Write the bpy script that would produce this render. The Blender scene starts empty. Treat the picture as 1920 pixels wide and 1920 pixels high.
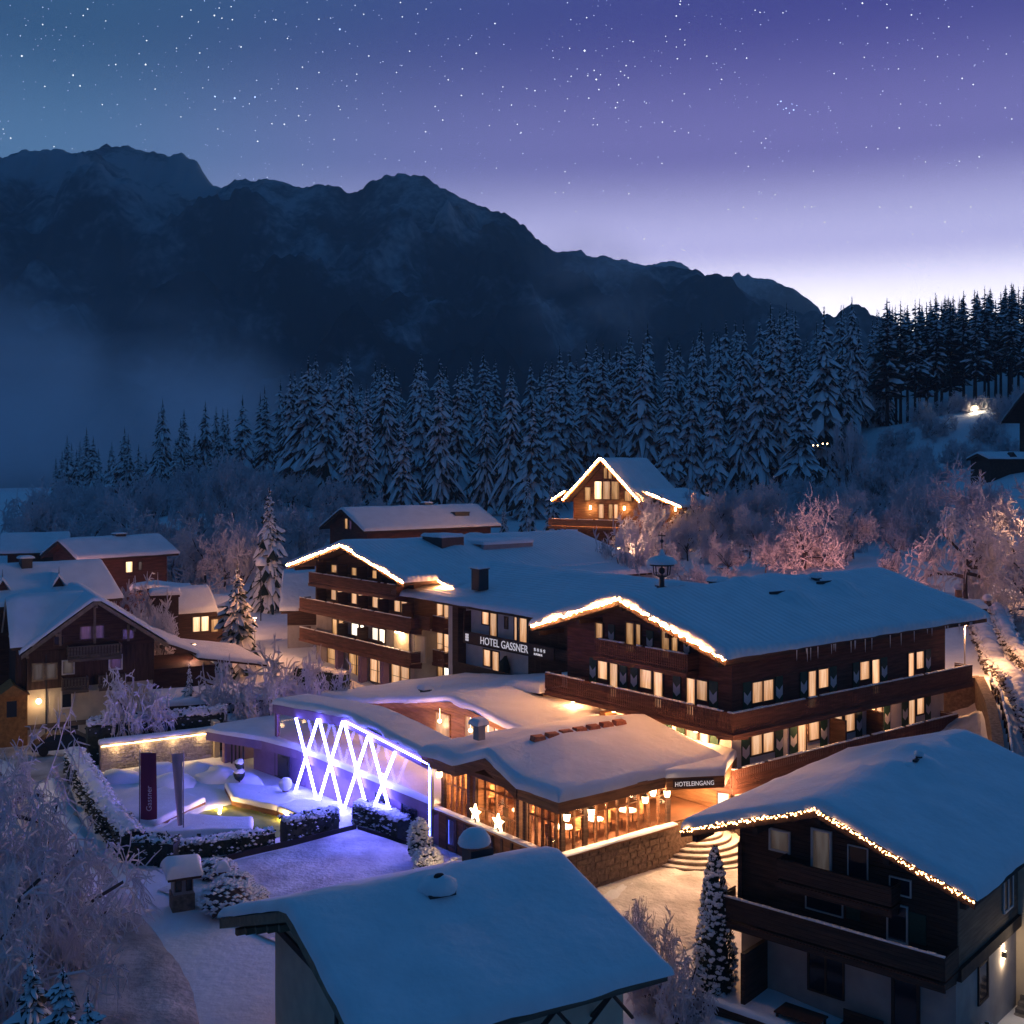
import bpy, math, random
import numpy as np
from mathutils import Vector, noise
PI = math.pi
sc = bpy.context.scene
COL = sc.collection
rnd = random.Random(7)

# ------------------------------------------------------------------ camera
F, YH, H = 2150.0, 870.0, 20.5            # focal length (px of a 1920 picture), horizon row, eye height
cd = bpy.data.cameras.new('camera')
cam = bpy.data.objects.new('camera', cd); COL.objects.link(cam)
cam.location = (0, 0, H); cam.rotation_euler = (PI/2, 0, 0)
cd.sensor_width = 36; cd.lens = 36*F/1920; cd.shift_y = -(960-YH)/1920
cd.clip_end = 20000; cd.clip_start = 0.5
sc.camera = cam
sc.view_settings.view_transform = 'Standard'; sc.view_settings.look = 'None'
sc.view_settings.exposure = 0; sc.view_settings.gamma = 1
try: sc.view_settings.use_curve_mapping = False
except Exception: pass
sc.cycles.use_denoising = True
sc.cycles.max_bounces = 6; sc.cycles.diffuse_bounces = 3; sc.cycles.glossy_bounces = 3
sc.cycles.transmission_bounces = 4; sc.cycles.transparent_max_bounces = 16; sc.cycles.volume_bounces = 2
sc.cycles.sample_clamp_indirect = 4
sc.cycles.use_light_tree = True
sc.cycles.volume_step_rate = 4; sc.cycles.volume_max_steps = 64

# ------------------------------------------------------------------ world: clear night sky after dusk
w = bpy.data.worlds.new('World'); sc.world = w; w.use_nodes = True
nt = w.node_tree; nt.nodes.clear()
def N(tree, typ, **kw):
    n = tree.nodes.new(typ)
    for k, v in kw.items():
        if k.startswith('i_'): n.inputs[int(k[2:])].default_value = v
        else: setattr(n, k, v)
    return n
def ramp(tree, stops, interp='EASE'):
    n = tree.nodes.new('ShaderNodeValToRGB'); r = n.color_ramp; r.interpolation = interp
    while len(r.elements) < len(stops): r.elements.new(0.5)
    for e, (p, c) in zip(r.elements, stops): e.position = p; e.color = (*c, 1)
    return n
tc = N(nt, 'ShaderNodeTexCoord')
sx = N(nt, 'ShaderNodeSeparateXYZ'); nt.links.new(tc.outputs['Generated'], sx.inputs[0])
SKY_COOL = ramp(nt, [(0.0, (.34, .42, .74)), (.06, (.26, .35, .66)), (.14, (.165, .30, .56)), (.24, (.105, .235, .46)), (.345, (.036, .105, .245)), (.60, (.012, .090, .25)), (1.0, (.004, .074, .22))])
SKY_WARM = ramp(nt, [(0.0, (4.2, 4.1, 3.0)), (.08, (3.7, 3.6, 2.75)), (.13, (1.9, 1.8, 2.1)), (.185, (.82, .77, 1.3)), (.26, (.25, .205, .60)), (.37, (.075, .050, .33)), (.60, (.019, .092, .27)), (1.0, (.004, .074, .22))])
nt.links.new(sx.outputs[2], SKY_COOL.inputs[0]); nt.links.new(sx.outputs[2], SKY_WARM.inputs[0])
# azimuth of the afterglow (towards the right of the view)
vd = N(nt, 'ShaderNodeVectorMath', operation='DOT_PRODUCT'); nt.links.new(tc.outputs['Generated'], vd.inputs[0])
gz = math.radians(17); vd.inputs[1].default_value = (math.sin(gz), math.cos(gz), 0)
mr = N(nt, 'ShaderNodeMapRange', interpolation_type='SMOOTHSTEP'); mr.inputs[1].default_value = .74; mr.inputs[2].default_value = .992
nt.links.new(vd.outputs['Value'], mr.inputs[0])
mx = N(nt, 'ShaderNodeMix', data_type='RGBA'); nt.links.new(mr.outputs[0], mx.inputs[0])
nt.links.new(SKY_COOL.outputs[0], mx.inputs[6]); nt.links.new(SKY_WARM.outputs[0], mx.inputs[7])
SKY_NIGHT = ramp(nt, [(0.0, (.035, .065, .15)), (.3, (.016, .055, .15)), (.6, (.007, .062, .18)), (1.0, (.004, .074, .22))])
nt.links.new(sx.outputs[2], SKY_NIGHT.inputs[0])
mr2 = N(nt, 'ShaderNodeMapRange', interpolation_type='SMOOTHSTEP'); mr2.inputs[1].default_value = -.35; mr2.inputs[2].default_value = .66; nt.links.new(vd.outputs['Value'], mr2.inputs[0])
mx0 = N(nt, 'ShaderNodeMix', data_type='RGBA'); nt.links.new(mr2.outputs[0], mx0.inputs[0]); nt.links.new(SKY_NIGHT.outputs[0], mx0.inputs[6]); nt.links.new(SKY_COOL.outputs[0], mx0.inputs[7]); nt.links.new(mx0.outputs[2], mx.inputs[6])
# the real twilight sky model adds a little of its own colour
ns = N(nt, 'ShaderNodeTexSky', sky_type='NISHITA'); ns.sun_disc = False; ns.sun_elevation = math.radians(-4); ns.sun_rotation = math.radians(17)
bg = N(nt, 'ShaderNodeBackground'); bg.inputs[1].default_value = 1.0
bg2 = N(nt, 'ShaderNodeBackground'); bg2.inputs[1].default_value = 0.05
ad = N(nt, 'ShaderNodeAddShader'); ow = N(nt, 'ShaderNodeOutputWorld')
nt.links.new(mx.outputs[2], bg.inputs[0]); nt.links.new(ns.outputs[0], bg2.inputs[0])
nt.links.new(bg.outputs[0], ad.inputs[0]); nt.links.new(bg2.outputs[0], ad.inputs[1]); nt.links.new(ad.outputs[0], ow.inputs[0])

# ------------------------------------------------------------------ materials
def mat(name, base, rough=.7, var=0, vscale=3, bump=0, bscale=20, spec=.3, stretch=None, metal=0, coords='Object', detail=4):
    m = bpy.data.materials.new(name); m.use_nodes = True; t = m.node_tree
    p = t.nodes['Principled BSDF']; p.inputs['Base Color'].default_value = (*base, 1); p.inputs['Roughness'].default_value = rough
    p.inputs['Specular IOR Level'].default_value = spec; p.inputs['Metallic'].default_value = metal
    if var or bump:
        tcn = N(t, 'ShaderNodeTexCoord'); mp = N(t, 'ShaderNodeMapping'); t.links.new(tcn.outputs[coords], mp.inputs[0])
        if stretch: mp.inputs['Scale'].default_value = stretch
    if var:
        nz = N(t, 'ShaderNodeTexNoise'); nz.inputs['Scale'].default_value = vscale; nz.inputs['Detail'].default_value = detail
        t.links.new(mp.outputs[0], nz.inputs['Vector'])
        lo = tuple(c*(1-var) for c in base); hi = tuple(min(1, c*(1+var)) for c in base)
        r = ramp(t, [(.3, lo), (.7, hi)], 'LINEAR'); t.links.new(nz.outputs[0], r.inputs[0]); t.links.new(r.outputs[0], p.inputs['Base Color'])
    if bump:
        nb = N(t, 'ShaderNodeTexNoise'); nb.inputs['Scale'].default_value = bscale; nb.inputs['Detail'].default_value = 5
        t.links.new(mp.outputs[0], nb.inputs['Vector'])
        b = N(t, 'ShaderNodeBump'); b.inputs['Strength'].default_value = bump; b.inputs['Distance'].default_value = .1
        t.links.new(nb.outputs[0], b.inputs['Height']); t.links.new(b.outputs[0], p.inputs['Normal'])
    return m
def plank_mat(name, base, scale=7, horiz=True, var=.35):
    m = mat(name, base, .75, var, 2.2, .25, 18, stretch=(.35, .35, 3.0) if horiz else (3, 3, .35))
    t = m.node_tree; p = t.nodes['Principled BSDF']
    tcn = N(t, 'ShaderNodeTexCoord'); s = N(t, 'ShaderNodeSeparateXYZ'); t.links.new(tcn.outputs['Object'], s.inputs[0])
    if horiz: src = s.outputs[2]
    else:
        a = N(t, 'ShaderNodeMath', operation='ADD'); t.links.new(s.outputs[0], a.inputs[0]); t.links.new(s.outputs[1], a.inputs[1]); src = a.outputs[0]
    mu = N(t, 'ShaderNodeMath', operation='MULTIPLY'); mu.inputs[1].default_value = scale; t.links.new(src, mu.inputs[0])
    fr = N(t, 'ShaderNodeMath', operation='FRACT'); t.links.new(mu.outputs[0], fr.inputs[0])
    r = ramp(t, [(0, (0, 0, 0)), (.12, (1, 1, 1)), (.9, (1, 1, 1)), (1, (0, 0, 0))], 'LINEAR'); t.links.new(fr.outputs[0], r.inputs[0])
    b = N(t, 'ShaderNodeBump'); b.inputs['Strength'].default_value = .8; b.inputs['Distance'].default_value = .03
    t.links.new(r.outputs[0], b.inputs['Height']); t.links.new(b.outputs[0], p.inputs['Normal'])
    return m
def emit(name, col, strength, sampled=True):
    m = bpy.data.materials.new(name); m.use_nodes = True; t = m.node_tree
    p = t.nodes['Principled BSDF']; p.inputs['Base Color'].default_value = (.3, .3, .3, 1)
    p.inputs['Emission Color'].default_value = (*col, 1); p.inputs['Emission Strength'].default_value = strength
    if not sampled: m.cycles.emission_sampling = 'NONE'
    return m
def curtain(name, lo, hi, strength, scale=9, floor=.0):
    """a lit room behind net curtains: folds run downwards, each pane a little different"""
    m = bpy.data.materials.new(name); m.use_nodes = True; t = m.node_tree; p = t.nodes['Principled BSDF']
    p.inputs['Roughness'].default_value = .25; p.inputs['Base Color'].default_value = (.12, .1, .08, 1)
    tcn = N(t, 'ShaderNodeTexCoord'); mp = N(t, 'ShaderNodeMapping'); mp.inputs['Scale'].default_value = (1, 1, .07)
    oi = N(t, 'ShaderNodeObjectInfo')
    t.links.new(tcn.outputs['Object'], mp.inputs[0])
    nz = N(t, 'ShaderNodeTexNoise', noise_dimensions='4D'); nz.inputs['Scale'].default_value = scale; nz.inputs['Detail'].default_value = 3
    ws = N(t, 'ShaderNodeMath', operation='MULTIPLY'); ws.inputs[1].default_value = 40; t.links.new(oi.outputs['Random'], ws.inputs[0]); t.links.new(ws.outputs[0], nz.inputs['W'])
    t.links.new(mp.outputs[0], nz.inputs['Vector'])
    sg = N(t, 'ShaderNodeSeparateXYZ'); t.links.new(tcn.outputs['Generated'], sg.inputs[0]); ab = []
    for i in (0, 1):
        s1 = N(t, 'ShaderNodeMath', operation='SUBTRACT'); s1.inputs[1].default_value = .5; t.links.new(sg.outputs[i], s1.inputs[0]); s2 = N(t, 'ShaderNodeMath', operation='ABSOLUTE'); t.links.new(s1.outputs[0], s2.inputs[0]); ab.append(s2)
    mn = N(t, 'ShaderNodeMath', operation='MINIMUM'); t.links.new(ab[0].outputs[0], mn.inputs[0]); t.links.new(ab[1].outputs[0], mn.inputs[1])
    dr = N(t, 'ShaderNodeMapRange', interpolation_type='SMOOTHSTEP'); dr.inputs[1].default_value = .16; dr.inputs[2].default_value = .5; dr.inputs[3].default_value = .12; dr.inputs[4].default_value = -.16; t.links.new(mn.outputs[0], dr.inputs[0])
    zs = N(t, 'ShaderNodeMapRange'); zs.inputs[3].default_value = -.10; zs.inputs[4].default_value = .06; t.links.new(sg.outputs[2], zs.inputs[0])
    a1 = N(t, 'ShaderNodeMath', operation='ADD'); t.links.new(nz.outputs[0], a1.inputs[0]); t.links.new(dr.outputs[0], a1.inputs[1]); a2 = N(t, 'ShaderNodeMath', operation='ADD'); t.links.new(a1.outputs[0], a2.inputs[0]); t.links.new(zs.outputs[0], a2.inputs[1])
    r = ramp(t, [(.25, tuple(c*.55 for c in lo)), (.45, lo), (.68, hi)], 'LINEAR'); t.links.new(a2.outputs[0], r.inputs[0]); t.links.new(r.outputs[0], p.inputs['Emission Color'])
    rr = N(t, 'ShaderNodeMapRange'); rr.inputs[3].default_value = strength*.62; rr.inputs[4].default_value = strength*1.3
    t.links.new(oi.outputs['Random'], rr.inputs[0]); t.links.new(rr.outputs[0], p.inputs['Emission Strength'])
    return m
SN = (.80, .82, .85)
M = {}
LAMPS = 4.5
M['snow'] = mat('snow', SN, .75, .05, .8, .5, 2.2, .25)
M['snow_seam'] = mat('snow_over_seams', SN, .75, .04, .8, .35, 2.2, .25)
t = M['snow_seam'].node_tree     # long ribs of the standing-seam roof press through the snow
tcn = N(t, 'ShaderNodeTexCoord'); wv = N(t, 'ShaderNodeTexWave', bands_direction='X'); wv.inputs['Scale'].default_value = .62; wv.inputs['Distortion'].default_value = .6; wv.inputs['Detail'].default_value = 2
nzm = N(t, 'ShaderNodeTexNoise'); nzm.inputs['Scale'].default_value = .22
mm = N(t, 'ShaderNodeMath', operation='MULTIPLY'); bb = N(t, 'ShaderNodeBump'); bb.inputs['Strength'].default_value = .5; bb.inputs['Distance'].default_value = .16
t.links.new(tcn.outputs['Object'], wv.inputs['Vector']); t.links.new(tcn.outputs['Object'], nzm.inputs['Vector']); t.links.new(wv.outputs[1], mm.inputs[0]); t.links.new(nzm.outputs[0], mm.inputs[1]); t.links.new(mm.outputs[0], bb.inputs['Height'])
t.links.new(bb.outputs[0], t.nodes['Principled BSDF'].inputs['Normal'])
M['wood'] = plank_mat('dark_larch_boards', (.066, .034, .022), 6)
M['wood_v'] = plank_mat('dark_larch_upright_boards', (.066, .036, .024), 6, False)
M['wood_mid'] = plank_mat('brown_spruce_boards', (.15, .068, .032), 6)
M['wood_red'] = plank_mat('red_brown_boards', (.12, .05, .036), 6)
M['wood_warm'] = plank_mat('honey_spruce_boards', (.24, .115, .05), 5)
M['wood_grey'] = plank_mat('weathered_boards', (.13, .10, .07), 6)
M['beam'] = mat('dark_beam', (.055, .032, .022), .7, .3, 3, .2, 20)
M['beam_pale'] = mat('pale_beam', (.21, .16, .10), .7, .25, 4, .2, 20)
M['plaster'] = mat('white_plaster', (.62, .59, .58), .9, .08, 1.5, .12, 30)
M['plaster_cream'] = mat('cream_plaster', (.55, .48, .36), .9, .1, 1.5, .12, 30)
M['plaster_grey'] = mat('grey_plaster', (.33, .31, .32), .9, .1, 1.5, .12, 30)
M['plaster_dim'] = mat('weathered_plaster', (.36, .33, .30), .9, .15, 1.0, .12, 30)
M['plaster_violet'] = mat('mauve_plaster', (.24, .16, .25), .9, .1, 1.5, .1, 30)
M['stone'] = mat('brown_stone', (.21, .15, .11), .9, .4, 5, .8, 9, detail=8)
M['stone_grey'] = mat('grey_stone', (.22, .2, .18), .9, .35, 5, .8, 9, detail=8)
M['frame'] = mat('window_frame_brown', (.075, .04, .022), .5)
M['frame_white'] = mat('window_frame_white', (.6, .58, .55), .5)
M['green'] = mat('shutter_green', (.02, .065, .045), .5, .15, 8)
M['white'] = mat('shutter_white', (.62, .62, .64), .6)
M['metal'] = mat('dark_metal', (.05, .055, .06), .45, metal=.6)
M['steel'] = mat('grey_steel', (.22, .23, .25), .4, metal=.5)
M['tile'] = mat('terracotta_tiles', (.42, .16, .09), .8, .3, 6, .4, 12)
M['dark_glass'] = mat('dark_glass', (.015, .02, .03), .08, spec=.6)
M['sign'] = mat('sign_board', (.045, .025, .025), .6, .2, 4)
M['letter'] = emit('lit_letters', (.80, .74, .78), .50); 
M['letter'].node_tree.nodes['Principled BSDF'].inputs['Base Color'].default_value = (.8, .8, .8, 1)
M['lit'] = curtain('lit_window', (.72, .34, .15), (.98, .58, .34), 1.0)
M['lit_dim'] = curtain('lit_window_dim', (.42, .19, .06), (.85, .46, .2), .75)
M['lit_bright'] = curtain('lit_window_bright', (1, .62, .30), (1, .78, .5), 1.6)
M['lit_white'] = curtain('lit_window_white', (1, .86, .64), (1, .94, .8), 1.9)
M['lit_violet'] = curtain('violet_window', (.07, .03, .09), (.16, .07, .18), .4)
M['lit_faint'] = curtain('faint_window', (.12, .09, .075), (.2, .17, .16), .3)
M['bulb'] = emit('warm_bulbs', (1, .40, .13), 280); M['bulb_soft'] = emit('warm_icicle_bulbs', (1, .46, .17), 22)
M['lamp'] = emit('lamp_glass', (1, .66, .34), 14)
M['star'] = emit('star_decoration', (1, .72, .42), 7)
M['led'] = emit('blue_white_led', (.15, .15, 1.0), 52)
M['led_blue'] = emit('blue_led', (.08, .12, 1.0), 40)
M['led_warm'] = emit('warm_led_strip', (1, .60, .24), 14)
M['needle'] = mat('spruce_needles', (.018, .034, .026), .8, .4, 1.5)
M['bark'] = mat('bark', (.045, .034, .03), .9, .3, 4)
M['frost'] = mat('hoarfrost_twigs', (.72, .70, .74), .8, .2, .7)
M['frost_dark'] = mat('frosted_bark', (.075, .06, .06), .9, .3, 3)
M['hedge'] = mat('hedge_leaves', (.022, .035, .025), .7, .5, 6)
M['car'] = mat('dark_car_paint', (.012, .013, .016), .25, spec=.6)
M['rubber'] = mat('black_rubber', (.02, .02, .02), .8)
M['banner_red'] = mat('wine_red_banner', (.16, .03, .09), .8)
M['banner_pale'] = mat('pale_banner', (.42, .33, .4), .8)
M['banner_text'] = mat('banner_print', (.7, .6, .7), .8)
M['ochre'] = mat('ochre_boards', (.36, .16, .04), .7, .3, 4)
M['icy'] = mat('icicle', (.6, .65, .72), .15, spec=.5)

# ------------------------------------------------------------------ mesh helpers
class MB:
    def __init__(s): s.v, s.f, s.m = [], [], []; s.k = 0
    def face(s, pts, m=None):
        n = len(s.v); s.v += [tuple(p) for p in pts]; s.f.append(tuple(range(n, n+len(pts)))); s.m.append(s.k if m is None else m)
    def hexa(s, p, m=None):      # 8 points: bottom 0-3, top 4-7 (same winding)
        n = len(s.v); s.v += [tuple(q) for q in p]; mi = s.k if m is None else m
        for f in ((3, 2, 1, 0), (4, 5, 6, 7), (0, 1, 5, 4), (1, 2, 6, 5), (2, 3, 7, 6), (3, 0, 4, 7)):
            s.f.append(tuple(n+i for i in f)); s.m.append(mi)
    def box(s, x0, x1, y0, y1, z0, z1, m=None):
        x0, x1 = min(x0, x1), max(x0, x1); y0, y1 = min(y0, y1), max(y0, y1); z0, z1 = min(z0, z1), max(z0, z1)
        s.hexa([(x0, y0, z0), (x1, y0, z0), (x1, y1, z0), (x0, y1, z0), (x0, y0, z1), (x1, y0, z1), (x1, y1, z1), (x0, y1, z1)], m)
    def prism(s, poly, vec, m=None):      # closed prism from a planar polygon swept by vec
        n = len(s.v); k = len(poly); mi = s.k if m is None else m
        s.v += [tuple(p) for p in poly]; s.v += [tuple(p[i]+vec[i] for i in range(3)) for p in poly]
        s.f.append(tuple(n+i for i in range(k))[::-1]); s.f.append(tuple(n+k+i for i in range(k))); s.m += [mi, mi]
        for i in range(k):
            j = (i+1) % k; s.f.append((n+i, n+j, n+k+j, n+k+i)); s.m.append(mi)
    def tube(s, p0, p1, r0, r1=None, n=6, m=None, caps=True):
        r1 = r0 if r1 is None else r1; p0, p1 = Vector(p0), Vector(p1); d = p1-p0
        if d.length < 1e-6: return
        d.normalize(); a = d.cross(Vector((0, 0, 1)) if abs(d.z) < .9 else Vector((1, 0, 0))); a.normalize(); b = d.cross(a)
        k = len(s.v); mi = s.k if m is None else m
        for P, r in ((p0, r0), (p1, r1)):
            for i in range(n):
                t = 2*PI*i/n; s.v.append(tuple(P+(a*math.cos(t)+b*math.sin(t))*r))
        for i in range(n):
            j = (i+1) % n; s.f.append((k+i, k+j, k+n+j, k+n+i)); s.m.append(mi)
        if caps:
            s.f.append(tuple(k+i for i in range(n))[::-1]); s.f.append(tuple(k+n+i for i in range(n))); s.m += [mi, mi]
    def octa(s, c, r, m=None, rz=None):
        k = len(s.v); mi = s.k if m is None else m; x, y, z = c; rz = r if rz is None else rz
        s.v += [(x+r, y, z), (x, y+r, z), (x-r, y, z), (x, y-r, z), (x, y, z+rz), (x, y, z-rz)]
        for i in range(4):
            j = (i+1) % 4; s.f += [(k+i, k+j, k+4), (k+j, k+i, k+5)]; s.m += [mi, mi]
    def ball(s, c, rx, ry=None, rz=None, nu=10, nv=6, m=None, wob=0, seed=0, zmin=-1):
        ry = rx if ry is None else ry; rz = rx if rz is None else rz; k = len(s.v); mi = s.k if m is None else m
        for i in range(nv+1):
            ph = PI*i/nv - PI/2
            for j in range(nu):
                th = 2*PI*j/nu; d = Vector((math.cos(ph)*math.cos(th), math.cos(ph)*math.sin(th), math.sin(ph)))
                q = 1+wob*noise.noise(d*1.7+Vector((seed*3.1, seed, 0)))
                s.v.append((c[0]+rx*d.x*q, c[1]+ry*d.y*q, c[2]+rz*max(d.z, zmin)*q))
        for i in range(nv):
            for j in range(nu):
                jj = (j+1) % nu; s.f.append((k+i*nu+j, k+i*nu+jj, k+(i+1)*nu+jj, k+(i+1)*nu+j)); s.m.append(mi)
    def grid(s, P, m=None):      # P: rows of points
        k = len(s.v); nr, nc = len(P), len(P[0]); mi = s.k if m is None else m
        for r in P: s.v += [tuple(q) for q in r]
        for i in range(nr-1):
            for j in range(nc-1):
                s.f.append((k+i*nc+j, k+i*nc+j+1, k+(i+1)*nc+j+1, k+(i+1)*nc+j)); s.m.append(mi)
    def mesh(s, name, mats, smooth=False):
        me = bpy.data.meshes.new(name); me.from_pydata(s.v, [], s.f)
        for q in (mats if isinstance(mats, (list, tuple)) else [mats]): me.materials.append(M[q] if isinstance(q, str) else q)
        if any(s.m): me.polygons.foreach_set('material_index', s.m)
        if smooth: me.polygons.foreach_set('use_smooth', [True]*len(me.polygons))
        me.update(); return me
def link(name, data, parent=None, loc=(0, 0, 0), rot=(0, 0, 0), sca=(1, 1, 1)):
    o = bpy.data.objects.new(name, data); COL.objects.link(o)
    o.location = loc; o.rotation_euler = rot; o.scale = sca
    if parent: o.parent = parent
    return o
def part(name, mb, mats, parent, smooth=False, kind=None, label=None):
    o = link(name, mb.mesh(name, mats, smooth), parent)
    if kind: o['kind'] = kind
    if label: o['label'] = label
    return o
def tag(o, label, cat, group=None):
    o['label'] = label; o['category'] = cat
    if group: o['group'] = group
    return o
def thing(name, label, cat, loc=(0, 0, 0), yaw=0, group=None):
    return tag(link(name, None, None, loc, (0, 0, math.radians(yaw))), label, cat, group)
def dup(o, parent=None, loc=None, rotz=None, sca=None):
    c = o.copy(); COL.objects.link(c); c.parent = parent
    if loc is not None: c.location = loc
    if rotz is not None: c.rotation_euler = (0, 0, rotz)
    if sca is not None: c.scale = sca
    for ch in list(o.children): dup(ch, c)
    return c
def lamp_light(parent, loc, power, col=(1, .6, .3), r=.12, typ='POINT'):
    L = bpy.data.lights.new('light', typ); L.energy = power*LAMPS; L.color = col
    L.shadow_soft_size = r
    return link('light', L, parent, loc)
def fnoise(x, y, z=0.0, o=4): return noise.fractal(Vector((x, y, z)), 1.0, 2.0, o)

# ------------------------------------------------------------------ snow and roofs
def stations(a, b, step, r):
    L = b-a; e = [0, .04, .1, .2, .34, .5]
    e = [q*r*2 for q in e if q*r*2 < L*.45]
    n = max(1, int(round((L-2*e[-1])/step)))
    return [a+q for q in e] + [a+e[-1]+(L-2*e[-1])*i/n for i in range(1, n)] + [b-q for q in reversed(e)]
def snow_sheet(parent, x0, x1, y0, y1, zf, T=.45, r=.3, step=.6, bumps=(), mt='snow', name='snow', seed=0, rough=.06, xs=None, ys=None):
    xs = stations(x0, x1, step, r) if xs is None else xs; ys = stations(y0, y1, step, r) if ys is None else ys
    P = []
    for x in xs:
        row = []
        for y in ys:
            d = max(0., min(x-x0, x1-x, y-y0, y1-y)); q = min(1., d/r)
            h = T*math.sqrt(max(0, 1-(1-q)**2))
            k = q*q
            h += k*(rough*(fnoise(x*.35+seed*7, y*.35, seed) + .35*fnoise(x*1.3, y*1.3+seed*3, 5)) + .16*T*fnoise(x*.14+seed, y*.14, seed+3, 2))
            for bx, by, br, bh in bumps:
                e = ((x-bx)**2+(y-by)**2)/(br*br)
                if e < 1: h += bh*(1-e)**2
            e_ = max(0, 1-d/(.9*r)); wx = e_*.16*T/.45*fnoise(y*.55+seed, x*.55, 9, 3); cxm, cym = (x0+x1)/2, (y0+y1)/2
            ex = wx*(1 if x > cxm else -1) if min(x-x0, x1-x) < r else 0; ey = wx*(1 if y > cym else -1) if min(y-y0, y1-y) < r else 0
            row.append((x+ex, y+ey, zf(x, y)+h-e_*.05*abs(fnoise(x*.7, y*.7+seed, 4))))
        P.append(row)
    m = MB(); m.grid(P)
    z0 = lambda p: (p[0], p[1], zf(p[0], p[1]))
    m.face([z0(P[0][0]), z0(P[-1][0]), z0(P[-1][-1]), z0(P[0][-1])][::-1]) if False else None
    return part(name, m, mt, parent, True)
def gable(parent, a0, a1, bl, bg, br, zl, zg, zr, T=.45, thick=.22, bumps=(), mt='snow', wood='wood', seed=0, soft=.5, boards='beam', r=.3, snow_name='snow', bb=.32, over=.12):
    """ridge along local x at y=bg; eaves at y=bl (right) and y=br (left)"""
    sl = (zg-zl)/(bg-bl); sr = (zg-zr)/(br-bg)
    m = MB()
    m.hexa([(a0, bl, zl-thick), (a1, bl, zl-thick), (a1, bg, zg-thick), (a0, bg, zg-thick), (a0, bl, zl), (a1, bl, zl), (a1, bg, zg), (a0, bg, zg)])
    m.hexa([(a0, bg, zg-thick), (a1, bg, zg-thick), (a1, br, zr-thick), (a0, br, zr-thick), (a0, bg, zg), (a1, bg, zg), (a1, br, zr), (a0, br, zr)])
    roof = part('roof', m, wood, parent)
    def zf(x, y):
        d = y-bg; q = math.sqrt(d*d+soft*soft*.25)-soft*.5
        return zg - (sl if d < 0 else sr)*q
    snow_sheet(roof, a0-over, a1+over, bl-over, br+over, zf, T, r, bumps=bumps, mt=mt, seed=seed, name=snow_name)
    if boards:
        for (y0, z0, y1, z1) in ((bl, zl, bg, zg), (br, zr, bg, zg)):
            b = MB(); b.hexa([(a0-.07, y0, z0-bb), (a0-.005, y0, z0-bb), (a0-.005, y1, z1-bb), (a0-.07, y1, z1-bb), (a0-.07, y0, z0+.02), (a0-.005, y0, z0+.02), (a0-.005, y1, z1+.02), (a0-.07, y1, z1+.02)])
            part('bargeboard', b, boards, roof)
    return roof
def gable_wall(parent, a, y0, y1, bg, z0, zt, slope_r, slope_l, thick, mt, name='gable_wall'):
    """triangular wall under a gable; zt = underside height at the ridge"""
    m = MB(); m.prism([(a, y0, z0), (a, y1, z0), (a, y1, zt-slope_l*(y1-bg)), (a, bg, zt), (a, y0, zt-slope_r*(bg-y0))], (thick, 0, 0))
    return part(name, m, mt, parent)
def fpt(face, plane, p, d, z): return (plane-d, p, z) if face == 'A' else (p, plane-d, z)
def fbox(m, face, plane, p0, p1, d0, d1, z0, z1, k=None):
    if face == 'A': m.box(plane-d1, plane-d0, p0, p1, z0, z1, k)
    else: m.box(p0, p1, plane-d1, plane-d0, z0, z1, k)
def fquad(m, face, plane, p0, p1, d, z0, z1, k=None):
    q = [fpt(face, plane, p0, d, z0), fpt(face, plane, p1, d, z0), fpt(face, plane, p1, d, z1), fpt(face, plane, p0, d, z1)]
    m.face(q[::-1] if face == 'A' else q, k)
def window(parent, face, plane, sashes, mt='lit', fr='frame', fw=.09, muntin=0, name='window', label=None):
    """sashes: list of (p0,p1,z0,z1[,material]); one frame with a pane per sash"""
    m = MB()
    for s in sashes:
        p0, p1, z0, z1 = s[:4]; p0, p1 = min(p0, p1), max(p0, p1)
        fbox(m, face, plane, p0-fw, p0, -.02, .07, z0-fw, z1+fw); fbox(m, face, plane, p1, p1+fw, -.02, .075, z0-fw, z1+fw)
        fbox(m, face, plane, p0, p1, -.02, .068, z1, z1+fw); fbox(m, face, plane, p0, p1, -.02, .085, z0-fw, z0)
        for i in range(muntin): 
            zz = z0+(z1-z0)*(i+1)/(muntin+1); fbox(m, face, plane, p0, p1, .03, .06, zz-.02, zz+.02)
    o = part(name, m, fr, parent, label=label)
    for s in sashes:
        q = MB(); fbox(q, face, plane, min(s[0], s[1]), max(s[0], s[1]), .01, .035, s[2], s[3])
        part('pane', q, s[4] if len(s) > 4 else mt, o)
    return o
_sh = {}
def shutter(parent, face, plane, p0, p1, z0, z1):
    key = (round(abs(p1-p0), 2), round(z1-z0, 2))
    p0, p1 = min(p0, p1), max(p0, p1); wd = p1-p0; h = z1-z0
    if key not in _sh:
        a = MB(); a.box(0, wd, -.05, 0, 0, h); b = MB()
        for i in range(1): 
            c = h*.42; b.prism([(.04, -.062, c+.30*h), (.04, -.062, c), (wd/2, -.062, c-.13*h), (wd-.04, -.062, c), (wd-.04, -.062, c+.30*h), (wd/2, -.062, c+.15*h)][::-1], (0, .01, 0))
        _sh[key] = (a.mesh('shutter', 'green'), b.mesh('chevron', 'white'))
    A, Bm = _sh[key]
    if face == 'A': o = link('shutter', A, parent, (plane-.02, p1, z0), (0, 0, -PI/2))
    else: o = link('shutter', A, parent, (p0, plane-.02, z0))
    link('chevron', Bm, o); return o
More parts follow.
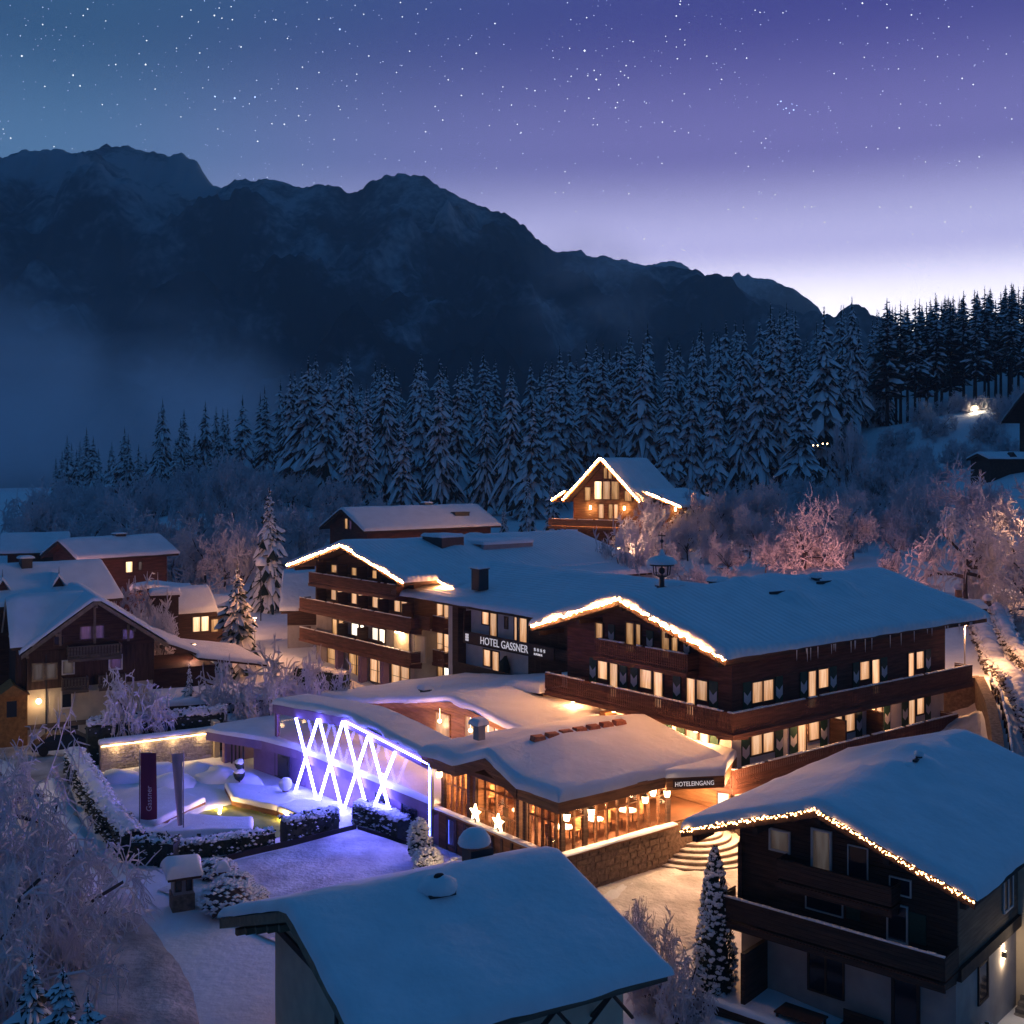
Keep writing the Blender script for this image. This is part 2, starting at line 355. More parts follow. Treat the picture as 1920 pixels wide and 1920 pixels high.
def balcony(parent, face, wall, outer, p0, p1, z, h=1.0, mt='wood', rail_snow=True, sp=.17, ends=(True, True), slab=True, brackets=True, solid=False, label=None):
    D = wall-outer; m = MB()
    if slab:
        fbox(m, face, wall, p0, p1, 0.003, D+.02, z-.2, z)
        fbox(m, face, wall, p0-.05, p1+.05, D+.022, D+.1, z-.32, z-.05)
    if brackets:
        n = max(2, int(abs(p1-p0)/2.2))
        for i in range(n+1):
            q = p0+.15+(p1-p0-.3)*i/n
            if face == 'A': m.prism([(wall, q-.08, z-.2), (wall-D*.96, q-.08, z-.2), (wall-D*.85, q-.08, z-.36), (wall, q-.08, z-.5)][::-1], (0, .16, 0))
            else: m.prism([(q-.08, wall, z-.2), (q-.08, wall-D*.96, z-.2), (q-.08, wall-D*.85, z-.36), (q-.08, wall, z-.5)], (.16, 0, 0))
    o = part('balcony', m, mt, parent, label=label)
    r = MB()
    fbox(r, face, wall, p0, p1, D-.1, D+.06, z+h-.07, z+h); fbox(r, face, wall, p0, p1, D-.03, D+.02, z+.1, z+.17)
    n = max(2, int(abs(p1-p0)/sp))
    if solid: fbox(r, face, wall, p0, p1, D-.025, D+.015, z+.17, z+h-.07)
    else:
        for i in range(n+1):
            q = p0+(p1-p0)*i/n; wq = sp*.36
            fbox(r, face, wall, q-wq, q+wq, D-.02, D+.01, z-.02, z+h-.07)
    for e, q in zip(ends, (p0, p1)):
        if e:
            if face == 'A': r.box(outer, wall, q-.03, q+.03, z+h-.07, z+h-.001); r.box(outer, wall, q-.02, q+.02, z+.1, z+h-.1)
            else: r.box(q-.03, q+.03, outer, wall, z+h-.07, z+h-.001); r.box(q-.02, q+.02, outer, wall, z+.1, z+h-.1)
    rl = part('railing', r, mt, o, kind='stuff')
    if rail_snow:
        s = MB(); nn = max(4, int(abs(p1-p0)/.35)); 
        for i in range(nn):
            q0 = p0+(p1-p0)*i/nn; q1 = p0+(p1-p0)*(i+1)/nn; hh = .05+.05*abs(fnoise(q0*1.3, z, wall))
            if rnd.random() < .88: fbox(s, face, wall, q0, q1, D-.09, D+.05, z+h+.002, z+h+hh)
        part('snow', s, 'snow', o, True)
    return o
def string_lights(pts, label, group='strings of warm lights along the eaves', step=.13, r=.042, drop=0.0, jit=.05, power=True, frame=None, yaw=0, mt='bulb'):
    o = thing('string_lights', label, 'fairy lights', frame or (0, 0, 0), yaw, group)
    c = MB(); b = MB()
    for p, q in zip(pts, pts[1:]):
        p, q = Vector(p), Vector(q); c.tube(p, q, .012, n=4)
        n = max(1, int((q-p).length/step))
        for i in range(n):
            P = p.lerp(q, (i+rnd.random()*.6)/n); dz = -drop*rnd.random()
            b.octa((P.x+rnd.uniform(-1, 1)*jit*.5, P.y+rnd.uniform(-1, 1)*jit, P.z+rnd.uniform(-1, 1)*jit+dz), r*rnd.uniform(.75, 1.3))
    part('cable', c, 'rubber', o); part('bulbs', b, mt, o, kind='stuff')
    return o
def text(parent, body, loc, rot, size, mt='letter', sx=1.0, ex=.02, align='LEFT', spacing=1.0):
    cu = bpy.data.curves.new('lettering', 'FONT'); cu.body = body; cu.size = size; cu.extrude = ex; cu.align_x = align; cu.space_character = spacing
    cu.materials.append(M[mt]); o = link('lettering', cu, parent, loc, rot, (sx, 1, 1)); return o
def chimney(parent, x, y, z0, w, d, h, mt='plaster_grey', cap=.25, seed=0, hood=True):
    m = MB(); m.box(x-w/2, x+w/2, y-d/2, y+d/2, z0, z0+h)
    if hood: m.box(x-w/2-.08, x+w/2+.08, y-d/2-.08, y+d/2+.08, z0+h, z0+h+.1)
    o = part('chimney', m, mt, parent)
    if cap: snow_sheet(o, x-w/2-.15, x+w/2+.15, y-d/2-.15, y+d/2+.15, lambda a, b: z0+h+.1, cap, min(w, d)*.4, step=.2, seed=seed)
    return o
# ------------------------------------------------------------------ terrain: one sheet from the street to the foot of the mountains
CP = [(-19, 50, 0), (-28, 70, 0), (-15, 42, 0), (-22, 42, -.2), (-30, 55, 0), (-25, 60, 0), (0, 30, -.6), (8, 42, -.8), (18, 40, -1.8), (28, 45, -1.8), (11, 50, -.6), (14, 46, -1.3), (8.4, 47, -1.1), (6, 44, -1.1), (22, 50, -1.8), (9, 57, 0), (4, 54, 0), (12, 56, .0),
 (-8, 60, 0), (-20, 62, 0), (-16, 70, -.15), (-12, 66, -.15), (-28, 77, 0), (-33, 88, -.8), (-25, 95, -.5), (-30, 105, .5), (-22, 84, 0), (-18, 84, 0), (-14, 92, .2), (0, 75, .6), (10, 72, 1.0), (16, 72, 1.4), (20, 66, .5),
 (24, 64, 0), (27, 70, 3.3), (25, 66, 2.6), (29.5, 75, 3.6), (32, 76, 6.5), (31, 71, 6.0), (30, 66, 5.3), (28, 61, 4.4), (36, 75, 6.7), (34.5, 70, 6.2), (38, 60, 5.4), (33, 82, 5.6), (38, 86, 6.6), (44, 100, 7.2), (44, 80, 7.2), (48, 60, 6.5), (33, 54, 2), (24, 58, 1.2),
 (-20, 112, 1.5), (-20, 125, 3), (-10, 140, 5.5), (-22, 150, 6), (0, 130, 7), (12, 140, 8.0), (10, 152, 9.3), (22, 152, 10), (20, 120, 9.5), (15, 104, 6.5), (30, 120, 10.4), (36, 120, 10.7), (30, 140, 11.2), (40, 102, 8.6), (34, 98, 7.6),
 (45, 130, 11.2), (64, 170, 14.2), (50, 180, 13), (40, 200, 12.6), (44, 215, 12.4), (-6, 210, 11.8), (-36, 215, 13), (-60, 250, 12), (-100, 330, 15), (-100, 250, 9), (-95, 200, 7.5), (-60, 140, 3), (-75, 150, 3.5), (-50, 110, 1), (-45, 90, -.8), (-60, 70, -1),
 (83, 240, 28), (100, 230, 32), (106, 235, 34), (74, 170, 22), (75, 190, 20.5), (72, 160, 18.5), (66, 150, 14.5), (60, 120, 10), (60, 90, 8), (130, 300, 58), (110, 300, 52), (85, 300, 36), (60, 290, 24), (40, 300, 18), (150, 220, 40), (120, 150, 25), (90, 100, 12), (80, 60, 8),
 (0, 300, 14), (-60, 320, 14), (-120, 420, 12), (0, 420, 10), (80, 420, 26), (160, 420, 60), (240, 420, 70), (240, 250, 60), (-200, 300, 8), (-200, 150, 0), (-140, 80, -2), (-60, 30, -1), (60, 30, -1), (0, 0, -1), (-100, -30, -2), (100, -30, 2),
 (0, 620, -10), (-200, 620, -15), (200, 620, 30), (-400, 600, -20), (400, 600, 60), (0, 800, -30), (-400, 850, -30), (400, 800, 0), (-700, 900, -30), (700, 900, 30), (0, 1000, -40), (-400, 300, -5), (400, 300, 70), (300, 0, 5), (-300, 0, -5)]
CPA = np.array(CP, float)
def terrain(X, Y):
    X = np.asarray(X, float); Y = np.asarray(Y, float); sh = X.shape
    d2 = (X.ravel()[:, None]-CPA[None, :, 0])**2 + (Y.ravel()[:, None]-CPA[None, :, 1])**2
    k = 9; idx = np.argpartition(d2, k, axis=1)[:, :k]; dd = np.take_along_axis(d2, idx, 1)
    R = np.sqrt(dd.max(1, keepdims=True))*1.0001; d = np.sqrt(dd)+.35
    wt = (np.clip(R-d, 0, None)/(R*d))**2+1e-12
    return ((wt*CPA[idx, 2]).sum(1)/wt.sum(1)).reshape(sh)
def tz(x, y): return float(terrain(np.array([x]), np.array([y]))[0])
xs = np.concatenate([np.linspace(-700, -130, 20), np.linspace(-125, -52, 26), np.arange(-50, 50.1, 1.0), np.linspace(52, 125, 28), np.linspace(135, 700, 20)])
ys = np.concatenate([np.linspace(-60, 20, 9), np.arange(26, 130.1, 1.0), np.linspace(132, 260, 46), np.linspace(268, 1000, 40)])
GX, GY = np.meshgrid(xs, ys, indexing='ij')
GZ = terrain(GX, GY)
for _ in range(2):      # relax the sheet a little
    Z2 = GZ.copy(); Z2[1:-1, 1:-1] = (GZ[1:-1, 1:-1]*2+GZ[:-2, 1:-1]+GZ[2:, 1:-1]+GZ[1:-1, :-2]+GZ[1:-1, 2:])/6; GZ = Z2
def tz(x, y):
    i = int(np.clip(np.searchsorted(xs, x)-1, 0, len(xs)-2)); j = int(np.clip(np.searchsorted(ys, y)-1, 0, len(ys)-2))
    u = (x-xs[i])/(xs[i+1]-xs[i]); v = (y-ys[j])/(ys[j+1]-ys[j])
    return float(GZ[i, j]*(1-u)*(1-v)+GZ[i+1, j]*u*(1-v)+GZ[i, j+1]*(1-u)*v+GZ[i+1, j+1]*u*v)
# the pond is a hollow in the sheet
POND = [(-19.3, 65.2), (-18.0, 68.8), (-16.9, 69.8), (-15.6, 69.6), (-14.9, 68.0), (-13.3, 67.0), (-11.9, 66.0), (-12.2, 64.6), (-13.8, 63.4), (-15.8, 63.6), (-17.6, 64.0)]
def inside(x, y, P):
    c = False; j = len(P)-1
    for i in range(len(P)):
        if (P[i][1] > y) != (P[j][1] > y) and x < (P[j][0]-P[i][0])*(y-P[i][1])/(P[j][1]-P[i][1])+P[i][0]: c = not c
        j = i
    return c
m = MB(); rows = []
for i, x in enumerate(xs):
    r = []
    for j, y in enumerate(ys):
        z = GZ[i, j] + (.06*fnoise(x*.25, y*.25, 2) + .03*fnoise(x*.9, y*.9, 5) if 20 < y < 140 and abs(x) < 55 else .5*fnoise(x*.05, y*.05, 3))
        if inside(x, y, POND): z -= .75
        r.append((x, y, z))
    rows.append(r)
m.grid([list(q) for q in zip(*rows)])
g = part('snowy_ground', m, 'snow', None, True); g['kind'] = 'structure'

M['road'] = mat('packed_snow_road', (.46, .43, .42), .7, .5, .45, .9, 3, detail=10)
M['plaza'] = mat('trodden_snow', (.64, .62, .61), .7, .35, .7, .9, 4, detail=10)
def drape(name, path, widths, mt, lift=.03, n=110, nc=17):
    """a strip laid along a centre line, following the ground"""
    P = [Vector((*p, 0)) for p in path]; L = [0]
    for a, b in zip(P, P[1:]): L.append(L[-1]+(b-a).length)
    rowsd = []
    for i in range(n+1):
        s = L[-1]*i/n; k = max(j for j in range(len(P)-1) if L[j] <= s+1e-6) if s < L[-1] else len(P)-2
        t = (s-L[k])/(L[k+1]-L[k]); p = P[k].lerp(P[k+1], t); wd = widths[k]*(1-t)+widths[k+1]*t
        d0 = (P[k+1]-P[k]).normalized(); d1 = (P[min(k+2, len(P)-1)]-P[max(k-1, 0)]).normalized(); d = (d0+d1).normalized(); nrm = Vector((-d.y, d.x, 0))
        row = []
        for c in range(nc):
            u = -1+2*c/(nc-1); q = p+nrm*(u*wd*(1+.06*fnoise(s*.3, u*2, 1)))
            row.append((q.x, q.y, tz(q.x, q.y)+.09+lift-.10*(abs(u) > .99)+(-.07 if abs(abs(u)-.5) < .12 else 0)+.03*fnoise(q.x*1.4, q.y*1.4, 2)))
        rowsd.append(row)
    m = MB(); m.grid(rowsd); o = part(name, m, mt, None, True); o['kind'] = 'structure'; return o
drape('road', [(-13, 34), (-16.5, 44), (-21, 54), (-25.5, 63), (-29.5, 72), (-33, 80), (-38, 86)], [4.2, 4.0, 2.6, 1.9, 1.6, 1.6, 1.6], 'road')
drape('road', [(33.5, 58), (36.2, 70), (38.2, 80), (41.5, 92), (46.5, 107)], [2.2, 2.0, 1.9, 1.9, 1.8], 'road')
drape('plaza', [(0, 46.5), (5.5, 52.5), (10, 56.5), (14, 57.5), (18, 56)], [2.6, 3.2, 3.4, 2.6, 2.0], 'plaza')
drape('path', [(19.5, 58), (22.5, 62), (25.6, 67), (28.6, 73.5)], [1.8, 1.7, 1.7, 1.3], 'plaza')

def bank(label, path, w_, h, seed):
    P = [Vector((*p, 0)) for p in path]; L = [0]
    for a, b in zip(P, P[1:]): L.append(L[-1]+(b-a).length)
    n = int(L[-1]/.6); rows_ = []
    for i in range(n+1):
        s = L[-1]*i/n; k = max(j for j in range(len(P)-1) if L[j] <= s+1e-6) if i < n else len(P)-2; t = (s-L[k])/(L[k+1]-L[k]); p = P[k].lerp(P[k+1], t); d = (P[k+1]-P[k]).normalized(); nn = Vector((-d.y, d.x, 0)); row = []
        for c in range(9):
            u = -1+c/4; q = p+nn*u*w_; row.append((q.x, q.y, tz(q.x, q.y)-.08+h*(1-u*u)*(1+.9*fnoise(s*.5, u, seed, 3))*(.15+.85*min(1, i/3, (n-i)/3))+.1*fnoise(s*1.7, u*3, seed)))
        rows_.append(row)
    m = MB(); m.grid(rows_); o = part('snow_bank', m, 'snow', None, True); return tag(o, label, 'snow bank')
bank('ploughed snow bank along the right side of the street by the pool garden', [(-19.2, 52.0), (-22.4, 59.5), (-26.3, 66.5), (-30, 74)], 1.1, .55, 1)
bank('ploughed snow bank along the left side of the street under the frosted trees', [(-20.5, 40), (-24.6, 54), (-29.5, 66), (-33, 74)], 1.0, .5, 2)
bank('ploughed snow bank along the lower edge of the upper road', [(31.4, 58), (34.0, 70), (36.0, 80), (39.4, 92)], .8, .5, 4)
bank('low ridge of shovelled snow at the foot of the restaurant wall', [(2.6, 52.0), (5.0, 54.6), (6.4, 57.0)], .45, .28, 5)

# ------------------------------------------------------------------ mountains
RIDGE = [(-700, 430), (-400, 340), (-200, 318), (-100, 305), (0, 297), (50, 280), (100, 281), (145, 286), (170, 281), (187, 274), (200, 271), (214, 276), (226, 271), (245, 280), (300, 290), (330, 291), (345, 287), (360, 297), (375, 315), (400, 345), (430, 346), (455, 335), (470, 331), (500, 336), (520, 341), (570, 350), (610, 350), (650, 362), (675, 354), (700, 340), (725, 330), (750, 327), (782, 330), (795, 325), (812, 340), (830, 350), (880, 378), (950, 402), (1000, 440), (1045, 472), (1100, 475), (1160, 483), (1230, 496), (1300, 514), (1360, 530), (1440, 566), (1550, 606), (1700, 660), (2000, 720), (2400, 760)]
FAR = [(1150, 560), (1210, 500), (1235, 494), (1262, 489), (1290, 500), (1310, 511), (1335, 528), (1360, 526), (1375, 518), (1385, 512), (1396, 519), (1402, 516), (1414, 524), (1440, 522), (1460, 531), (1476, 535), (1500, 549), (1516, 560), (1530, 575), (1560, 610), (1640, 640), (1800, 650)]
M['mountain'] = bpy.data.materials.new('forested_mountain'); M['mountain'].use_nodes = True
def mountain_mat(m, thr):
    t = m.node_tree; p = t.nodes['Principled BSDF']; p.inputs['Roughness'].default_value = .95; p.inputs['Specular IOR Level'].default_value = 0
    tcn = N(t, 'ShaderNodeTexCoord'); mp = N(t, 'ShaderNodeMapping'); mp.inputs['Scale'].default_value = (1, .55, .8); t.links.new(tcn.outputs['Object'], mp.inputs[0])
    n1 = N(t, 'ShaderNodeTexNoise'); n1.inputs['Scale'].default_value = .006; n1.inputs['Detail'].default_value = 9; n1.inputs['Roughness'].default_value = .62
    n2 = N(t, 'ShaderNodeTexNoise'); n2.inputs['Scale'].default_value = .09; n2.inputs['Detail'].default_value = 4
    for n in (n1, n2): t.links.new(mp.outputs[0], n.inputs['Vector'])
    ge = N(t, 'ShaderNodeNewGeometry'); s = N(t, 'ShaderNodeSeparateXYZ'); t.links.new(ge.outputs['Position'], s.inputs[0])
    hz = N(t, 'ShaderNodeMapRange'); hz.inputs[1].default_value = 150; hz.inputs[2].default_value = 650; hz.inputs[3].default_value = -.06; hz.inputs[4].default_value = .13; t.links.new(s.outputs[2], hz.inputs[0])
    a = N(t, 'ShaderNodeMath', operation='ADD'); t.links.new(n1.outputs[0], a.inputs[0]); t.links.new(hz.outputs[0], a.inputs[1])
    b = N(t, 'ShaderNodeMath', operation='MULTIPLY_ADD'); b.inputs[1].default_value = .22; t.links.new(n2.outputs[0], b.inputs[0]); t.links.new(a.outputs[0], b.inputs[2])
    r = ramp(t, [(thr, (.014, .022, .024)), (thr+.05, (.05, .065, .075)), (thr+.16, (.24, .27, .30))], 'LINEAR'); t.links.new(b.outputs[0], r.inputs[0]); t.links.new(r.outputs[0], p.inputs['Base Color'])
mountain_mat(M['mountain'], .58)
def massif(name, prof, yr, yb, zb, step, nrow, amp, seed, backy):
    px = [p[0] for p in prof]; py = [p[1] for p in prof]; m = MB(); rws = []
    for c in np.arange(px[0], px[-1]+.1, step):
        yv = float(np.interp(c, px, py)); R = yr*(1+.10*fnoise(c*.002, seed, 1)); zr = H-(yv-YH)/F*R; row = []
        zr += 9*fnoise(c*.035, seed, 4)
        row.append(((c-960)/F*(R+backy), R+backy, zb))
        for i in range(nrow+1):
            t = i/nrow; Y = R*(1-t)+yb*t; X = (c-960)/F*(R*.65+Y*.35)
            zz = zb+(zr-zb)*(1-t)**1.25
            e = min(1, t*5)*min(1, (1-t)*3)
            rid = 1-abs(fnoise(X*.0032+seed, Y*.0016, 3, 5))*2
            zz += e*amp*(.75*rid-.35+.5*fnoise(X*.012, Y*.006, seed, 4)) + (2.5*fnoise(X*.08, Y*.05, 8, 2)*min(1, (1-t)*3))
            row.append((X, Y, zz))
        rws.append(row)
    m.grid(rws); o = part(name, m, 'mountain', None, True); o['kind'] = 'structure'; return o
massif('mountain', RIDGE, 2100, 620, -40, 5, 70, 95, 2.3, 500)
massif('mountain', FAR, 3000, 2300, 60, 4, 24, 60, 7.1, 300)

# ------------------------------------------------------------------ stars
rs = random.Random(11)
BR = [(637, 55, 1.7, 1), (403, 181, 1.5, 1), (440, 184, 1.5, 1), (478, 182, 1.5, 1), (1096, 95, 1.9, 0), (1118, 149, 1.5, 0), (1187, 78, 1.2, 0), (1464, 190, 1.4, 1), (1474, 203, 1.2, 1), (1488, 206, 1.3, 1), (1480, 212, 1.1, 1), (1494, 198, .9, 1), (1469, 205, .9, 1), (1458, 196, .8, 1), (1485, 195, .9, 1), (1268, 30, 1.4, 0), (1275, 8, 1.1, 0), (1276, 2, 1, 0), (1617, 6, 1.4, 0), (1663, 52, 1.2, 0), (1663, 8, 1, 0), (1353, 149, 1.3, 0), (1270, 110, 1.1, 0), (1284, 84, 1, 0), (1284, 75, 1, 0), (1248, 68, .9, 0), (1250, 78, .9, 0), (1268, 88, .9, 0), (1068, 91, 1.1, 0), (1174, 123, 1, 0), (1178, 146, 1.1, 0), (1171, 141, 1, 0), (1104, 184, 1.1, 0), (1102, 142, 1, 0), (1114, 132, 1.1, 0), (1126, 140, 1, 0), (1123, 168, 1, 0), (1154, 202, 1.1, 0), (1160, 159, 1, 0), (1071, 143, 1, 0), (1064, 185, .9, 0), (1059, 208, 1, 0), (970, 233, 1.1, 0), (988, 166, 1, 0), (1003, 170, 1.1, 0), (1113, 222, .9, 0), (1120, 234, .9, 0), (1112, 234, .9, 0), (41, 105, 1.4, 0), (137, 141, 1.3, 0), (80, 46, 1.3, 0), (156, 29, 1.1, 0), (273, 121, 1.3, 0), (217, 121, 1.1, 0), (150, 161, 1.1, 0), (84, 162, 1.1, 0), (403, 205, 1.2, 0), (517, 37, 1.2, 0), (402, 29, 1.3, 0), (416, 34, 1, 0), (372, 41, 1, 0), (358, 19, 1, 0), (341, 31, 1, 0), (452, 88, 1.2, 0), (598, 36, 1.2, 0), (539, 72, 1.1, 0), (567, 126, 1.2, 0), (598, 136, 1.2, 0), (557, 166, 1.2, 0), (510, 232, 1.2, 0), (533, 233, 1.3, 0), (669, 139, 1.1, 0), (768, 96, 1.2, 0), (893, 100, 1.3, 0), (928, 44, 1.4, 0), (865, 179, 1.2, 0), (830, 225, 1.4, 0), (798, 247, 1.3, 0), (943, 163, 1.1, 0), (867, 129, 1.1, 0), (635, 199, 1, 0), (483, 265, 1.3, 0), (192, 196, 1.2, 0), (20, 259, 1.2, 0), (6, 242, 1, 0), (1686, 240, 1.2, 0), (1804, 147, 1.1, 0), (1897, 223, 1.1, 0), (1772, 416, 1.3, 0), (1836, 294, 1.1, 0), (1525, 321, 1, 0), (1646, 279, 1.1, 0), (1403, 312, 1, 0), (1179, 363, 1.3, 0), (1041, 361, 1, 0), (1056, 361, 1, 0), (1067, 343, 1, 0), (1208, 448, 1.1, 0), (1820, 388, 1.2, 0), (1708, 388, 1.1, 0), (1907, 462, 1.2, 0), (1535, 460, 1, 0), (1546, 417, 1, 0), (1509, 388, .9, 0), (1522, 388, .9, 0), (1242, 229, 1.1, 0), (1283, 176, 1.1, 0), (1291, 249, 1.1, 0), (1564, 138, 1.1, 0), (1400, 109, 1.1, 0), (1425, 23, 1.1, 0), (1468, 24, 1.1, 0), (1779, 50, 1.1, 0), (1709, 28, 1.1, 0), (1758, 106, 1.1, 0)]
M['star_white'] = emit('starlight_white', (.9, .95, 1), 2.4, False); M['star_blue'] = emit('starlight_blue', (.45, .6, 1), 2.95, False)
M['star_mid'] = emit('starlight_mid', (.6, .68, .95), 2.0, False); M['star_dim'] = emit('starlight_dim', (.45, .5, .85), 1.5, False)
sm = MB(); RS = 9000.0
def put_star(dx, dz, r, mi):
    d = Vector((dx, 1, dz)).normalized()*RS; sm.octa((d.x, d.y, d.z+H), r*rs.uniform(.75, 1.0)*RS/2150*1.25, mi)
for x, y, r, b in BR: put_star((x-960)/F, (YH-y)/F, r, 1 if b else 0)
for i in range(17000):      # the whole dome of the sky in view and round about
    az = rs.uniform(-1.5, 1.5); el = math.asin(rs.uniform(.03, .93)); q = rs.random()
    d = Vector((math.sin(az)*math.cos(el), math.cos(az)*math.cos(el), math.sin(el)))*RS
    mi, r = (0, rs.uniform(.75, 1.05)) if q > .93 else ((2, rs.uniform(.6, .95)) if q > .62 else (3, rs.uniform(.5, .85)))
    sm.octa((d.x, d.y, d.z+H), r*RS/2150*1.2, mi)
st = part('stars', sm, ['star_white', 'star_blue', 'star_mid', 'star_dim'], None); st['kind'] = 'stuff'
# ------------------------------------------------------------------ the hotel, main house on the right
JX, JY, JA = 11.77, 61.4, 38.5
HOT = (JX, JY, 0)
tj = math.radians(JA); UJ = (math.cos(tj), math.sin(tj)); VJ = (-math.sin(tj), math.cos(tj))
def jw(a, b, z=0): return (JX+a*UJ[0]+b*VJ[0], JY+a*UJ[1]+b*VJ[1], z)
J = thing('hotel_building', 'large alpine hotel house with green chevron shutters and two long carved balconies', 'hotel', HOT, JA, 'wings of the hotel')
m = MB(); m.box(0, 20.7, 0, 13.2, -1, 6.25); part('plaster_wall', m, 'plaster', J)
m = MB(); m.box(-.06, 20.76, -.06, 13.26, 6.2, 10.35); part('timber_wall', m, 'wood_red', J)
gable_wall(J, -.06, -.06, 13.26, 6.6, 10.34, 12.5, .3, .3, .3, 'wood'); gable_wall(J, 20.46, -.06, 13.26, 6.6, 10.34, 12.5, .3, .3, .3, 'wood')
roofJ = gable(J, -2, 23.6, -1.35, 6.6, 14.45, 10.4, 12.78, 10.4, .46, .24, mt='snow_seam', seed=3,
    bumps=[(9.7, 3.2, 1.5, .55), (15.3, 3.9, 1.6, .6), (12.5, 8.5, 2.4, .45), (8.7, 6.9, .9, .35)])
for y in (-.6, 3.0, 6.6, 10.2, 13.9):
    zt = 12.5-.3*abs(y-6.6); m = MB(); m.box(-1.9, .1, y-.12, y+.12, zt-.42, zt-.16); part('purlin', m, 'beam', roofJ)
for x in (9.0, 14.6):      # skylight hatches half buried in snow
    y = 3.6 if x < 10 else 4.3; z = 12.78-.3*(6.6-y)+.34
    m = MB(); m.prism([(x-.75, y+.55, z+.16), (x+.2, y+.15, z), (x+.2, y+.15, z+.55), (x-.75, y+.55, z+.5)], (.05, -.12, 0)); part('skylight', m, 'metal', roofJ)
for (x, y, w_, h_) in ((9.1, 9.0, .9, .8), (14.6, 5.4, .35, .6), (5.3, 9.6, 1.3, .9)):
    chimney(J, x, y, 12.78-.3*abs(y-6.6), w_, w_*.8, h_, 'metal', .3, int(x))
# windows: right-hand long side (B) and gable side (A)
for s in ([(1.57, 2.4, 7.5, 8.6), (2.5, 3.34, 7.5, 8.6)], [(6.47, 7.15, 6.6, 8.65), (7.4, 8.31, 7.6, 8.65)], [(11.43, 12.35, 7.6, 8.65), (12.65, 13.4, 6.6, 8.65)], [(16.52, 17.1, 6.6, 8.65), (17.4, 18.2, 7.6, 8.65)]):
    window(J, 'B', -.06, s)
for s in ([(1.55, 2.43, 4.65, 5.7), (2.55, 3.43, 4.65, 5.7)], [(5.6, 6.3, 3.9, 5.7), (6.6, 7.51, 4.7, 5.7)], [(8.97, 9.7, 3.9, 5.7), (10.0, 10.95, 4.7, 5.7)], [(13.2, 13.75, 3.9, 5.7)], [(16.63, 17.3, 3.9, 5.7), (17.55, 18.33, 4.7, 5.7)]):
    window(J, 'B', 0, s)
for a, b in ((.8, 1.45), (3.5, 4.15), (5.7, 6.33), (8.45, 9.1), (10.7, 11.3), (13.55, 14.2), (18.4, 19.0)): shutter(J, 'B', -.06, a, b, 6.95, 8.7)
for a, b in ((.75, 1.4), (3.6, 4.25), (4.85, 5.48), (7.65, 8.3), (11.1, 11.7), (14.0, 14.6), (15.9, 16.5), (18.5, 19.1)): shutter(J, 'B', 0, a, b, 4.05, 5.75)
for s in ([(10.4, 9.6, 7.55, 8.6), (9.35, 8.71, 6.6, 8.6)], [(6.81, 5.9, 7.55, 8.65), (5.7, 5.02, 6.6, 8.65)], [(3.15, 2.55, 6.6, 8.6), (2.4, 1.66, 7.55, 8.6)]): window(J, 'A', -.06, s)
for a, b in ((11.15, 10.55), (8.5, 7.9), (7.6, 7.0), (4.2, 3.6), (1.5, .9)): shutter(J, 'A', -.06, a, b, 6.95, 8.7)
for s in ([(6.79, 6.1, 3.9, 5.7), (5.95, 5.12, 4.65, 5.7)], [(3.23, 2.4, 4.65, 5.7), (2.25, 1.61, 3.9, 5.7)]): window(J, 'A', 0, s, 'lit_bright')
window(J, 'A', 0, [(10.3, 9.5, 3.9, 5.75)], 'lit_dim')
for a, b in ((7.6, 6.98), (5.0, 4.4), (4.0, 3.38), (1.48, .9)): shutter(J, 'A', 0, a, b, 4.0, 5.75)
for s in ([(10.6, 10.0, 9.75, 10.85)], [(7.98, 7.35, 9.5, 11.15), (7.15, 6.8, 9.9, 11.15)], [(5.08, 4.5, 9.5, 11.0), (4.3, 3.85, 9.9, 10.8)]): window(J, 'A', -.06, s, 'lit_dim')
for a, b in ((9.5, 8.95), (6.3, 5.75), (3.4, 2.9)): shutter(J, 'A', -.06, a, b, 9.5, 10.9)
m = MB(); m.box(.001-.9, 0, 8.9, 9.4, 3.65, 5.8); m.box(-1.0, 0, 7.75, 7.85, 3.65, 5.8); part('privacy_screen', m, 'wood_warm', J)
m = MB(); m.box(12.2, 12.35, -1.1, 0, 3.65, 5.75); part('privacy_screen', m, 'wood_mid', J)
m = MB(); m.box(8.55, 8.7, -1.1, 0, 3.65, 5.75); part('privacy_screen', m, 'wood', J)
for q in ((0, 11.05, 12.2), (0, 12.75, 14.1)):      # glazed corner behind the low roof
    window(J, 'A', 0, [(q[2]-.2, q[1]+.2, 3.8, 5.6, 'lit_dim' if q[1] > 12 else 'dark_glass')], muntin=1)
m = MB(); m.box(0, 5, 13.2, 16.0, -1, 5.9); part('corner_bay', m, 'plaster', J)
window(J, 'A', 0, [(15.7, 15.0, 3.9, 5.6, 'lit_violet'), (14.85, 14.2, 3.9, 5.6, 'lit_bright')])
m = MB(); m.prism([(-1.5, 13.9, 6.05), (5.5, 13.9, 6.05), (5.5, 17.3, 5.75), (-1.5, 17.3, 5.75)], (0, 0, .22)); bayr = part('bay_roof', m, 'wood', J)
snow_sheet(bayr, -1.8, 5.6, 13.9, 17.7, lambda x, y: 6.27-.09*(y-13.9), .55, .5, seed=4)
balcony(J, 'B', 0, -1.2, -1.3, 22.0, 6.45, 1.05, 'wood_red', ends=(False, True)); balcony(J, 'A', 0, -1.3, -1.2, 13.9, 6.45, 1.05, 'wood_red', ends=(False, True))
balcony(J, 'B', 0, -1.2, -1.3, 20.3, 3.62, .95, 'wood_red', ends=(False, True)); balcony(J, 'A', 0, -1.3, -1.2, .6, 3.62, .95, 'wood_red', ends=(False, True))
balcony(J, 'A', 0, -1.0, 2.3, 9.7, 9.15, .95, 'wood_red')
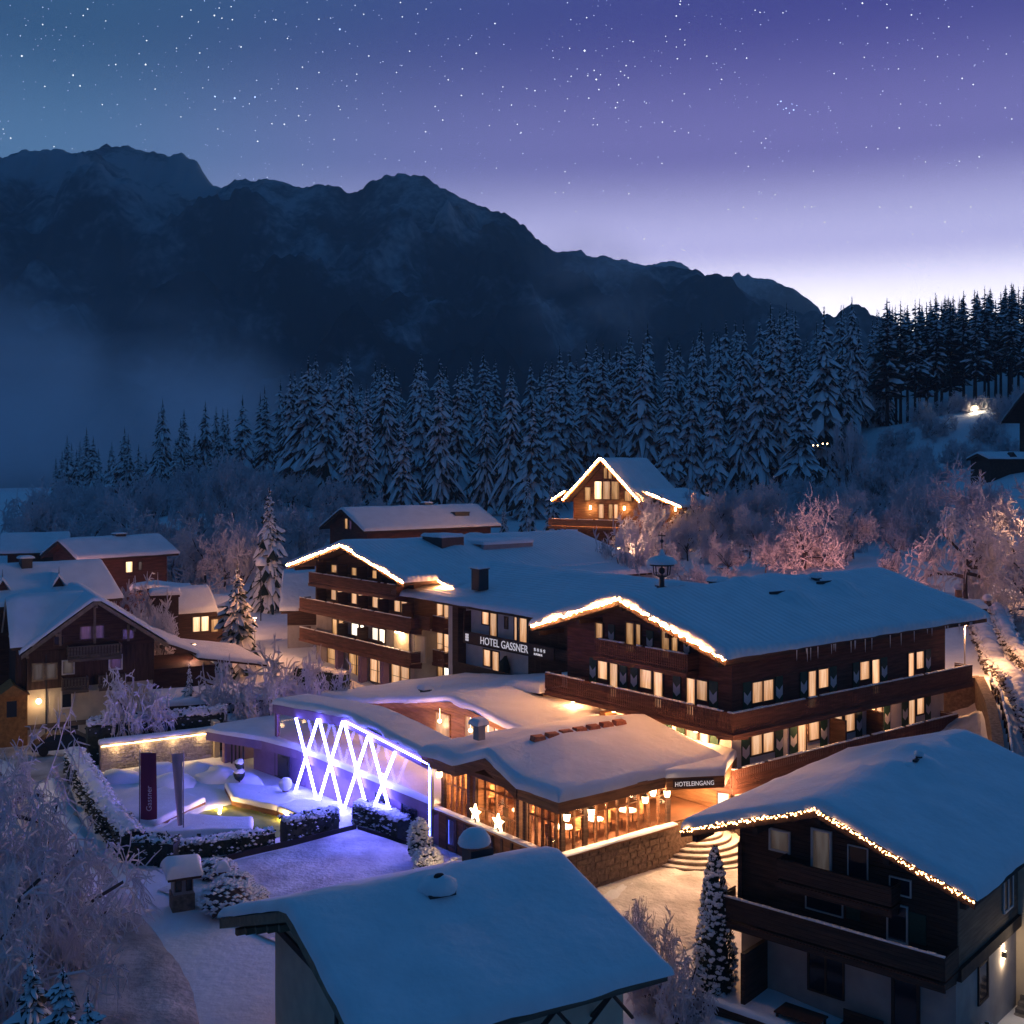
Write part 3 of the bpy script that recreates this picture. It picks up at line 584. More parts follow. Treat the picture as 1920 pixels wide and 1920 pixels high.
for i in range(26):      # icicles along the long eave
    x = rnd.uniform(2, 22); m = MB(); m.tube((x, -1.42, 10.35), (x, -1.42, 10.35-rnd.uniform(.2, .8)), .035, .004, 5); part('icicle', m, 'icy', J)
string_lights([jw(-2.12, -1.4, 10.42), jw(-2.12, 6.6, 12.82), jw(-2.12, 14.4, 10.42)], 'thick band of warm fairy lights along the gable of the house with green shutters', step=.09, r=.05, jit=.09)
for a, b, z, pw in ((-1.05, 1.6, 6.0, 50), (-1.05, 4.6, 6.0, 60), (-1.05, 8.0, 6.0, 34), (-1.05, 11.6, 6.0, 40), (6.0, -.6, 6.05, 12), (13.0, -.6, 6.05, 12), (-.65, .2, 3.2, 26), (.6, -.65, 3.2, 20), (18.5, -.9, 3.2, 130)):
    m = MB(); m.tube((a, b, z), (a, b, z+.1), .12, n=8); dl = part('ceiling_lamp', m, 'lamp', J); lamp_light(dl, (a, b, z-.12), pw*2.2, (1, .44, .17), .1)
# bell turret on the ridge
T = thing('bell_turret', 'dark open bell turret with a round snow cap and spire on the hotel ridge', 'turret', jw(2.1, 7.2, 12.7), JA)
m = MB(); m.tube((0, 0, -.3), (0, 0, 1.1), .17, .15, 8); part('post', m, 'metal', T)
m = MB(); m.tube((0, 0, 1.05), (0, 0, 1.2), .2, .5, 8)
for i in range(8): m.tube((.46*math.cos(i*PI/4), .46*math.sin(i*PI/4), 1.2), (.52*math.cos(i*PI/4), .52*math.sin(i*PI/4), 1.75), .045, n=4)
m.ball((0, 0, 1.45), .2, .2, .22, 8, 5); m.tube((0, 0, 1.75), (0, 0, 1.82), .75, .7, 10); part('bell_cage', m, 'metal', T)
m = MB(); m.tube((0, 0, 1.8), (0, 0, 2.35), .72, .12, 10); cap = part('roof', m, 'metal', T)
m = MB(); m.ball((0, 0, 1.9), .92, .92, .46, 14, 8, wob=.05, zmin=-.12); m.tube((0, 0, 2.2), (0, 0, 2.75), .3, .05, 8); part('snow', m, 'snow', cap, True)
m = MB(); m.tube((0, 0, 2.6), (0, 0, 3.7), .045, .03, 6); m.ball((0, 0, 3.2), .11); m.box(-.02, .02, -.28, .28, 3.5, 3.58); part('spire', m, 'metal', T)

# ------------------------------------------------------------------ left wing
L = thing('hotel_building', 'brown hotel wing with three deep timber balconies and lit rooms, left of the name board', 'hotel', HOT, JA, 'wings of the hotel')
m = MB(); m.box(7.2, 32, 41.4, 58.6, -1.5, 6.2); part('plaster_wall', m, 'plaster_dim', L)
m = MB(); m.box(7.15, 32, 41.4, 58.65, 6.2, 10.3); part('timber_wall', m, 'wood', L)
m = MB(); m.box(9.6, 30, 37.6, 41.42, -1.5, 6.0); part('plaster_wall', m, 'plaster', L)
m = MB(); m.box(9.58, 30, 37.6, 41.42, 6.0, 9.6); part('timber_wall', m, 'wood', L)
gable_wall(L, 7.15, 41.4, 58.65, 50, 10.3, 12.85, .25, .25, .3, 'wood')
rL = gable(L, 5, 33, 39.6, 50, 60.3, 10.6, 13.2, 10.6, .42, .24, seed=8, mt='snow_seam', bumps=[(15, 46, 2.0, .3)])
m = MB(); m.hexa([(8.6, 37.5, 9.83), (33, 37.5, 9.83), (33, 39.58, 10.35), (8.6, 39.58, 10.35), (8.6, 37.5, 10.05), (33, 37.5, 10.05), (33, 39.58, 10.58), (8.6, 39.58, 10.58)]); r2 = part('roof', m, 'wood', L)
snow_sheet(r2, 8.45, 33, 37.4, 39.9, lambda x, y: 10.06+.25*(y-37.5), .42, .3, mt='snow_seam', seed=9)
string_lights([jw(4.88, 39.6, 10.6), jw(4.88, 50, 13.22), jw(4.88, 60.3, 10.62)], 'warm fairy lights along the wide gable of the left hotel wing', step=.12, r=.07, jit=.05)
string_lights([jw(8.4, 37.4, 10.0), jw(8.4, 39.6, 10.58)], 'short run of warm fairy lights on the stepped-back eave of the left wing', step=.1, r=.07)
for y in (41, 45.5, 50, 54.5, 59):
    zt = 12.9-.25*abs(y-50); m = MB(); m.box(5.1, 7.2, y-.12, y+.12, zt-.42, zt-.16); part('purlin', m, 'beam', rL)
Z4, Z3, Z2, Z1 = 9.1, 6.5, 3.6, .9
balcony(L, 'A', 7.2, 6.0, 42.4, 57.8, Z4, 1.0, 'wood_red', sp=.2); balcony(L, 'A', 7.2, 6.0, 40.2, 59.7, Z3, 1.0, 'wood_red', sp=.2); balcony(L, 'A', 7.2, 6.0, 40.2, 59.7, Z2, 1.0, 'wood_red', sp=.2)
for z in (Z3, Z2): balcony(L, 'A', 9.6, 8.4, 38.7, 40.3, z, 1.0, 'wood_red', sp=.2)
for zt, rr, k in ((10.9, [(55.47, 54.5), (54.2, 53.37), (51.71, 50.8), (50.5, 49.72), (48.06, 47.33)], 'lit_dim'),
                  (8.55, [(55.5, 54.56), (54.3, 53.27), (51.71, 50.8), (50.5, 49.72), (48.06, 47.06), (46.85, 46.08), (44.42, 43.48), (43.3, 42.38)], 'lit'),
                  (5.75, [(55.27, 54.4), (54.1, 53.27), (51.71, 50.45), (50.15, 49.53), (48.06, 47.1), (46.85, 45.99)], 'lit_bright')):
    for i in range(0, len(rr), 2):
        s = []
        for j, (a, b) in enumerate(rr[i:i+2]): s.append((a, b, zt-(1.95 if j == 0 else 1.15), zt))
        kk = k if not (k == 'lit_bright' and i == 0) else 'lit_dim'
        window(L, 'A', 7.15, s, kk if not (k == 'lit_bright' and i > 0) else 'lit_white')
for z, ss in ((Z4, (56.6, 52.6, 49.1)), (Z3, (56.6, 52.6, 49.0, 45.5, 41.6)), (Z2, (52.6, 49.0))):
    for b in ss:
        m = MB(); m.box(6.08, 7.2, b-.06, b+.06, z, z+2.1); part('privacy_screen', m, 'wood', L)
        m = MB(); m.box(6.9, 6.98, b-2.9, b-.5, z+.02, z+1.15); part('balcony_planter', m, 'wood_mid', L)
m = MB(); m.box(7.02, 7.16, 41.97, 44.42, 3.7, 5.9); lg = part('loggia_wall', m, 'plaster_cream', L)
m = MB(); m.box(7.02, 7.16, 39.53, 41.06, 3.7, 5.9); part('loggia_wall', m, 'plaster_cream', L)
m = MB(); m.box(6.62, 6.9, 42.6, 43.6, 5.86, 5.98); part('ceiling_lamp', m, 'lamp', lg); lamp_light(lg, (6.4, 43.1, 5.75), 45, (1, .6, .3), .15)
for s, k in (([(56.29, 54.26)], 'lit_dim'), ([(52.29, 51.0), (50.9, 49.72)], 'lit_dim'), ([(48.51, 47.3), (47.2, 45.99)], 'lit'), ([(44.94, 43.6), (43.5, 42.13)], 'lit')):
    window(L, 'A', 7.2, [(a, b, .9, 2.95) for a, b in s], k, muntin=1)
for b in (53.3, 49.1, 45.4):
    m = MB(); m.box(6.4, 7.0, b-.3, b+.3, -1.5, 3.3); part('pillar', m, 'plaster_violet', L)
window(L, 'A', 9.58, [(41.4, 40.5, 7.0, 8.75), (40.35, 39.55, 6.6, 8.75), (39.4, 38.4, 6.6, 8.75)], 'lit')
window(L, 'A', 9.6, [(41.4, 40.5, 4.0, 5.85), (40.35, 39.55, 3.7, 5.85), (39.4, 38.4, 3.7, 5.85)], 'lit', muntin=1)
window(L, 'A', 9.6, [(41.3, 40.5, 2.1, 2.95, 'lit_dim'), (40.3, 39.5, 2.1, 2.95, 'lit_white')])
m = MB(); m.tube((9.5, 38.0, -1), (9.5, 38.0, 9.4), .06); part('downpipe', m, 'metal', L)
m = MB(); m.box(13.3, 15.8, 46.0, 49.2, 11.8, 13.7); hut = part('roof_plant_room', m, 'metal', rL); snow_sheet(hut, 13.2, 15.9, 45.9, 49.3, lambda x, y: 13.7, .3, .25)
m = MB(); m.box(17.5, 23.5, 45.2, 45.6, 11.4, 12.9); hut = part('roof_plant_room', m, 'plaster_grey', rL); snow_sheet(hut, 17.4, 23.6, 45.1, 49.4, lambda x, y: 12.9, .35, .25)
chimney(L, 8.9, 34.3, 10.2, 1.0, 1.0, 1.7, 'metal', .2); chimney(L, 26, 58, 11.5, 1.6, 1.2, 1.2, 'metal', .3)

# ------------------------------------------------------------------ connecting wing with the name board
K = thing('hotel_building', 'low white connecting wing behind the name board, between the two gabled hotel houses', 'hotel', HOT, JA, 'wings of the hotel')
m = MB(); m.box(8, 24, 13.3, 37.5, -1, 9.3); part('plaster_wall', m, 'plaster', K)
gable(K, 6.5, 6.6, 0, 1, 2, 0, .01, 0) if False else None
m = MB(); m.hexa([(6.5, 11, 9.0), (6.5, 37.6, 9.0), (16.2, 37.6, 11.1), (16.2, 11, 11.1), (6.5, 11, 9.22), (6.5, 37.6, 9.22), (16.2, 37.6, 11.3), (16.2, 11, 11.3)][::-1]); m.hexa([(16.2, 11, 11.1), (16.2, 37.6, 11.1), (26, 37.6, 9.0), (26, 11, 9.0), (16.2, 11, 11.3), (16.2, 37.6, 11.3), (26, 37.6, 9.22), (26, 11, 9.22)][::-1])
rK = part('roof', m, 'wood', K)
def zfk(x, y): d = x-16.2; return 11.3-.2165*(math.sqrt(d*d+.06)-.2)
snow_sheet(rK, 6.35, 26, 10.5, 44, zfk, .40, .3, mt='snow_seam', seed=12)
window(K, 'A', 8, [(32.74, 31.89, 7.7, 8.65), (31.7, 30.85, 6.9, 8.65)]); window(K, 'A', 8, [(28.6, 28.3, 6.9, 8.65), (27.95, 27.1, 6.6, 8.65)])
window(K, 'A', 8, [(32.53, 31.68, 4.4, 5.65), (31.4, 30.6, 3.8, 5.65)]); window(K, 'A', 8, [(26.8, 26.17, 3.8, 5.6, 'lit_dim'), (26.0, 25.5, 3.8, 5.6)])
window(K, 'A', 8, [(24.24, 23.45, 6.9, 8.65, 'lit_dim'), (23.27, 22.38, 7.3, 8.65, 'lit_dim')]); window(K, 'A', 8, [(29.8, 29.5, 7.7, 8.5, 'dark_glass')])
m = MB(); m.box(7.93, 8.02, 18, 26.9, 2, 9.0); part('timber_cladding', m, 'wood', K)
m = MB(); m.box(7.0, 8.0, 14.5, 33.9, 6.1, 6.3); m.box(7.0, 7.06, 14.5, 33.9, 6.1, 7.05); part('balcony', m, 'wood', K)
m = MB(); m.box(7.0, 8.0, 23, 35.5, 3.2, 3.4); m.box(7.0, 7.05, 23, 35.5, 3.3, 4.45); part('balcony', m, 'beam', K)
for b in (33.4, 35.0): 
    m = MB(); m.box(7.2, 8, b, b+.8, 4.0, 9.0) if b > 34 else m.box(7.3, 8, b+.9, b+1.0, 6.3, 8.6); part('privacy_screen', m, 'wood', K)
m = MB(); m.ball((7.5, 29.3, 4.6), .45, .45, 1.0, 8, 6, wob=.3); part('potted_conifer', m, 'needle', K)
S = thing('hotel_sign', 'long dark board with white lettering on the balcony of the connecting wing', 'sign', HOT, JA)
m = MB(); m.box(6.9, 6.99, 22.7, 33.9, 6.18, 7.1); part('board', m, 'sign', S)
R_ = (PI/2, 0, -PI/2)
text(S, 'HOTEL GASSNER', (6.88, 31.6, 6.33), R_, .84, sx=.93, ex=.015)
for i in range(4): 
    text(S, '*', (6.88, 24.95-.36*i, 6.42), R_, .62, sx=.9)
text(S, 'SUPERIOR', (6.88, 24.95, 6.32), R_, .22, sx=1.0)
m = MB()
for i in range(2):
    for j in range(3): m.box(6.87, 6.895, 33.15+.22*i, 33.33+.22*i, 6.35+.2*j, 6.52+.2*j)
part('emblem', m, 'letter', S)
m = MB(); m.box(6.87, 6.9, 19.3, 20.5, 6.4, 7.0); part('notice_panel', m, 'snow', S)

# ------------------------------------------------------------------ spa hall: two shallow snow roofs and the facade with the crossed light tubes
P = thing('spa_hall', 'low spa hall with a bent snow roof and tall white crossing light tubes', 'building', HOT, JA)
def seg_roof(parent, a0, a1, pts, seed, T=.42, mt='snow'):
    """roof that follows a polyline (b,z) and runs along a"""
    m = MB()
    for (b0, z0), (b1, z1) in zip(pts, pts[1:]):
        m.hexa([(a0, b0, z0-.25), (a1, b0, z0-.25), (a1, b1, z1-.25), (a0, b1, z1-.25), (a0, b0, z0), (a1, b0, z0), (a1, b1, z1), (a0, b1, z1)])
    o = part('roof', m, 'wood', parent); B_ = [p[0] for p in pts]; Z_ = [p[1] for p in pts]
    snow_sheet(o, a0-.15, a1, B_[0]-.1, B_[-1]+.1, lambda x, y: float(np.interp(y, B_, Z_)), T, .35, mt=mt, seed=seed)
    return o
rP = seg_roof(P, -12.7, -10.1, [(9.75, 4.72), (14, 5.12), (18.5, 5.45), (23, 5.15), (28, 4.72)], 21)
for (b0, z0), (b1, z1) in zip([(9.75, 4.72), (18.5, 5.45)], [(18.5, 5.45), (28, 4.72)]):
    m = MB(); m.hexa([(-12.86, b0, z0-.55), (-12.72, b0, z0-.55), (-12.72, b1, z1-.55), (-12.86, b1, z1-.55), (-12.86, b0, z0), (-12.72, b0, z0), (-12.72, b1, z1), (-12.86, b1, z1)]); part('fascia', m, 'plaster_violet', P)
m = MB(); m.tube((-12.95, 9.8, 4.55), (-12.95, 18.5, 5.28), .05, n=6); part('light_strip', m, 'led', P)
m = MB(); m.box(-12.9, -12.72, 9.6, 9.78, -.2, 4.6); part('post', m, 'steel', P)
m = MB(); m.tube((-12.95, 9.68, -.1), (-12.95, 9.68, 4.55), .035, n=6); part('light_strip', m, 'led_blue', P)
m = MB(); m.box(-12.7, -12.5, 27.7, 28.0, 2.3, 4.5); part('post', m, 'plaster_violet', P)
Tt = [(24.5, 4.45), (21.5, 4.9), (18.5, 5.28), (15.65, 4.95), (12.8, 4.6)]; Tb = [(24.6, -.5), (21.6, -.5), (18.6, -.3), (15.6, .1), (12.9, .1)]
for i in range(4):
    for a, b in (((i), (i+1)), ((i+1), (i))):
        m = MB(); k = .05 if a < b else -.05; m.tube((-13.05+k, Tt[a][0], Tt[a][1]), (-13.05+k, Tb[b][0], Tb[b][1]), .085, n=8); part('light_tube', m, 'led', P)
g_ = bpy.data.materials.new('reflective_glazing'); g_.use_nodes = True; t = g_.node_tree; t.nodes.clear()
o_ = N(t, 'ShaderNodeOutputMaterial'); tr = N(t, 'ShaderNodeBsdfTransparent'); gl = N(t, 'ShaderNodeBsdfGlossy'); gl.inputs['Roughness'].default_value = .03; mxs = N(t, 'ShaderNodeMixShader'); fz = N(t, 'ShaderNodeFresnel'); fz.inputs[0].default_value = 1.6
tr.inputs[0].default_value = (.9, .88, .87, 1); fz.outputs[0]; lw = N(t, 'ShaderNodeLayerWeight'); pw = N(t, 'ShaderNodeMath', operation='POWER'); pw.inputs[1].default_value = 3; t.links.new(lw.outputs['Facing'], pw.inputs[0]); ml = N(t, 'ShaderNodeMath', operation='MULTIPLY_ADD'); ml.inputs[1].default_value = .05; ml.inputs[2].default_value = .012; t.links.new(pw.outputs[0], ml.inputs[0]); t.links.new(ml.outputs[0], mxs.inputs[0]); t.links.new(tr.outputs[0], mxs.inputs[1]); t.links.new(gl.outputs[0], mxs.inputs[2]); t.links.new(mxs.outputs[0], o_.inputs[0]); M['glazing'] = g_
for i in range(6):
    b0 = 9.85+i*2.97; b1 = b0+2.92; m = MB(); zt = lambda b: 4.1+(.73*(b-9.75)/8.75 if b < 18.5 else .73*(28-b)/9.5)
    m.prism([(-12.60, b0, 2.65), (-12.60, b1, 2.65), (-12.60, b1, zt(b1)), (-12.60, b0, zt(b0))], (.02, 0, 0)); part('glass_panel', m, 'glazing', P)
# lower storey with its own flat snow roof, curved at the left end
PV = [(-12.75, 9.8), (-12.75, 25.0), (-13.4, 28.5), (-14.6, 31.5), (-15.2, 33.2), (-14.2, 34.2), (-10, 34.4), (-6, 32), (-5.6, 9.8)]
m = MB(); m.prism([(*p, 1.75) for p in PV], (0, 0, .55)); pvr = part('lower_roof', m, 'plaster_violet', P)
def snow_poly(parent, poly, z, T, name='snow', rings=(1, .992, .975, .95, .9, .75, .5, .25, .02), seed=0):
    Q = []
    for i in range(len(poly)):
        a, b = Vector((*poly[i], 0)), Vector((*poly[(i+1) % len(poly)], 0)); n = max(1, int((b-a).length/.7))
        Q += [a.lerp(b, k/n) for k in range(n)]
    c = sum(Q, Vector())/len(Q); rows_ = []
    for i, s in enumerate(rings):
        h = T*min(1, math.sqrt(max(0, 1-(1-min(1, i/4))**2)))
        rows_.append([(c.x+(q.x-c.x)*s, c.y+(q.y-c.y)*s, z+h+.07*(i > 1)*fnoise(q.x*s*.5+seed, q.y*s*.5, 3)) for q in Q+[Q[0]]])
    m = MB(); m.grid(rows_); return part(name, m, 'snow', parent, True)
snow_poly(pvr, PV, 2.302, .3)
m = MB(); m.prism([(-12.2, 9.8, -.6), (-12.2, 25.0, -.6), (-12.6, 28.5, -.6), (-13.0, 30.5, -.6), (-6, 30.5, -.6), (-6, 9.8, -.6)], (0, 0, 2.34)); part('wall', m, 'plaster_violet', P)
m = MB(); m.box(-13.9, -6, 33.1, 33.5, -.6, 1.74); m.box(-6.4, -6, 30, 33.3, -.6, 1.74); part('wall', m, 'plaster_violet', P)
for b in (30.9, 31.5, 32.1, 32.7): 
    m = MB(); m.box(-13.6, -13.5, b, b+.08, -.3, 1.74); part('grille_bar', m, 'metal', P)
for (b0, b1) in ((28.2, 26.4), (16.2, 14.9), (13.4, 12.1)): window(P, 'A', -12.2 if b0 < 20 else -12.5, [(b0, b1, .0, 1.5, 'dark_glass')], fr='metal')
lamp_light(P, (-8.2, 12.5, 4.2), 120, (1, .50, .22), .3); lamp_light(P, (-8.2, 18.5, 4.4), 80, (1, .5, .3), .3); lamp_light(P, (-8.4, 24.5, 4.0), 14, (1, .45, .35), .3)
lamp_light(P, (-11.5, 32, 1.2), 4, (1, .75, .4), .1)

# ------------------------------------------------------------------ dining hall between spa and hotel (second snow roof with a lit gable)
D = thing('dining_hall', 'dining hall under a broad shallow snow roof with hanging lamps glowing in its gable', 'building', HOT, JA)
rD = seg_roof(D, -6.4, 7.9, [(9.3, 5.1), (16.8, 5.88), (27.5, 4.0), (34, 3.3)], 31, .42)
for (b0, z0), (b1, z1) in (((9.3, 5.1), (16.8, 5.88)), ((16.8, 5.88), (27.5, 4.0))):
    m = MB(); m.hexa([(-6.56, b0, z0-.34), (-6.42, b0, z0-.34), (-6.42, b1, z1-.34), (-6.56, b1, z1-.34), (-6.56, b0, z0), (-6.42, b0, z0), (-6.42, b1, z1), (-6.56, b1, z1)]); part('bargeboard', m, 'wood_warm', rD)
m = MB(); m.prism([(-5.2, 9.8, 1), (-5.2, 27, 1), (-5.2, 27, 3.7), (-5.2, 16.8, 5.55), (-5.2, 9.8, 4.85)], (.3, 0, 0)); part('gable_wall', m, 'wood_warm', D)
for (b0, b1, z1) in ((20.2, 18.7, 4.5), (17.0, 15.6, 4.8), (15.5, 14.1, 4.75), (14.0, 12.6, 4.6), (12.5, 11.1, 4.5)):
    window(D, 'A', -5.2, [(b0, b1, 3.0, z1)], 'lit_dim', fr='wood_warm')
for b in (16.1, 14.3, 13.2, 12.0, 19.4):
    m = MB(); m.ball((-5.5, b, 4.1), .13, nu=8, nv=6); m.tube((-5.5, b, 4.2), (-5.5, b, 4.9), .012, n=4); part('hanging_lamp', m, 'lamp', D)
lamp_light(D, (-5.9, 14.6, 4.2), 22, (1, .6, .3), .2); lamp_light(D, (-5.9, 20, 3.6), 10, (1, .6, .3), .2)
chimney(D, -3.5, 24, 4.6, .5, .5, .5, 'metal', .3)
# ------------------------------------------------------------------ restaurant pavilion with glass walls
RS_ = thing('restaurant_pavilion', 'glass walled timber restaurant pavilion glowing inside on a stone base under rounded snow', 'restaurant', HOT, JA)
def stones(parent, face, plane, p0, p1, z0, z1, rows_, mt, wmin=.35, wmax=.8, seed=1, proud=.06, limit=400):
    """a facing of single rough stones, joints recessed"""
    r = random.Random(seed); hz = (z1-z0)/rows_; k = 0
    for i in range(rows_):
        p = p0
        while p < p1-.05 and k < limit:
            q = min(p1, p+r.uniform(wmin, wmax)); 
            if p1-q < .2: q = p1
            e = r.uniform(.02, proud); j = .02; za, zb = z0+i*hz+j, z0+(i+1)*hz-j
            m = MB(); P0 = [fpt(face, plane, a, -.05, z) for a, z in ((p+j, za), (q-j, za), (q-j, zb), (p+j, zb))]
            P1 = [fpt(face, plane, a+r.uniform(-.02, .02), e, z+r.uniform(-.015, .015)) for a, z in ((p+j+.03, za+.02), (q-j-.03, za+.02), (q-j-.03, zb-.02), (p+j+.03, zb-.02))]
            m.hexa(P0+P1 if face == 'B' else P0+P1); part('stone', m, mt, parent); k += 1; p = q
m = MB(); m.box(-12.25, -2, .05, 9.8, -.6, 2.08); base = part('stone_base', m, 'stone', RS_)
stones(base, 'B', .05, -12.25, -4.6, -.1, 2.0, 6, 'stone', seed=3); stones(base, 'A', -12.25, .05, 2.4, .0, 2.0, 6, 'stone_grey', seed=4)
m = MB(); m.box(-12.3, -12.2, 2.45, 9.75, .1, 1.95); part('board_cladding', m, 'wood_mid', RS_)
for b in np.arange(2.6, 9.6, .78): 
    m = MB(); m.box(-12.36, -12.3, b, b+.16, .1, 1.95); part('batten', m, 'beam', RS_)
for (b0, b1) in ((8.9, 8.3), (7.3, 7.0)): window(RS_, 'A', -12.3, [(b0, b1, .4, 1.7, 'dark_glass')], fr='beam')
m = MB(); m.box(-12.75, -4.6, -.45, .04, 2.08, 2.2); m.box(-12.75, -12.26, .04, 9.9, 2.08, 2.2); ledge = part('ledge', m, 'wood_warm', RS_)
snow_sheet(ledge, -12.78, -4.6, -.48, -.02, lambda x, y: 2.2, .1, .1, step=.5, seed=3); snow_sheet(ledge, -12.78, -12.35, .05, 9.9, lambda x, y: 2.2, .1, .1, step=.5, seed=5)
m = MB(); m.box(-12.2, -1, .1, 9.8, 2.1, 2.18); part('floor', m, 'wood_mid', RS_)
m = MB(); m.box(-1.1, -1, .1, 9.8, 2.2, 4.6); m.box(-12.1, -1.1, 9.7, 9.8, 2.2, 4.6); m.box(-7.0, -6.9, 4.0, 9.7, 2.2, 4.6); part('inner_wall', m, 'wood_warm', RS_)
m = MB(); m.box(-12.2, -1, .1, 9.8, 4.62, 4.68); part('ceiling', m, 'wood_warm', RS_)
# glass walls: one panel per bay between mullions
aa = list(np.linspace(-12.0, -4.9, 11)); 
for x0, x1 in zip(aa, aa[1:]):
    m = MB(); m.box(x0+.05, x1-.05, .0, .02, 2.3, 4.25); part('glass_panel', m, 'glazing', RS_)
for i, x in enumerate(aa):
    m = MB(); w_ = .13 if i in (0, 2, 10) else .05; m.box(x-w_, x+w_, -.06, .08, 2.2, 4.3); part('mullion', m, 'wood_mid' if w_ < .1 else 'wood', RS_)
m = MB(); m.box(-12.1, -4.8, -.05, .07, 3.72, 3.78); m.box(-12.1, -4.8, -.05, .07, 4.25, 4.35); part('transom', m, 'wood_mid', RS_)
def glazed_bay(plane, b0, b1, n, z0, z1):
    bb = list(np.linspace(b0, b1, n+1))
    for y0, y1 in zip(bb, bb[1:]):
        m = MB(); m.box(plane, plane+.02, min(y0, y1)+.04, max(y0, y1)-.04, z0, z1); part('glass_panel', m, 'glazing', RS_)
    for y in bb:
        m = MB(); m.box(plane-.06, plane+.08, y-.05, y+.05, z0-.1, z1+.1); part('mullion', m, 'wood_mid', RS_)
    m = MB(); m.box(plane-.05, plane+.07, min(b0, b1), max(b0, b1), (z0+2*z1)/3-.03, (z0+2*z1)/3+.03); part('transom', m, 'wood_mid', RS_)
glazed_bay(-12.2, .25, 2.2, 4, 2.3, 4.25); glazed_bay(-12.2, 7.2, 9.1, 4, 2.3, 4.2); glazed_bay(-11.7, 3.1, 6.3, 4, 2.3, 4.5)
for b in (2.45, 2.95, 6.5, 7.0, 9.3):
    m = MB(); m.box(-12.35, -12.1, b-.11, b+.11, 2.2, 4.7); part('post', m, 'wood', RS_)
m = MB(); m.box(-12.2, -11.7, 2.95, 3.08, 2.2, 4.6); m.box(-12.2, -11.7, 6.35, 6.48, 2.2, 4.6); m.prism([(-11.72, 2.95, 4.6), (-11.72, 6.5, 4.6), (-11.72, 4.72, 5.45)], (.08, 0, 0)); part('bay_panel', m, 'wood_warm', RS_)
m = MB(); m.box(-12.32, -12.28, 3.0, 6.4, 2.95, 3.0)
for i in range(12): m.box(-12.32, -12.29, 3.05+i*.29, 3.08+i*.29, 2.25, 2.95)
part('parapet_rail', m, 'wood_warm', RS_)
# furniture seen through the glass
def table_set(x, y):
    t_ = thing('dining_table', 'dining table with a white cloth seen through the restaurant glass', 'table', jw(x, y, 2.18), JA, 'tables laid inside the glass restaurant')
    m = MB(); m.tube((0, 0, 0), (0, 0, .7), .05, n=6); part('leg', m, 'beam', t_)
    m = MB(); m.tube((0, 0, .7), (0, 0, .75), .48, n=12); part('tabletop', m, 'white', t_)
    for i in range(2):
        c = thing('dining_chair', 'high backed dining chair beside a table in the glass restaurant', 'chair', jw(x-.75+1.5*i, y, 2.18), JA, 'chairs inside the glass restaurant')
        m = MB(); m.box(-.22, .22, -.22, .22, .42, .48); part('seat', m, 'wood_warm', c)
        m = MB(); m.box(-.24+.42*i, -.18+.42*i, -.22, .22, .48, 1.05); part('backrest', m, 'wood_warm', c)
        for sx_ in (-.19, .19):
            for sy in (-.19, .19):
                m = MB(); m.box(sx_-.02, sx_+.02, sy-.02, sy+.02, 0, .42); part('leg', m, 'beam', c)
for x in (-10.9, -8.9, -6.6): table_set(x, 1.2)
table_set(-10.8, 4.6); table_set(-10.8, 8.2)
for (x, y) in ((-10.6, 1.3), (-8.6, 1.2), (-6.4, 1.4), (-10.4, 4.7), (-10.5, 8.3)):
    m = MB(); m.tube((x, y, 3.75), (x, y, 3.98), .26, .16, 10); m.tube((x, y, 3.98), (x, y, 4.6), .012, n=4); hl = part('hanging_lamp', m, 'star', RS_)
    lamp_light(hl, (x, y, 3.5), 150, (1, .52, .24), .2)
# roof: eaves slab, fascia and thick rounded snow with a small front gable
m = MB(); m.box(-12.9, -3.5, -.75, 10.4, 4.7, 4.95); rR = part('roof', m, 'wood_mid', RS_)
for q in ((-12.98, -4.9, -.84, -.752), (-12.98, -12.902, -.752, 2.2), (-12.98, -12.902, 7.2, 10.4)):
    m = MB(); m.box(*q, 4.4, 4.98); part('fascia', m, 'wood_warm', rR)
for s_, y0, y1 in ((1, 2.2, 4.72), (-1, 7.24, 4.72)):
    m = MB(); m.hexa([(-13.05, y0, 4.42), (-12.9, y0, 4.42), (-12.9, y1, 5.32), (-13.05, y1, 5.32), (-13.05, y0, 4.96), (-12.9, y0, 4.96), (-12.9, y1, 5.88), (-13.05, y1, 5.88)]); part('bargeboard', m, 'wood_mid', rR)
def zfr(x, y):
    hip = min(1.15, .20*min(x+13, y+.8, 10.5-y))
    gb = max(0, 1-abs(y-4.72)/2.6)*.92*min(1, max(0, (1-(x+13)/7)))
    return 4.96+max(hip, 0)+gb*(1 if hip < .9 else .8)
snow_sheet(rR, -13.05, -1.5, -.95, 10.5, zfr, .48, .42, step=.45, seed=41, rough=.09)
for i in range(7):      # snow guard and bare tiles along the ridge
    m = MB(); x = -10.4+i*.95; m.hexa([(x, 4.0, 6.42), (x+.8, 4.0, 6.42), (x+.8, 4.4, 6.42), (x, 4.4, 6.42), (x+.05, 4.02, 6.66+.03*(i % 2)), (x+.72, 4.02, 6.62), (x+.74, 4.36, 6.66), (x+.03, 4.36, 6.7)]); part('ridge_tile', m, 'tile', rR)
chimney(RS_, -11.2, 7.6, 6.0, .45, .45, .7, 'plaster_grey', .35, 3)
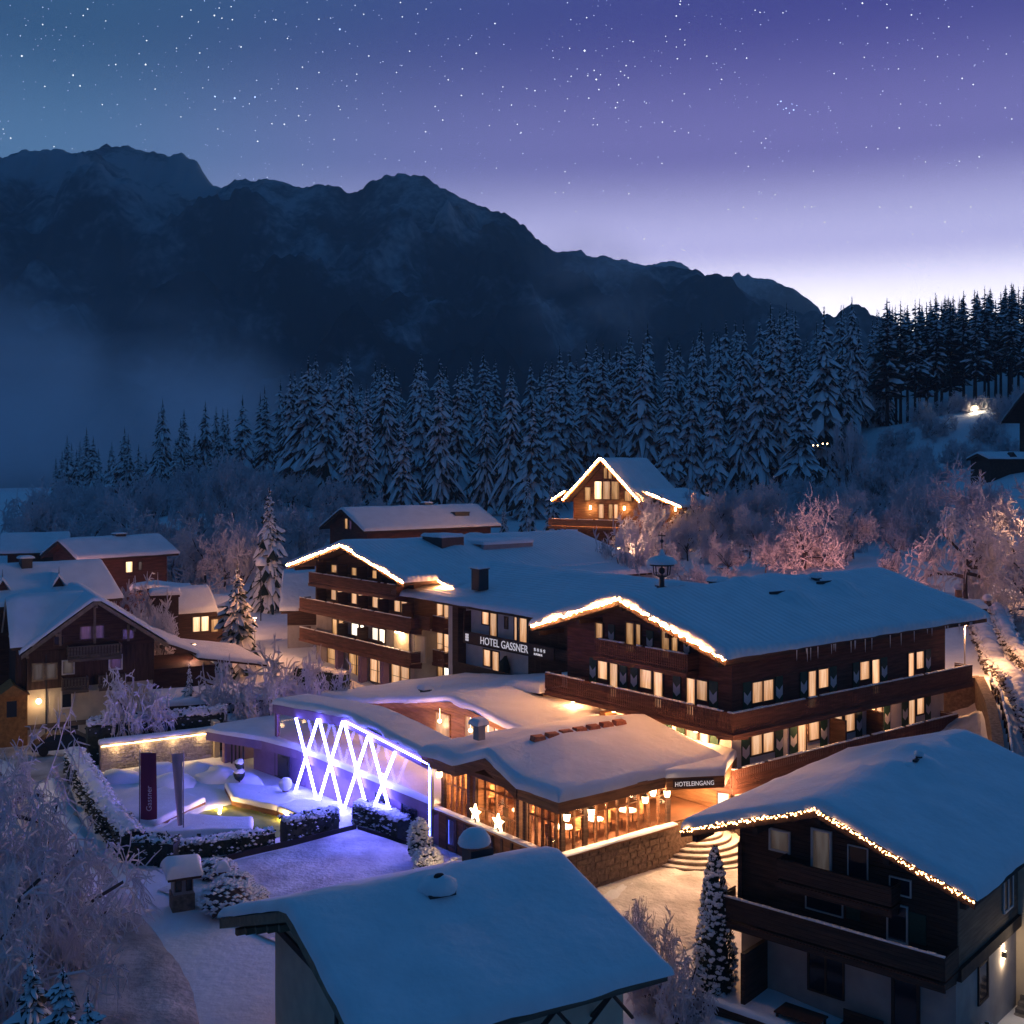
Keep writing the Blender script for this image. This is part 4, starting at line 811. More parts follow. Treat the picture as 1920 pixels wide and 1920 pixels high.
# bay lanterns and wall lanterns are lamps of their own
def lantern(loc, label, power, r=.17, group='lanterns on the restaurant posts', post=None, col=(1, .62, .32)):
    o = thing('lantern', label, 'lantern', loc, JA, group)
    m = MB(); m.tube((0, 0, -.16), (0, 0, .16), r*.75, r, 8); part('glass', m, 'lamp', o)
    m = MB(); m.tube((0, 0, .16), (0, 0, .3), r*1.2, .03, 8); m.tube((0, 0, -.22), (0, 0, -.16), r*.5, r*.8, 8); part('cap', m, 'metal', o)
    if post: 
        m = MB(); m.box(-.03, .03, -.03, .03, -post, -.2); part('bracket', m, 'metal', o)
    lamp_light(o, (0, -.35, 0), power, col, .15)
    return o
for a, z, lb, pw in ((-12.02, 3.98, 'bright lantern on the front corner post of the glass restaurant', 26), (-10.47, 3.92, 'bright lantern on the second post right of the restaurant corner', 22), (-6.85, 3.86, 'lower bright lantern in the row left of the hotel entrance', 26), (-6.3, 4.12, 'upper lantern tucked under the eave left of the entrance lettering', 20), (-5.3, 3.88, 'lantern on the last restaurant post beside the entrance', 34)):
    lantern(jw(a, -.32, z), lb, pw)
lantern(jw(-12.6, 9.25, 4.05), 'single lantern on the restaurant wall beside the blue lit post', 16)
def star_lamp(loc, label):
    o = thing('star_decoration', label, 'star light', loc, JA-90, 'lit stars on the restaurant ledge')
    pts = [(math.cos(PI/2+i*PI/5)*(.46 if i % 2 == 0 else .2), 0, math.sin(PI/2+i*PI/5)*(.46 if i % 2 == 0 else .2)) for i in range(10)]
    m = MB(); m.prism(pts, (0, .1, 0)); part('star', m, 'star', o); m = MB(); m.box(-.02, .02, .02, .08, -.5, -.2); part('stand', m, 'metal', o); return o
star_lamp(jw(-12.62, 6.1, 2.75), 'glowing star on the restaurant ledge, the left and higher one'); star_lamp(jw(-12.62, 4.2, 2.72), 'glowing star on the restaurant ledge, right of the other star')

# ------------------------------------------------------------------ entrance: canopy with lettering, doors, curved steps
E_ = thing('entrance_canopy', 'curved timber entrance canopy under snow beside the restaurant', 'canopy', HOT, JA)
EC = [(-6.0, .6), (-6.0, -.95), (-3.35, -2.42), (-2.4, -1.75), (0.0, -.35), (0, 2.5), (-6.0, 2.5)]
m = MB(); m.prism([(*p, 4.3) for p in EC][::-1], (0, 0, .6)); ec = part('fascia', m, 'wood_mid', E_); snow_poly(ec, EC, 4.9, .42, seed=4)
m = MB(); m.tube((-.35, -.35, 1.0), (-.35, -.35, 3.6), .12, n=8); m.tube((-.35, -.35, 3.5), (-1.1, -.8, 4.3), .07, n=6); part('post', m, 'wood', E_)
p0 = Vector((-6.0, -.95)); p1 = Vector((-3.35, -2.42)); q0 = Vector(jw(p0.x, p0.y, 0)); q1 = Vector(jw(p1.x, p1.y, 0)); dd = (q1-q0); ang = math.atan2(dd.y, dd.x)
ES = thing('entrance_sign', 'white capital lettering on the entrance canopy fascia', 'sign', q0+dd.normalized()*.02+Vector((math.sin(ang), -math.cos(ang), 0))*.03, math.degrees(ang))
text(ES, 'HOTELEINGANG', (0.40, -.02, 4.48), (PI/2, 0, 0), .32, sx=.84, ex=.012)
m = MB(); m.box(.3, 2.4, -.012, .02, 4.40, 4.80); part('board', m, 'sign', ES)
ED = thing('entrance_door', 'bright glazed hotel entrance door under the canopy', 'door', HOT, JA)
window(ED, 'A', -.08, [(3.5, 2.5, 1.05, 3.4, 'lit_white'), (2.4, 1.4, 1.05, 3.4, 'lit_white')], fr='wood_warm', name='door_leaf'); window(ED, 'A', -.08, [(1.1, .1, 1.05, 3.3, 'lit_white')], fr='wood_warm', name='side_light')
m = MB(); m.ball((-.2, 1.95, 2.6), .1, .32, .32, 10, 6); part('wreath', m, 'needle', ED)
m = MB(); m.box(-.07, -.01, -.2, 3.6, 1.0, 4.25); part('lobby_wall', m, 'plaster_cream', ED)
lamp_light(ED, (-2.3, .4, 3.9), 190, (1, .54, .26), .3); lamp_light(ED, (-1.9, -2.0, 3.9), 190, (1, .48, .21), .4)
cx, cy = 9.7, 61.0
TR = thing('entrance_steps', 'fan of curved snow dusted steps leading up to the hotel entrance', 'steps', (cx, cy, 0), 8)
for i in range(6):
    R = 3.55-.42*i; z0, z1 = i*.17, (i+1)*.17; n = 22; pts = [(R*1.05*math.cos(PI+PI*k/n), R*math.sin(PI+PI*k/n), z0-(.1 if i == 0 else 0)) for k in range(n+1)]+[(R*1.05, 1.2, z0-(.1 if i == 0 else 0)), (-R*1.05, 1.2, z0-(.1 if i == 0 else 0))]
    m = MB(); m.prism(pts, (0, 0, .17+(.1 if i == 0 else 0)-.03)); st_ = part('step', m, 'stone', TR)
    m = MB(); pt2 = [(p[0]*.985, p[1]*.985, z1-.03) for p in pts]; m.prism(pt2, (0, 0, .05)); part('snow', m, 'plaza', st_)
m = MB(); m.box(-2.4, 2.6, .2, 3.5, 0, 1.0); part('landing', m, 'stone', TR)
def snowy_bush(name, label, x, y, z, r, h, seed, cat='bush', group=None, mt=('hedge', 'snow'), n=260, ls=.12, snow=.5):
    """round bush of many small leaf faces with snow lying on the upper ones"""
    rr = random.Random(seed); m = MB(); m.ball((0, 0, h*.5), r*.8, r*.8, h*.45, 8, 5, 0)
    for i in range(n):
        th = rr.uniform(0, 2*PI); ph = math.asin(rr.uniform(-.75, 1)); q = rr.uniform(.82, 1.06); d = Vector((math.cos(ph)*math.cos(th), math.cos(ph)*math.sin(th), math.sin(ph)))
        c = Vector((d.x*r*q, d.y*r*q, h*.5+d.z*h*.5*q)); s = ls*rr.uniform(.7, 1.5)
        a = Vector((rr.uniform(-1, 1), rr.uniform(-1, 1), rr.uniform(-.4, .4))).normalized()*s; b = d.cross(a).normalized()*s*rr.uniform(.6, 1); k = 1 if rr.random() < snow+.45*d.z else 0
        if k: c = c+Vector((0, 0, .03)); m.octa(c, s*.95, 1, s*.5)
        else: m.face([c-a-b, c+a-b*.3, c+a*.6+b, c-a*.5+b], 0)
    o = tag(link(name, m.mesh(name, list(mt)), None, (x, y, z)), label, cat, group); return o
for i, (x, y, r, h, sn) in enumerate(((6.4, 60.2, .42, .9, .5), (7.0, 61.6, .4, .8, .4), (7.55, 62.5, .35, .75, .4), (6.0, 58.9, .45, .8, .5), (8.0, 62.0, .25, 1.5, .1), (7.2, 60.4, .3, .6, .3), (12.9, 60.4, .5, 1.2, .25), (13.4, 59.3, .55, 1.1, .3), (13.0, 61.2, .45, 1.3, .2))):
    snowy_bush('potted_shrub', 'small snow flecked shrub in a pot lining the curved entrance steps', x, y, (.05 if y < 60.8 else .75)-(.0 if i != 4 else -.25), r, h, 90+i, 'shrub', 'shrubs flanking the entrance steps', n=160, ls=.07, snow=sn)

# ------------------------------------------------------------------ house at the lower right
KR = .933
Rh = thing('chalet', 'dark chalet with shaggy lights on its gable beside the curved steps', 'house', (17.42*KR, 45*KR, H*(1-KR)), 49); Rh.scale = (KR, KR, KR)
m = MB(); m.box(0, 15, 0, 9.5, -4, .55); part('plaster_wall', m, 'plaster_dim', Rh)
m = MB(); m.box(-.05, 15, -.06, 9.55, .5, 4.0); part('timber_wall', m, 'wood', Rh)
gable_wall(Rh, -.05, -.06, 9.55, 5.05, 3.95, 6.0, .335, .335, .3, 'wood')
m = MB(); m.box(-.02, 7.2, -.1, -.061, .75, 3.95); part('board_cladding', m, 'wood_grey', Rh)
m = MB(); m.box(0, 8.4, -.22, -.003, .2, .7); part('beam', m, 'beam', Rh)
rRh = gable(Rh, -1.6, 15.2, -1.3, 5.1, 11.6, 4.15, 6.3, 4.1, .45, .24, seed=51, bumps=[(4.5, 5.9, .8, .35), (7.0, 3.8, 1.2, .25), (9.5, 6.0, 1.6, .3), (3.2, 2.2, .8, .18), (6, 1.5, 1.5, .15), (12.5, 4.4, .9, -.25), (7.6, 4.0, 1.0, .4), (5.8, 4.9, 1.3, .25), (9, 2.0, 2.0, .14), (4.2, 8.0, 1.4, .12)], r=.38)
for y in (-.8, 2.2, 5.1, 8.0, 11.0):
    zt = 6.0-.335*abs(y-5.1); m = MB(); m.box(-1.5, 0, y-.12, y+.12, zt-.36, zt-.1); part('purlin', m, 'beam', rRh)
m = MB(); m.tube((7.2, 4.3, 5.9), (7.2, 4.3, 7.0), .16, n=8); m.box(6.7, 7.5, 4.2, 4.4, 6.75, 6.85); chv = part('chimney', m, 'metal', Rh); 
m = MB(); m.ball((6.4, 4.5, 6.55), .5, .35, .25, 10, 6, wob=.2); m.ball((7.2, 4.3, 7.05), .24, .24, .16, 8, 5); part('snow', m, 'snow', chv, True)
FR = (17.42, 45, 0)
c49, s49 = math.cos(math.radians(49)), math.sin(math.radians(49))
def rw(a, b, z): return ((17.42+a*c49-b*s49)*KR, (45+a*s49+b*c49)*KR, z*KR+H*(1-KR))
string_lights([rw(-1.72, -1.3, 4.2), rw(-1.72, 1.9, 5.22), rw(-1.72, 5.1, 6.36)][::1], 'shaggy string of warm lights on the right slope of the lower right chalet gable', step=.055, r=.032, drop=.12, jit=.06, mt='bulb_soft')
string_lights([rw(-1.72, 5.1, 6.36), rw(-1.72, 8.3, 5.28), rw(-1.72, 11.6, 4.15)], 'shaggy string of warm lights on the left slope of the lower right chalet gable', step=.055, r=.032, drop=.12, jit=.06, mt='bulb_soft')
window(Rh, 'A', -.05, [(6.0, 5.25, 2.9, 4.9, 'lit_faint')], fr='frame_white', fw=.1); window(Rh, 'A', -.05, [(8.0, 7.15, 3.7, 4.5, 'lit_faint')], fr='frame_white')
window(Rh, 'A', -.05, [(4.4, 3.6, 2.9, 4.6, 'dark_glass')], fr='frame_white', fw=.05); window(Rh, 'A', -.05, [(2.6, 1.8, 3.1, 3.7, 'dark_glass')], fr='frame_white', fw=.06)
window(Rh, 'A', -.05, [(6.3, 4.7, 1.55, 2.5, 'dark_glass')], fr='frame_white', fw=.06); window(Rh, 'A', -.05, [(2.7, 1.95, 1.2, 2.6, 'dark_glass')], fr='frame_white', fw=.07)
window(Rh, 'A', 0, [(6.2, 5.5, -1.9, -.3, 'dark_glass'), (5.4, 4.7, -1.9, -.3, 'dark_glass')], fr='frame'); window(Rh, 'A', 0, [(2.45, 1.55, -2.6, -.1, 'dark_glass')], fr='beam', fw=.14)
sh_ = [('A', 4.5, 3.9, 1.55, 2.5), ('A', 1.85, 1.15, 1.3, 2.5)]
for f_, a, b, c, d in sh_:
    m = MB(); m.box(-.11, -.055, b, a, c, d); part('shutter', m, 'green', Rh)
balcony(Rh, 'A', 0, -1.45, -.1, 9.8, .6, 1.0, 'wood', sp=.12, solid=True); balcony(Rh, 'A', 0, -1.0, 2.2, 7.2, 2.75, .9, 'wood', sp=.12, solid=True, rail_snow=False)
m = MB(); m.box(-.15, .1, 9.4, 9.6, .55, 3.6); part('corner_post', m, 'wood', Rh)
m = MB(); m.box(-2.0, -.001, 8.2, 8.4, -2.9, -.4); part('privacy_screen', m, 'wood', Rh)
window(Rh, 'B', -.1, [(5.3, 5.75, 1.4, 2.7, 'dark_glass'), (5.85, 6.35, 1.4, 2.7, 'dark_glass')], fr='frame_white'); window(Rh, 'B', 0, [(2.5, 3.5, -1.55, -.1, 'dark_glass')], fr='beam')
m = MB(); m.box(7.3, 12, -.8, -.001, -4, 4.0); part('bay', m, 'plaster_cream', Rh)
for a, bb_ in ((5.5, -.0), (7.6, -.8)):
    m = MB(); m.box(a-.09, a+.09, bb_-.16, bb_-.01, -.62, -.38); sc_ = part('wall_lamp', m, 'metal', Rh)
    m = MB(); m.box(a-.05, a+.05, bb_-.13, bb_-.03, -.37, -.34); m.box(a-.05, a+.05, bb_-.13, bb_-.03, -.66, -.63); part('glass', m, 'lamp', sc_)
    lamp_light(sc_, (a, bb_-.14, -.2), 5, (1, .72, .46), .03); lamp_light(sc_, (a, bb_-.14, -.8), 7, (1, .72, .46), .03)
for i in range(5):
    m = MB(); a0 = 6.2+i*.32; m.box(a0, a0+.3, -1.6, -.2, -3.4, -2.9+.17*i-.4); stp = part('step', m, 'stone_grey', Rh)
m = MB(); m.box(-3.6, -3.4, -.5, 10.2, -4.5, -2.1); dk = part('deck_parapet', m, 'wood', Rh); snow_sheet(dk, -3.72, -3.28, -.5, 9.2, lambda x, y: -2.1, .16, .1, step=.4, seed=61)
m = MB(); m.box(-3.4, 0, -.5, 10.2, -3.3, -3.1); part('deck', m, 'wood', Rh)
def bench(loc, yaw, label, group=None):
    o = thing('garden_bench', label, 'bench', loc, yaw, group)
    m = MB(); m.box(-.8, .8, -.22, .22, .4, .46); part('seat', m, 'wood', o); m = MB(); m.box(-.8, .8, .2, .25, .46, .95); part('backrest', m, 'wood', o)
    for x in (-.7, .7): 
        m = MB(); m.box(x-.04, x+.04, -.2, .2, 0, .4); part('leg', m, 'wood', o)
    return o
bench(rw(-.7, 3.6, -3.1), 49-90, 'dark garden bench against the plaster wall under the lower right chalet balcony')
tg = thing('terrace_table', 'dark covered terrace table beneath the chalet balcony', 'table', rw(-1.6, 5.8, -3.1), 49)
m = MB(); m.box(-.5, .5, -.9, .9, .68, .74); part('tabletop', m, 'wood', tg)
for x in (-.4, .4):
    for y in (-.8, .8): 
        m = MB(); m.box(x-.04, x+.04, y-.04, y+.04, 0, .68); part('leg', m, 'wood', tg)

# ------------------------------------------------------------------ house at the bottom centre
QA = 30.3; Q = thing('chalet', 'half timbered house whose broad blue snow roof fills the bottom centre', 'house', (-7.01, 35.9, 0), QA)
m = MB(); m.box(1.3, 9.2, -5.1, 5.1, -1, 4.6); part('plaster_wall', m, 'plaster_cream', Q)
gable_wall(Q, 1.28, -5.12, 5.12, 0, 4.5, 6.1, .28, .28, .25, 'wood_grey'); gable_wall(Q, 8.95, -5.12, 5.12, 0, 4.5, 6.1, .28, .28, .27, 'wood_grey')
rQ = gable(Q, 0, 10.0, -6.33, 0, 7.3, 4.72, 6.5, 3.75, .36, .22, wood='wood_grey', boards='beam_pale', seed=71, bumps=[(3.6, -4.2, 1.6, .14), (7.0, -1.9, .36, -.32), (4.4, -3.4, 1.0, .08), (1.5, .8, 1.3, .12), (4.7, -1.9, 1.1, -.12), (4.7, -.6, 1.3, .16), (8.2, -4.6, 1.4, .08), (2.4, -2.3, 1.0, -.05)], bb=.34, r=.3, soft=.4)
for i, y in enumerate((1.2, 2.4, 3.6, 4.8, 5.9, -2.5, -5.0)):
    zt = 6.2-(.378 if y > 0 else .28)*abs(y); m = MB(); m.box(.12 if y > 0 else .6, 1.4, y-.1, y+.1, zt-.34, zt-.12); part('purlin', m, 'beam_pale', rQ)
m = MB(); m.box(1.2, 1.29, -5.1, 5.1, 3.95, 4.2); part('beam', m, 'beam', Q)
for y in (-5.05, -3.3, -.9): 
    m = MB(); m.box(1.22, 1.288, y-.09, y+.09, -1, 3.95); part('beam', m, 'beam', Q)
for (y0, z0, y1, z1) in ((-3.3, 2.0, -.9, 3.9), (-5, 4.2, -2.6, 5.3), (-3.3, 2.05, -5, 3.9)):
    m = MB(); m.tube((1.24, y0, z0), (1.24, y1, z1), .07, n=4); part('brace', m, 'beam', Q)
window(Q, 'A', 1.28, [(-3.0, -2.0, 2.2, 3.2, 'dark_glass')], fr='frame'); 
m = MB(); m.box(.1, 1.25, -5.4, .5, 1.3, 1.5); bq = part('balcony', m, 'beam', Q); m = MB(); m.box(.1, .16, -5.4, .5, 2.25, 2.35)
for i in range(9): m.box(.1, .16, -5.4+i*.7, -5.34+i*.7, 1.5, 2.25)
part('railing', m, 'beam', bq, kind='stuff')
for a0 in (2.0, 4.0, 6.0, 8.0):      # eave trusses towards the street
    m = MB(); m.tube((a0, -5.1, 3.4), (a0, -6.2, 4.55), .07, n=4); m.tube((a0, -5.1, 4.3), (a0, -6.25, 4.5), .06, n=4); m.tube((a0+.9, -6.0, 3.5), (a0, -6.2, 4.5), .06, n=4); m.tube((a0-.9, -6.0, 3.5), (a0, -6.2, 4.5), .06, n=4); part('truss', m, 'beam', Q)
m = MB(); m.box(4.25, 5.2, -1.4, -.6, 5.4, 6.62); qc = part('chimney', m, 'metal', Q); m = MB(); m.ball((4.72, -1.0, 6.68), .66, .58, .42, 14, 8, zmin=-.25, wob=.18, seed=2); part('snow', m, 'snow', qc, True)
m = MB(); m.box(7.2, 8.1, 1.3, 2.0, 5.5, 6.75); c2 = part('chimney', m, 'metal', Q); m = MB(); m.ball((7.55, 1.7, 6.9), .62, .55, .55, 14, 8, zmin=-.1); part('snow', m, 'snow', c2, True)
m = MB(); m.ball((4.75, -1.05, 7.06), .2, .14, .1, 8, 4); part('flue_cap', m, 'rubber', Q)

# ------------------------------------------------------------------ chalet on the left
A = thing('chalet', 'old chalet with a pink edged gable and pale carved balconies at the left edge', 'house', (-28.5, 91, 0), 118)
m = MB(); m.box(0, 11, 0, 9.2, -2.5, 3.45); part('plaster_wall', m, 'plaster_cream', A)
m = MB(); m.box(-.1, 11.05, -.08, 9.26, 3.4, 6.3); part('timber_wall', m, 'wood_v', A)
gable_wall(A, -.1, -.08, 9.26, 4.4, 6.25, 9.75, .70, .72, .3, 'wood')
gable_wall(A, 10.7, -.08, 9.26, 4.4, 6.25, 9.75, .70, .72, .3, 'wood')
rA = gable(A, -1.25, 12, -.98, 4.4, 9.75, 6.3, 10.1, 6.25, .3, .2, seed=81, boards='beam_pale')
m = MB(); m.hexa([(3.2, 4.4, 9.9), (3.2, 10.4, 9.9), (-1.0, 10.4, 6.6), (-1.0, 9.2, 6.6), (3.2, 4.4, 10.1), (3.2, 10.4, 10.1), (-1.0, 10.4, 6.8), (-1.0, 9.2, 6.8)])
m.hexa([(3.2, 4.4, 9.9), (3.2, 10.4, 9.9), (7.4, 10.4, 6.6), (7.4, 9.2, 6.6), (3.2, 4.4, 10.1), (3.2, 10.4, 10.1), (7.4, 10.4, 6.8), (7.4, 9.2, 6.8)]); crs = part('cross_roof', m, 'wood', A)
def cross_snow(parent, seed):
    m = MB(); R_2 = []
    for i in range(15):
        x = -1.15+i*8.7/14; d = abs(x-3.2); z = 10.12-.786*(math.sqrt(d*d+.05)-.2); row = []
        y0 = 4.4+max(0, (10.12-z)/.72)-.1
        for j in range(12):
            y = y0+(10.5-y0)*j/11; e = min(1, j/1.0, (11-j)/1.0)*min(1, i/1.0, (14-i)/1.0); row.append((x, y, z+.30*e+.04*fnoise(x, y, seed)))
        R_2.append(row)
    m.grid(R_2); return part('snow', m, 'snow', parent, True)
cross_snow(crs, 3)
m = MB(); m.box(.4, 6.4, 9.27, 10.0, -2.5, 6.7); m.prism([(.4, 9.9, 6.7), (6.4, 9.9, 6.7), (3.4, 9.9, 9.5)], (0, .1, 0)); part('side_wing', m, 'wood_v', A)
for y in (-.6, 1.6, 4.4, 7.2, 9.3):
    zt = 9.8-.71*abs(y-4.4); m = MB(); m.box(-1.15, -.1, y-.1, y+.1, zt-.35, zt-.12); part('purlin', m, 'beam_pale', rA)
for y in (1.9, 6.9, 4.4): 
    m = MB(); m.box(-.2, -.11, y-.09, y+.09, 6.6, 9.7-.71*abs(y-4.4)); part('stud', m, 'beam_pale', A)
window(A, 'A', -.1, [(5.45, 4.65, 7.0, 7.95, 'lit_violet'), (4.55, 3.75, 7.0, 7.95, 'lit_violet')], fr='frame'); window(A, 'A', -.1, [(2.3, 1.5, 6.8, 7.5, 'lit_violet')], fr='frame'); window(A, 'A', -.1, [(7.3, 6.7, 6.7, 7.3, 'dark_glass')], fr='frame')
window(A, 'A', -.1, [(8.8, 8.15, 4.15, 5.3, 'lit_faint'), (7.9, 7.2, 4.2, 5.25, 'lit_faint')], fr='beam_pale', fw=.12); window(A, 'A', -.1, [(6.7, 5.95, 4.45, 5.4, 'lit_faint')], fr='frame_white', fw=.1); window(A, 'A', -.1, [(3.25, 2.45, 4.55, 5.5, 'lit_violet')], fr='frame_white', fw=.13)
window(A, 'A', 0, [(6.75, 6.1, 1.85, 3.0, 'dark_glass')], fr='frame_white', fw=.12); window(A, 'A', 0, [(6.15, 5.6, .05, .55, 'dark_glass')], fr='frame_white'); window(A, 'A', 0, [(7.6, 6.9, -1.2, .35, 'dark_glass')], fr='frame_white')
balcony(A, 'A', -.1, -1.05, 2.6, 6.4, 5.75, .85, 'wood_grey', rail_snow=False, sp=.22); balcony(A, 'A', -.1, -.9, 5.0, 6.8, 3.35, .85, 'wood_grey', rail_snow=False, sp=.22); balcony(A, 'A', -.1, -.9, 2.2, 4.15, 3.35, .85, 'wood_grey', rail_snow=False, sp=.22)
m = MB(); m.box(-.12, -.003, 0, 9.2, .4, .75); part('plinth_band', m, 'wood_grey', A); m = MB(); m.tube((-.1, 7.9, -1.5), (-.1, 7.9, 6.0), .05); part('downpipe', m, 'metal', A)
m = MB(); m.box(-.6, 2.0, 9.25, 11.2, -1.5, 3.2); px_ = part('porch', m, 'ochre', A); m = MB(); m.prism([(-.9, 9.1, 3.2), (-.9, 11.4, 3.2), (-.9, 10.25, 4.0)], (3.2, 0, 0)); part('porch_roof', m, 'ochre', A)
window(A, 'A', -.6, [(10.7, 10.0, 1.6, 2.8, 'dark_glass')], fr='ochre')
o = thing('wall_lamp', 'glowing round wall lamp on the corner of the left chalet', 'wall lamp', (-28.5, 91, 0), 118); m = MB(); m.ball((-.35, 8.45, 2.55), .2, nu=10, nv=7); part('globe', m, 'lamp', o); m = MB(); m.box(-.3, .0, 8.42, 8.48, 2.7, 2.76); part('bracket', m, 'metal', o); lamp_light(o, (-.6, 8.45, 2.5), 16, (1, .64, .34), .15)
# lean-to and carport at its right
ca, sa = math.cos(math.radians(118)), math.sin(math.radians(118))
def aw(a, b, z=0): return (-28.5+a*ca-b*sa, 91+a*sa+b*ca, z)
AN = thing('garage_annex', 'long low annex with stepped snowy lean-to roofs right of the left chalet', 'building', (-28.5, 91, 0), 118)
m = MB(); m.box(1.0, 8, -5.2, -.1, -2, 4.0); part('wall', m, 'wood', AN)
for x0, x1, y0, y1, zA, zB in ((-.4, 9, -3.6, -1.0, 5.2, 6.3), (-.8, 9, -9.0, -3.4, 4.0, 5.0)):
    m = MB(); m.hexa([(x0, y0, zA-.2), (x1, y0, zA-.2), (x1, y1, zB-.2), (x0, y1, zB-.2), (x0, y0, zA), (x1, y0, zA), (x1, y1, zB), (x0, y1, zB)]); r_ = part('roof', m, 'wood', AN)
    snow_sheet(r_, x0-.1, x1, y0-.1, y1+.1, lambda x, y, y0=y0, y1=y1, zA=zA, zB=zB: zA+(zB-zA)*(y-y0)/(y1-y0), .35, .3, seed=int(y1*3))
CPt = thing('carport', 'dark open carport under a flat thick snow roof', 'carport', (-23.5, 86.5, 0), 20)
m = MB(); m.box(-3.5, 6.0, -1.5, 3.5, 2.5, 2.7); r_ = part('roof', m, 'wood', CPt); snow_sheet(r_, -3.6, 6.1, -1.6, 3.6, lambda x, y: 2.7, .45, .35, seed=13)
m = MB(); m.box(-3.5, 6.0, 3.2, 3.4, -1, 2.5); m.box(-3.5, -3.3, -1, 3.2, -1, 2.5); part('wall', m, 'wood', CPt)
for x in (-3.3, 1.2, 5.7): 
    m = MB(); m.box(x-.1, x+.1, -1.3, -1.1, -1, 2.5); part('post', m, 'wood', CPt)

# ------------------------------------------------------------------ the village houses behind on the left
def simple_house(name, label, loc, yaw, Ln, Wd, zw, ze, zr, wall='wood', low=None, over=1.0, seed=0, T=.32, wins=(), group='houses of the village behind', boards='beam'):
    h = thing(name, label, 'house', loc, yaw, group)
    m = MB(); m.box(0, Ln, 0, Wd, zw, ze); part('wall', m, wall, h)
    if low: 
        m = MB(); m.box(-.04, Ln+.04, -.04, Wd+.04, zw, low[0]); part('plaster_wall', m, low[1], h)
    g_ = Wd/2; s = (zr-ze)/(g_+over); gable_wall(h, -.03, 0, Wd, g_, ze-.02, zr-.25, s, s, .2, wall); gable_wall(h, Ln-.17, 0, Wd, g_, ze-.02, zr-.25, s, s, .2, wall)
    gable(h, -over, Ln+over, -over, g_, Wd+over, ze, zr, ze, T, .2, seed=seed, boards=boards)
    for f_, pl, s_, k in wins: window(h, f_, pl, s_, k)
    return h
Hb = simple_house('chalet', 'brown house with pink edged snow roof rising behind the left hotel wing', (-18.6, 147, 0), 38.5, 20, 9.5, 3, 11.9, 14.6, 'wood_red', seed=91, wins=[('A', -.03, [(5.4, 4.7, 12.0, 13.3)], 'lit_dim'), ('A', -.03, [(4.3, 3.7, 12.0, 13.2)], 'lit_violet')])
chimney(Hb, 13, 5.6, 14.0, 1.2, 1, 1.0, 'metal', .2); chimney(Hb, 16, 1.8, 12.6, 2.4, 1.2, 1.2, 'metal', .0)
Bb = simple_house('chalet', 'wide roofed house with two pointed dormers behind the left chalet', (-40.5, 96.5, 0), 39.6, -0.0+0.01, .01, -1, 0, .01) if False else None
B_ = thing('chalet', 'wide roofed house with two small pointed dormers behind the left chalet', 'house', (-34.6, 101.2, 0), 39.6, 'houses of the village behind')
m = MB(); m.box(-18, -.8, .8, 8.5, -1, 8.6); part('wall', m, 'wood', B_)
rB = gable(B_, -20, 0, -.6, 4.8, 10.2, 8.7, 11.6, 8.7, .32, .2, seed=95, boards=None)
for i, x in enumerate((-5.0, -9.6)):
    m = MB(); m.prism([(x-.95, -.1+1.0, 9.2), (x+.95, .9, 9.2), (x, .9, 10.7)], (0, 2.2, 0)); dm = part('dormer', m, 'wood_red', B_)
    m = MB(); m.hexa([(x-1.15, .7, 9.1), (x, .7, 10.8), (x, 3.4, 10.8), (x-1.15, 3.4, 9.1), (x-1.15, .7, 9.3), (x, .7, 11.1), (x, 3.4, 11.1), (x-1.15, 3.4, 9.3)]); m.hexa([(x+1.15, .7, 9.1), (x, .7, 10.8), (x, 3.4, 10.8), (x+1.15, 3.4, 9.1), (x+1.15, .7, 9.3), (x, .7, 11.1), (x, 3.4, 11.1), (x+1.15, 3.4, 9.3)]); part('snow', m, 'snow', dm)
    m = MB(); m.box(x-.25, x+.25, .84, .9, 9.3, 9.9); part('window', m, 'lit_dim', B_)
    m = MB(); m.tube((x, .8, 10.8), (x, .8, 11.7), .05, .01, 5); part('finial', m, 'metal', B_)
chimney(B_, -6.8, 4.0, 11.0, .9, .8, 1.2, 'metal', .25); window(B_, 'B', .8, [(-1.9, -1.3, 6.2, 7.3)], 'lit_dim')
C_ = simple_house('chalet', 'wooden house with a pink snow edge and one lit window above the low pink porch', (-48.6, 129.4, 0), 47, 10.7, 6.9, 1, 9.75, 11.7, 'wood_red', seed=97, wins=[('B', 0, [(5.4, 6.2, 7.9, 9.1)], 'lit_bright'), ('B', 0, [(7.0, 7.4, 8.1, 9.0)], 'lit_faint')])
chimney(C_, 6.5, 3.6, 11.2, 1.2, 1, .9, 'metal', .15)
Cp = thing('garden_pavilion', 'pale pink walled garden pavilion under a low snow roof', 'building', (-39.3, 122, 0), 15, None)
m = MB(); m.box(1.5, 4.3, 0, 3, 2, 6.6); part('wall', m, 'plaster_violet', Cp); m = MB(); m.box(-1.2, 4.9, -.6, 3.6, 6.6, 6.9); m.box(-1.0, 1.5, .2, .3, 5.4, 6.6); r_ = part('roof', m, 'wood_red', Cp); snow_sheet(r_, -1.4, 5.1, -.8, 3.8, lambda x, y: 6.9+.5*max(0, 1-abs(x-1)/3), .45, .4, seed=2)
D_ = simple_house('chalet', 'low house with roof windows at the far left edge', (-66, 150, 0), 20, 6.5, 8, 0, 8.8, 11.0, 'wood', seed=99)
E1 = simple_house('cottage', 'small cottage roof with glowing cafe windows below the bank of lit snow', (-33.2, 110, 0), 33, 4.2, 4.2, 0, 6.0, 8.2, 'wood', over=.6, seed=101, wins=[('B', 0, [(2.6, 3.3, 4.2, 5.6), (3.45, 4.15, 4.2, 5.6)], 'lit_bright')])
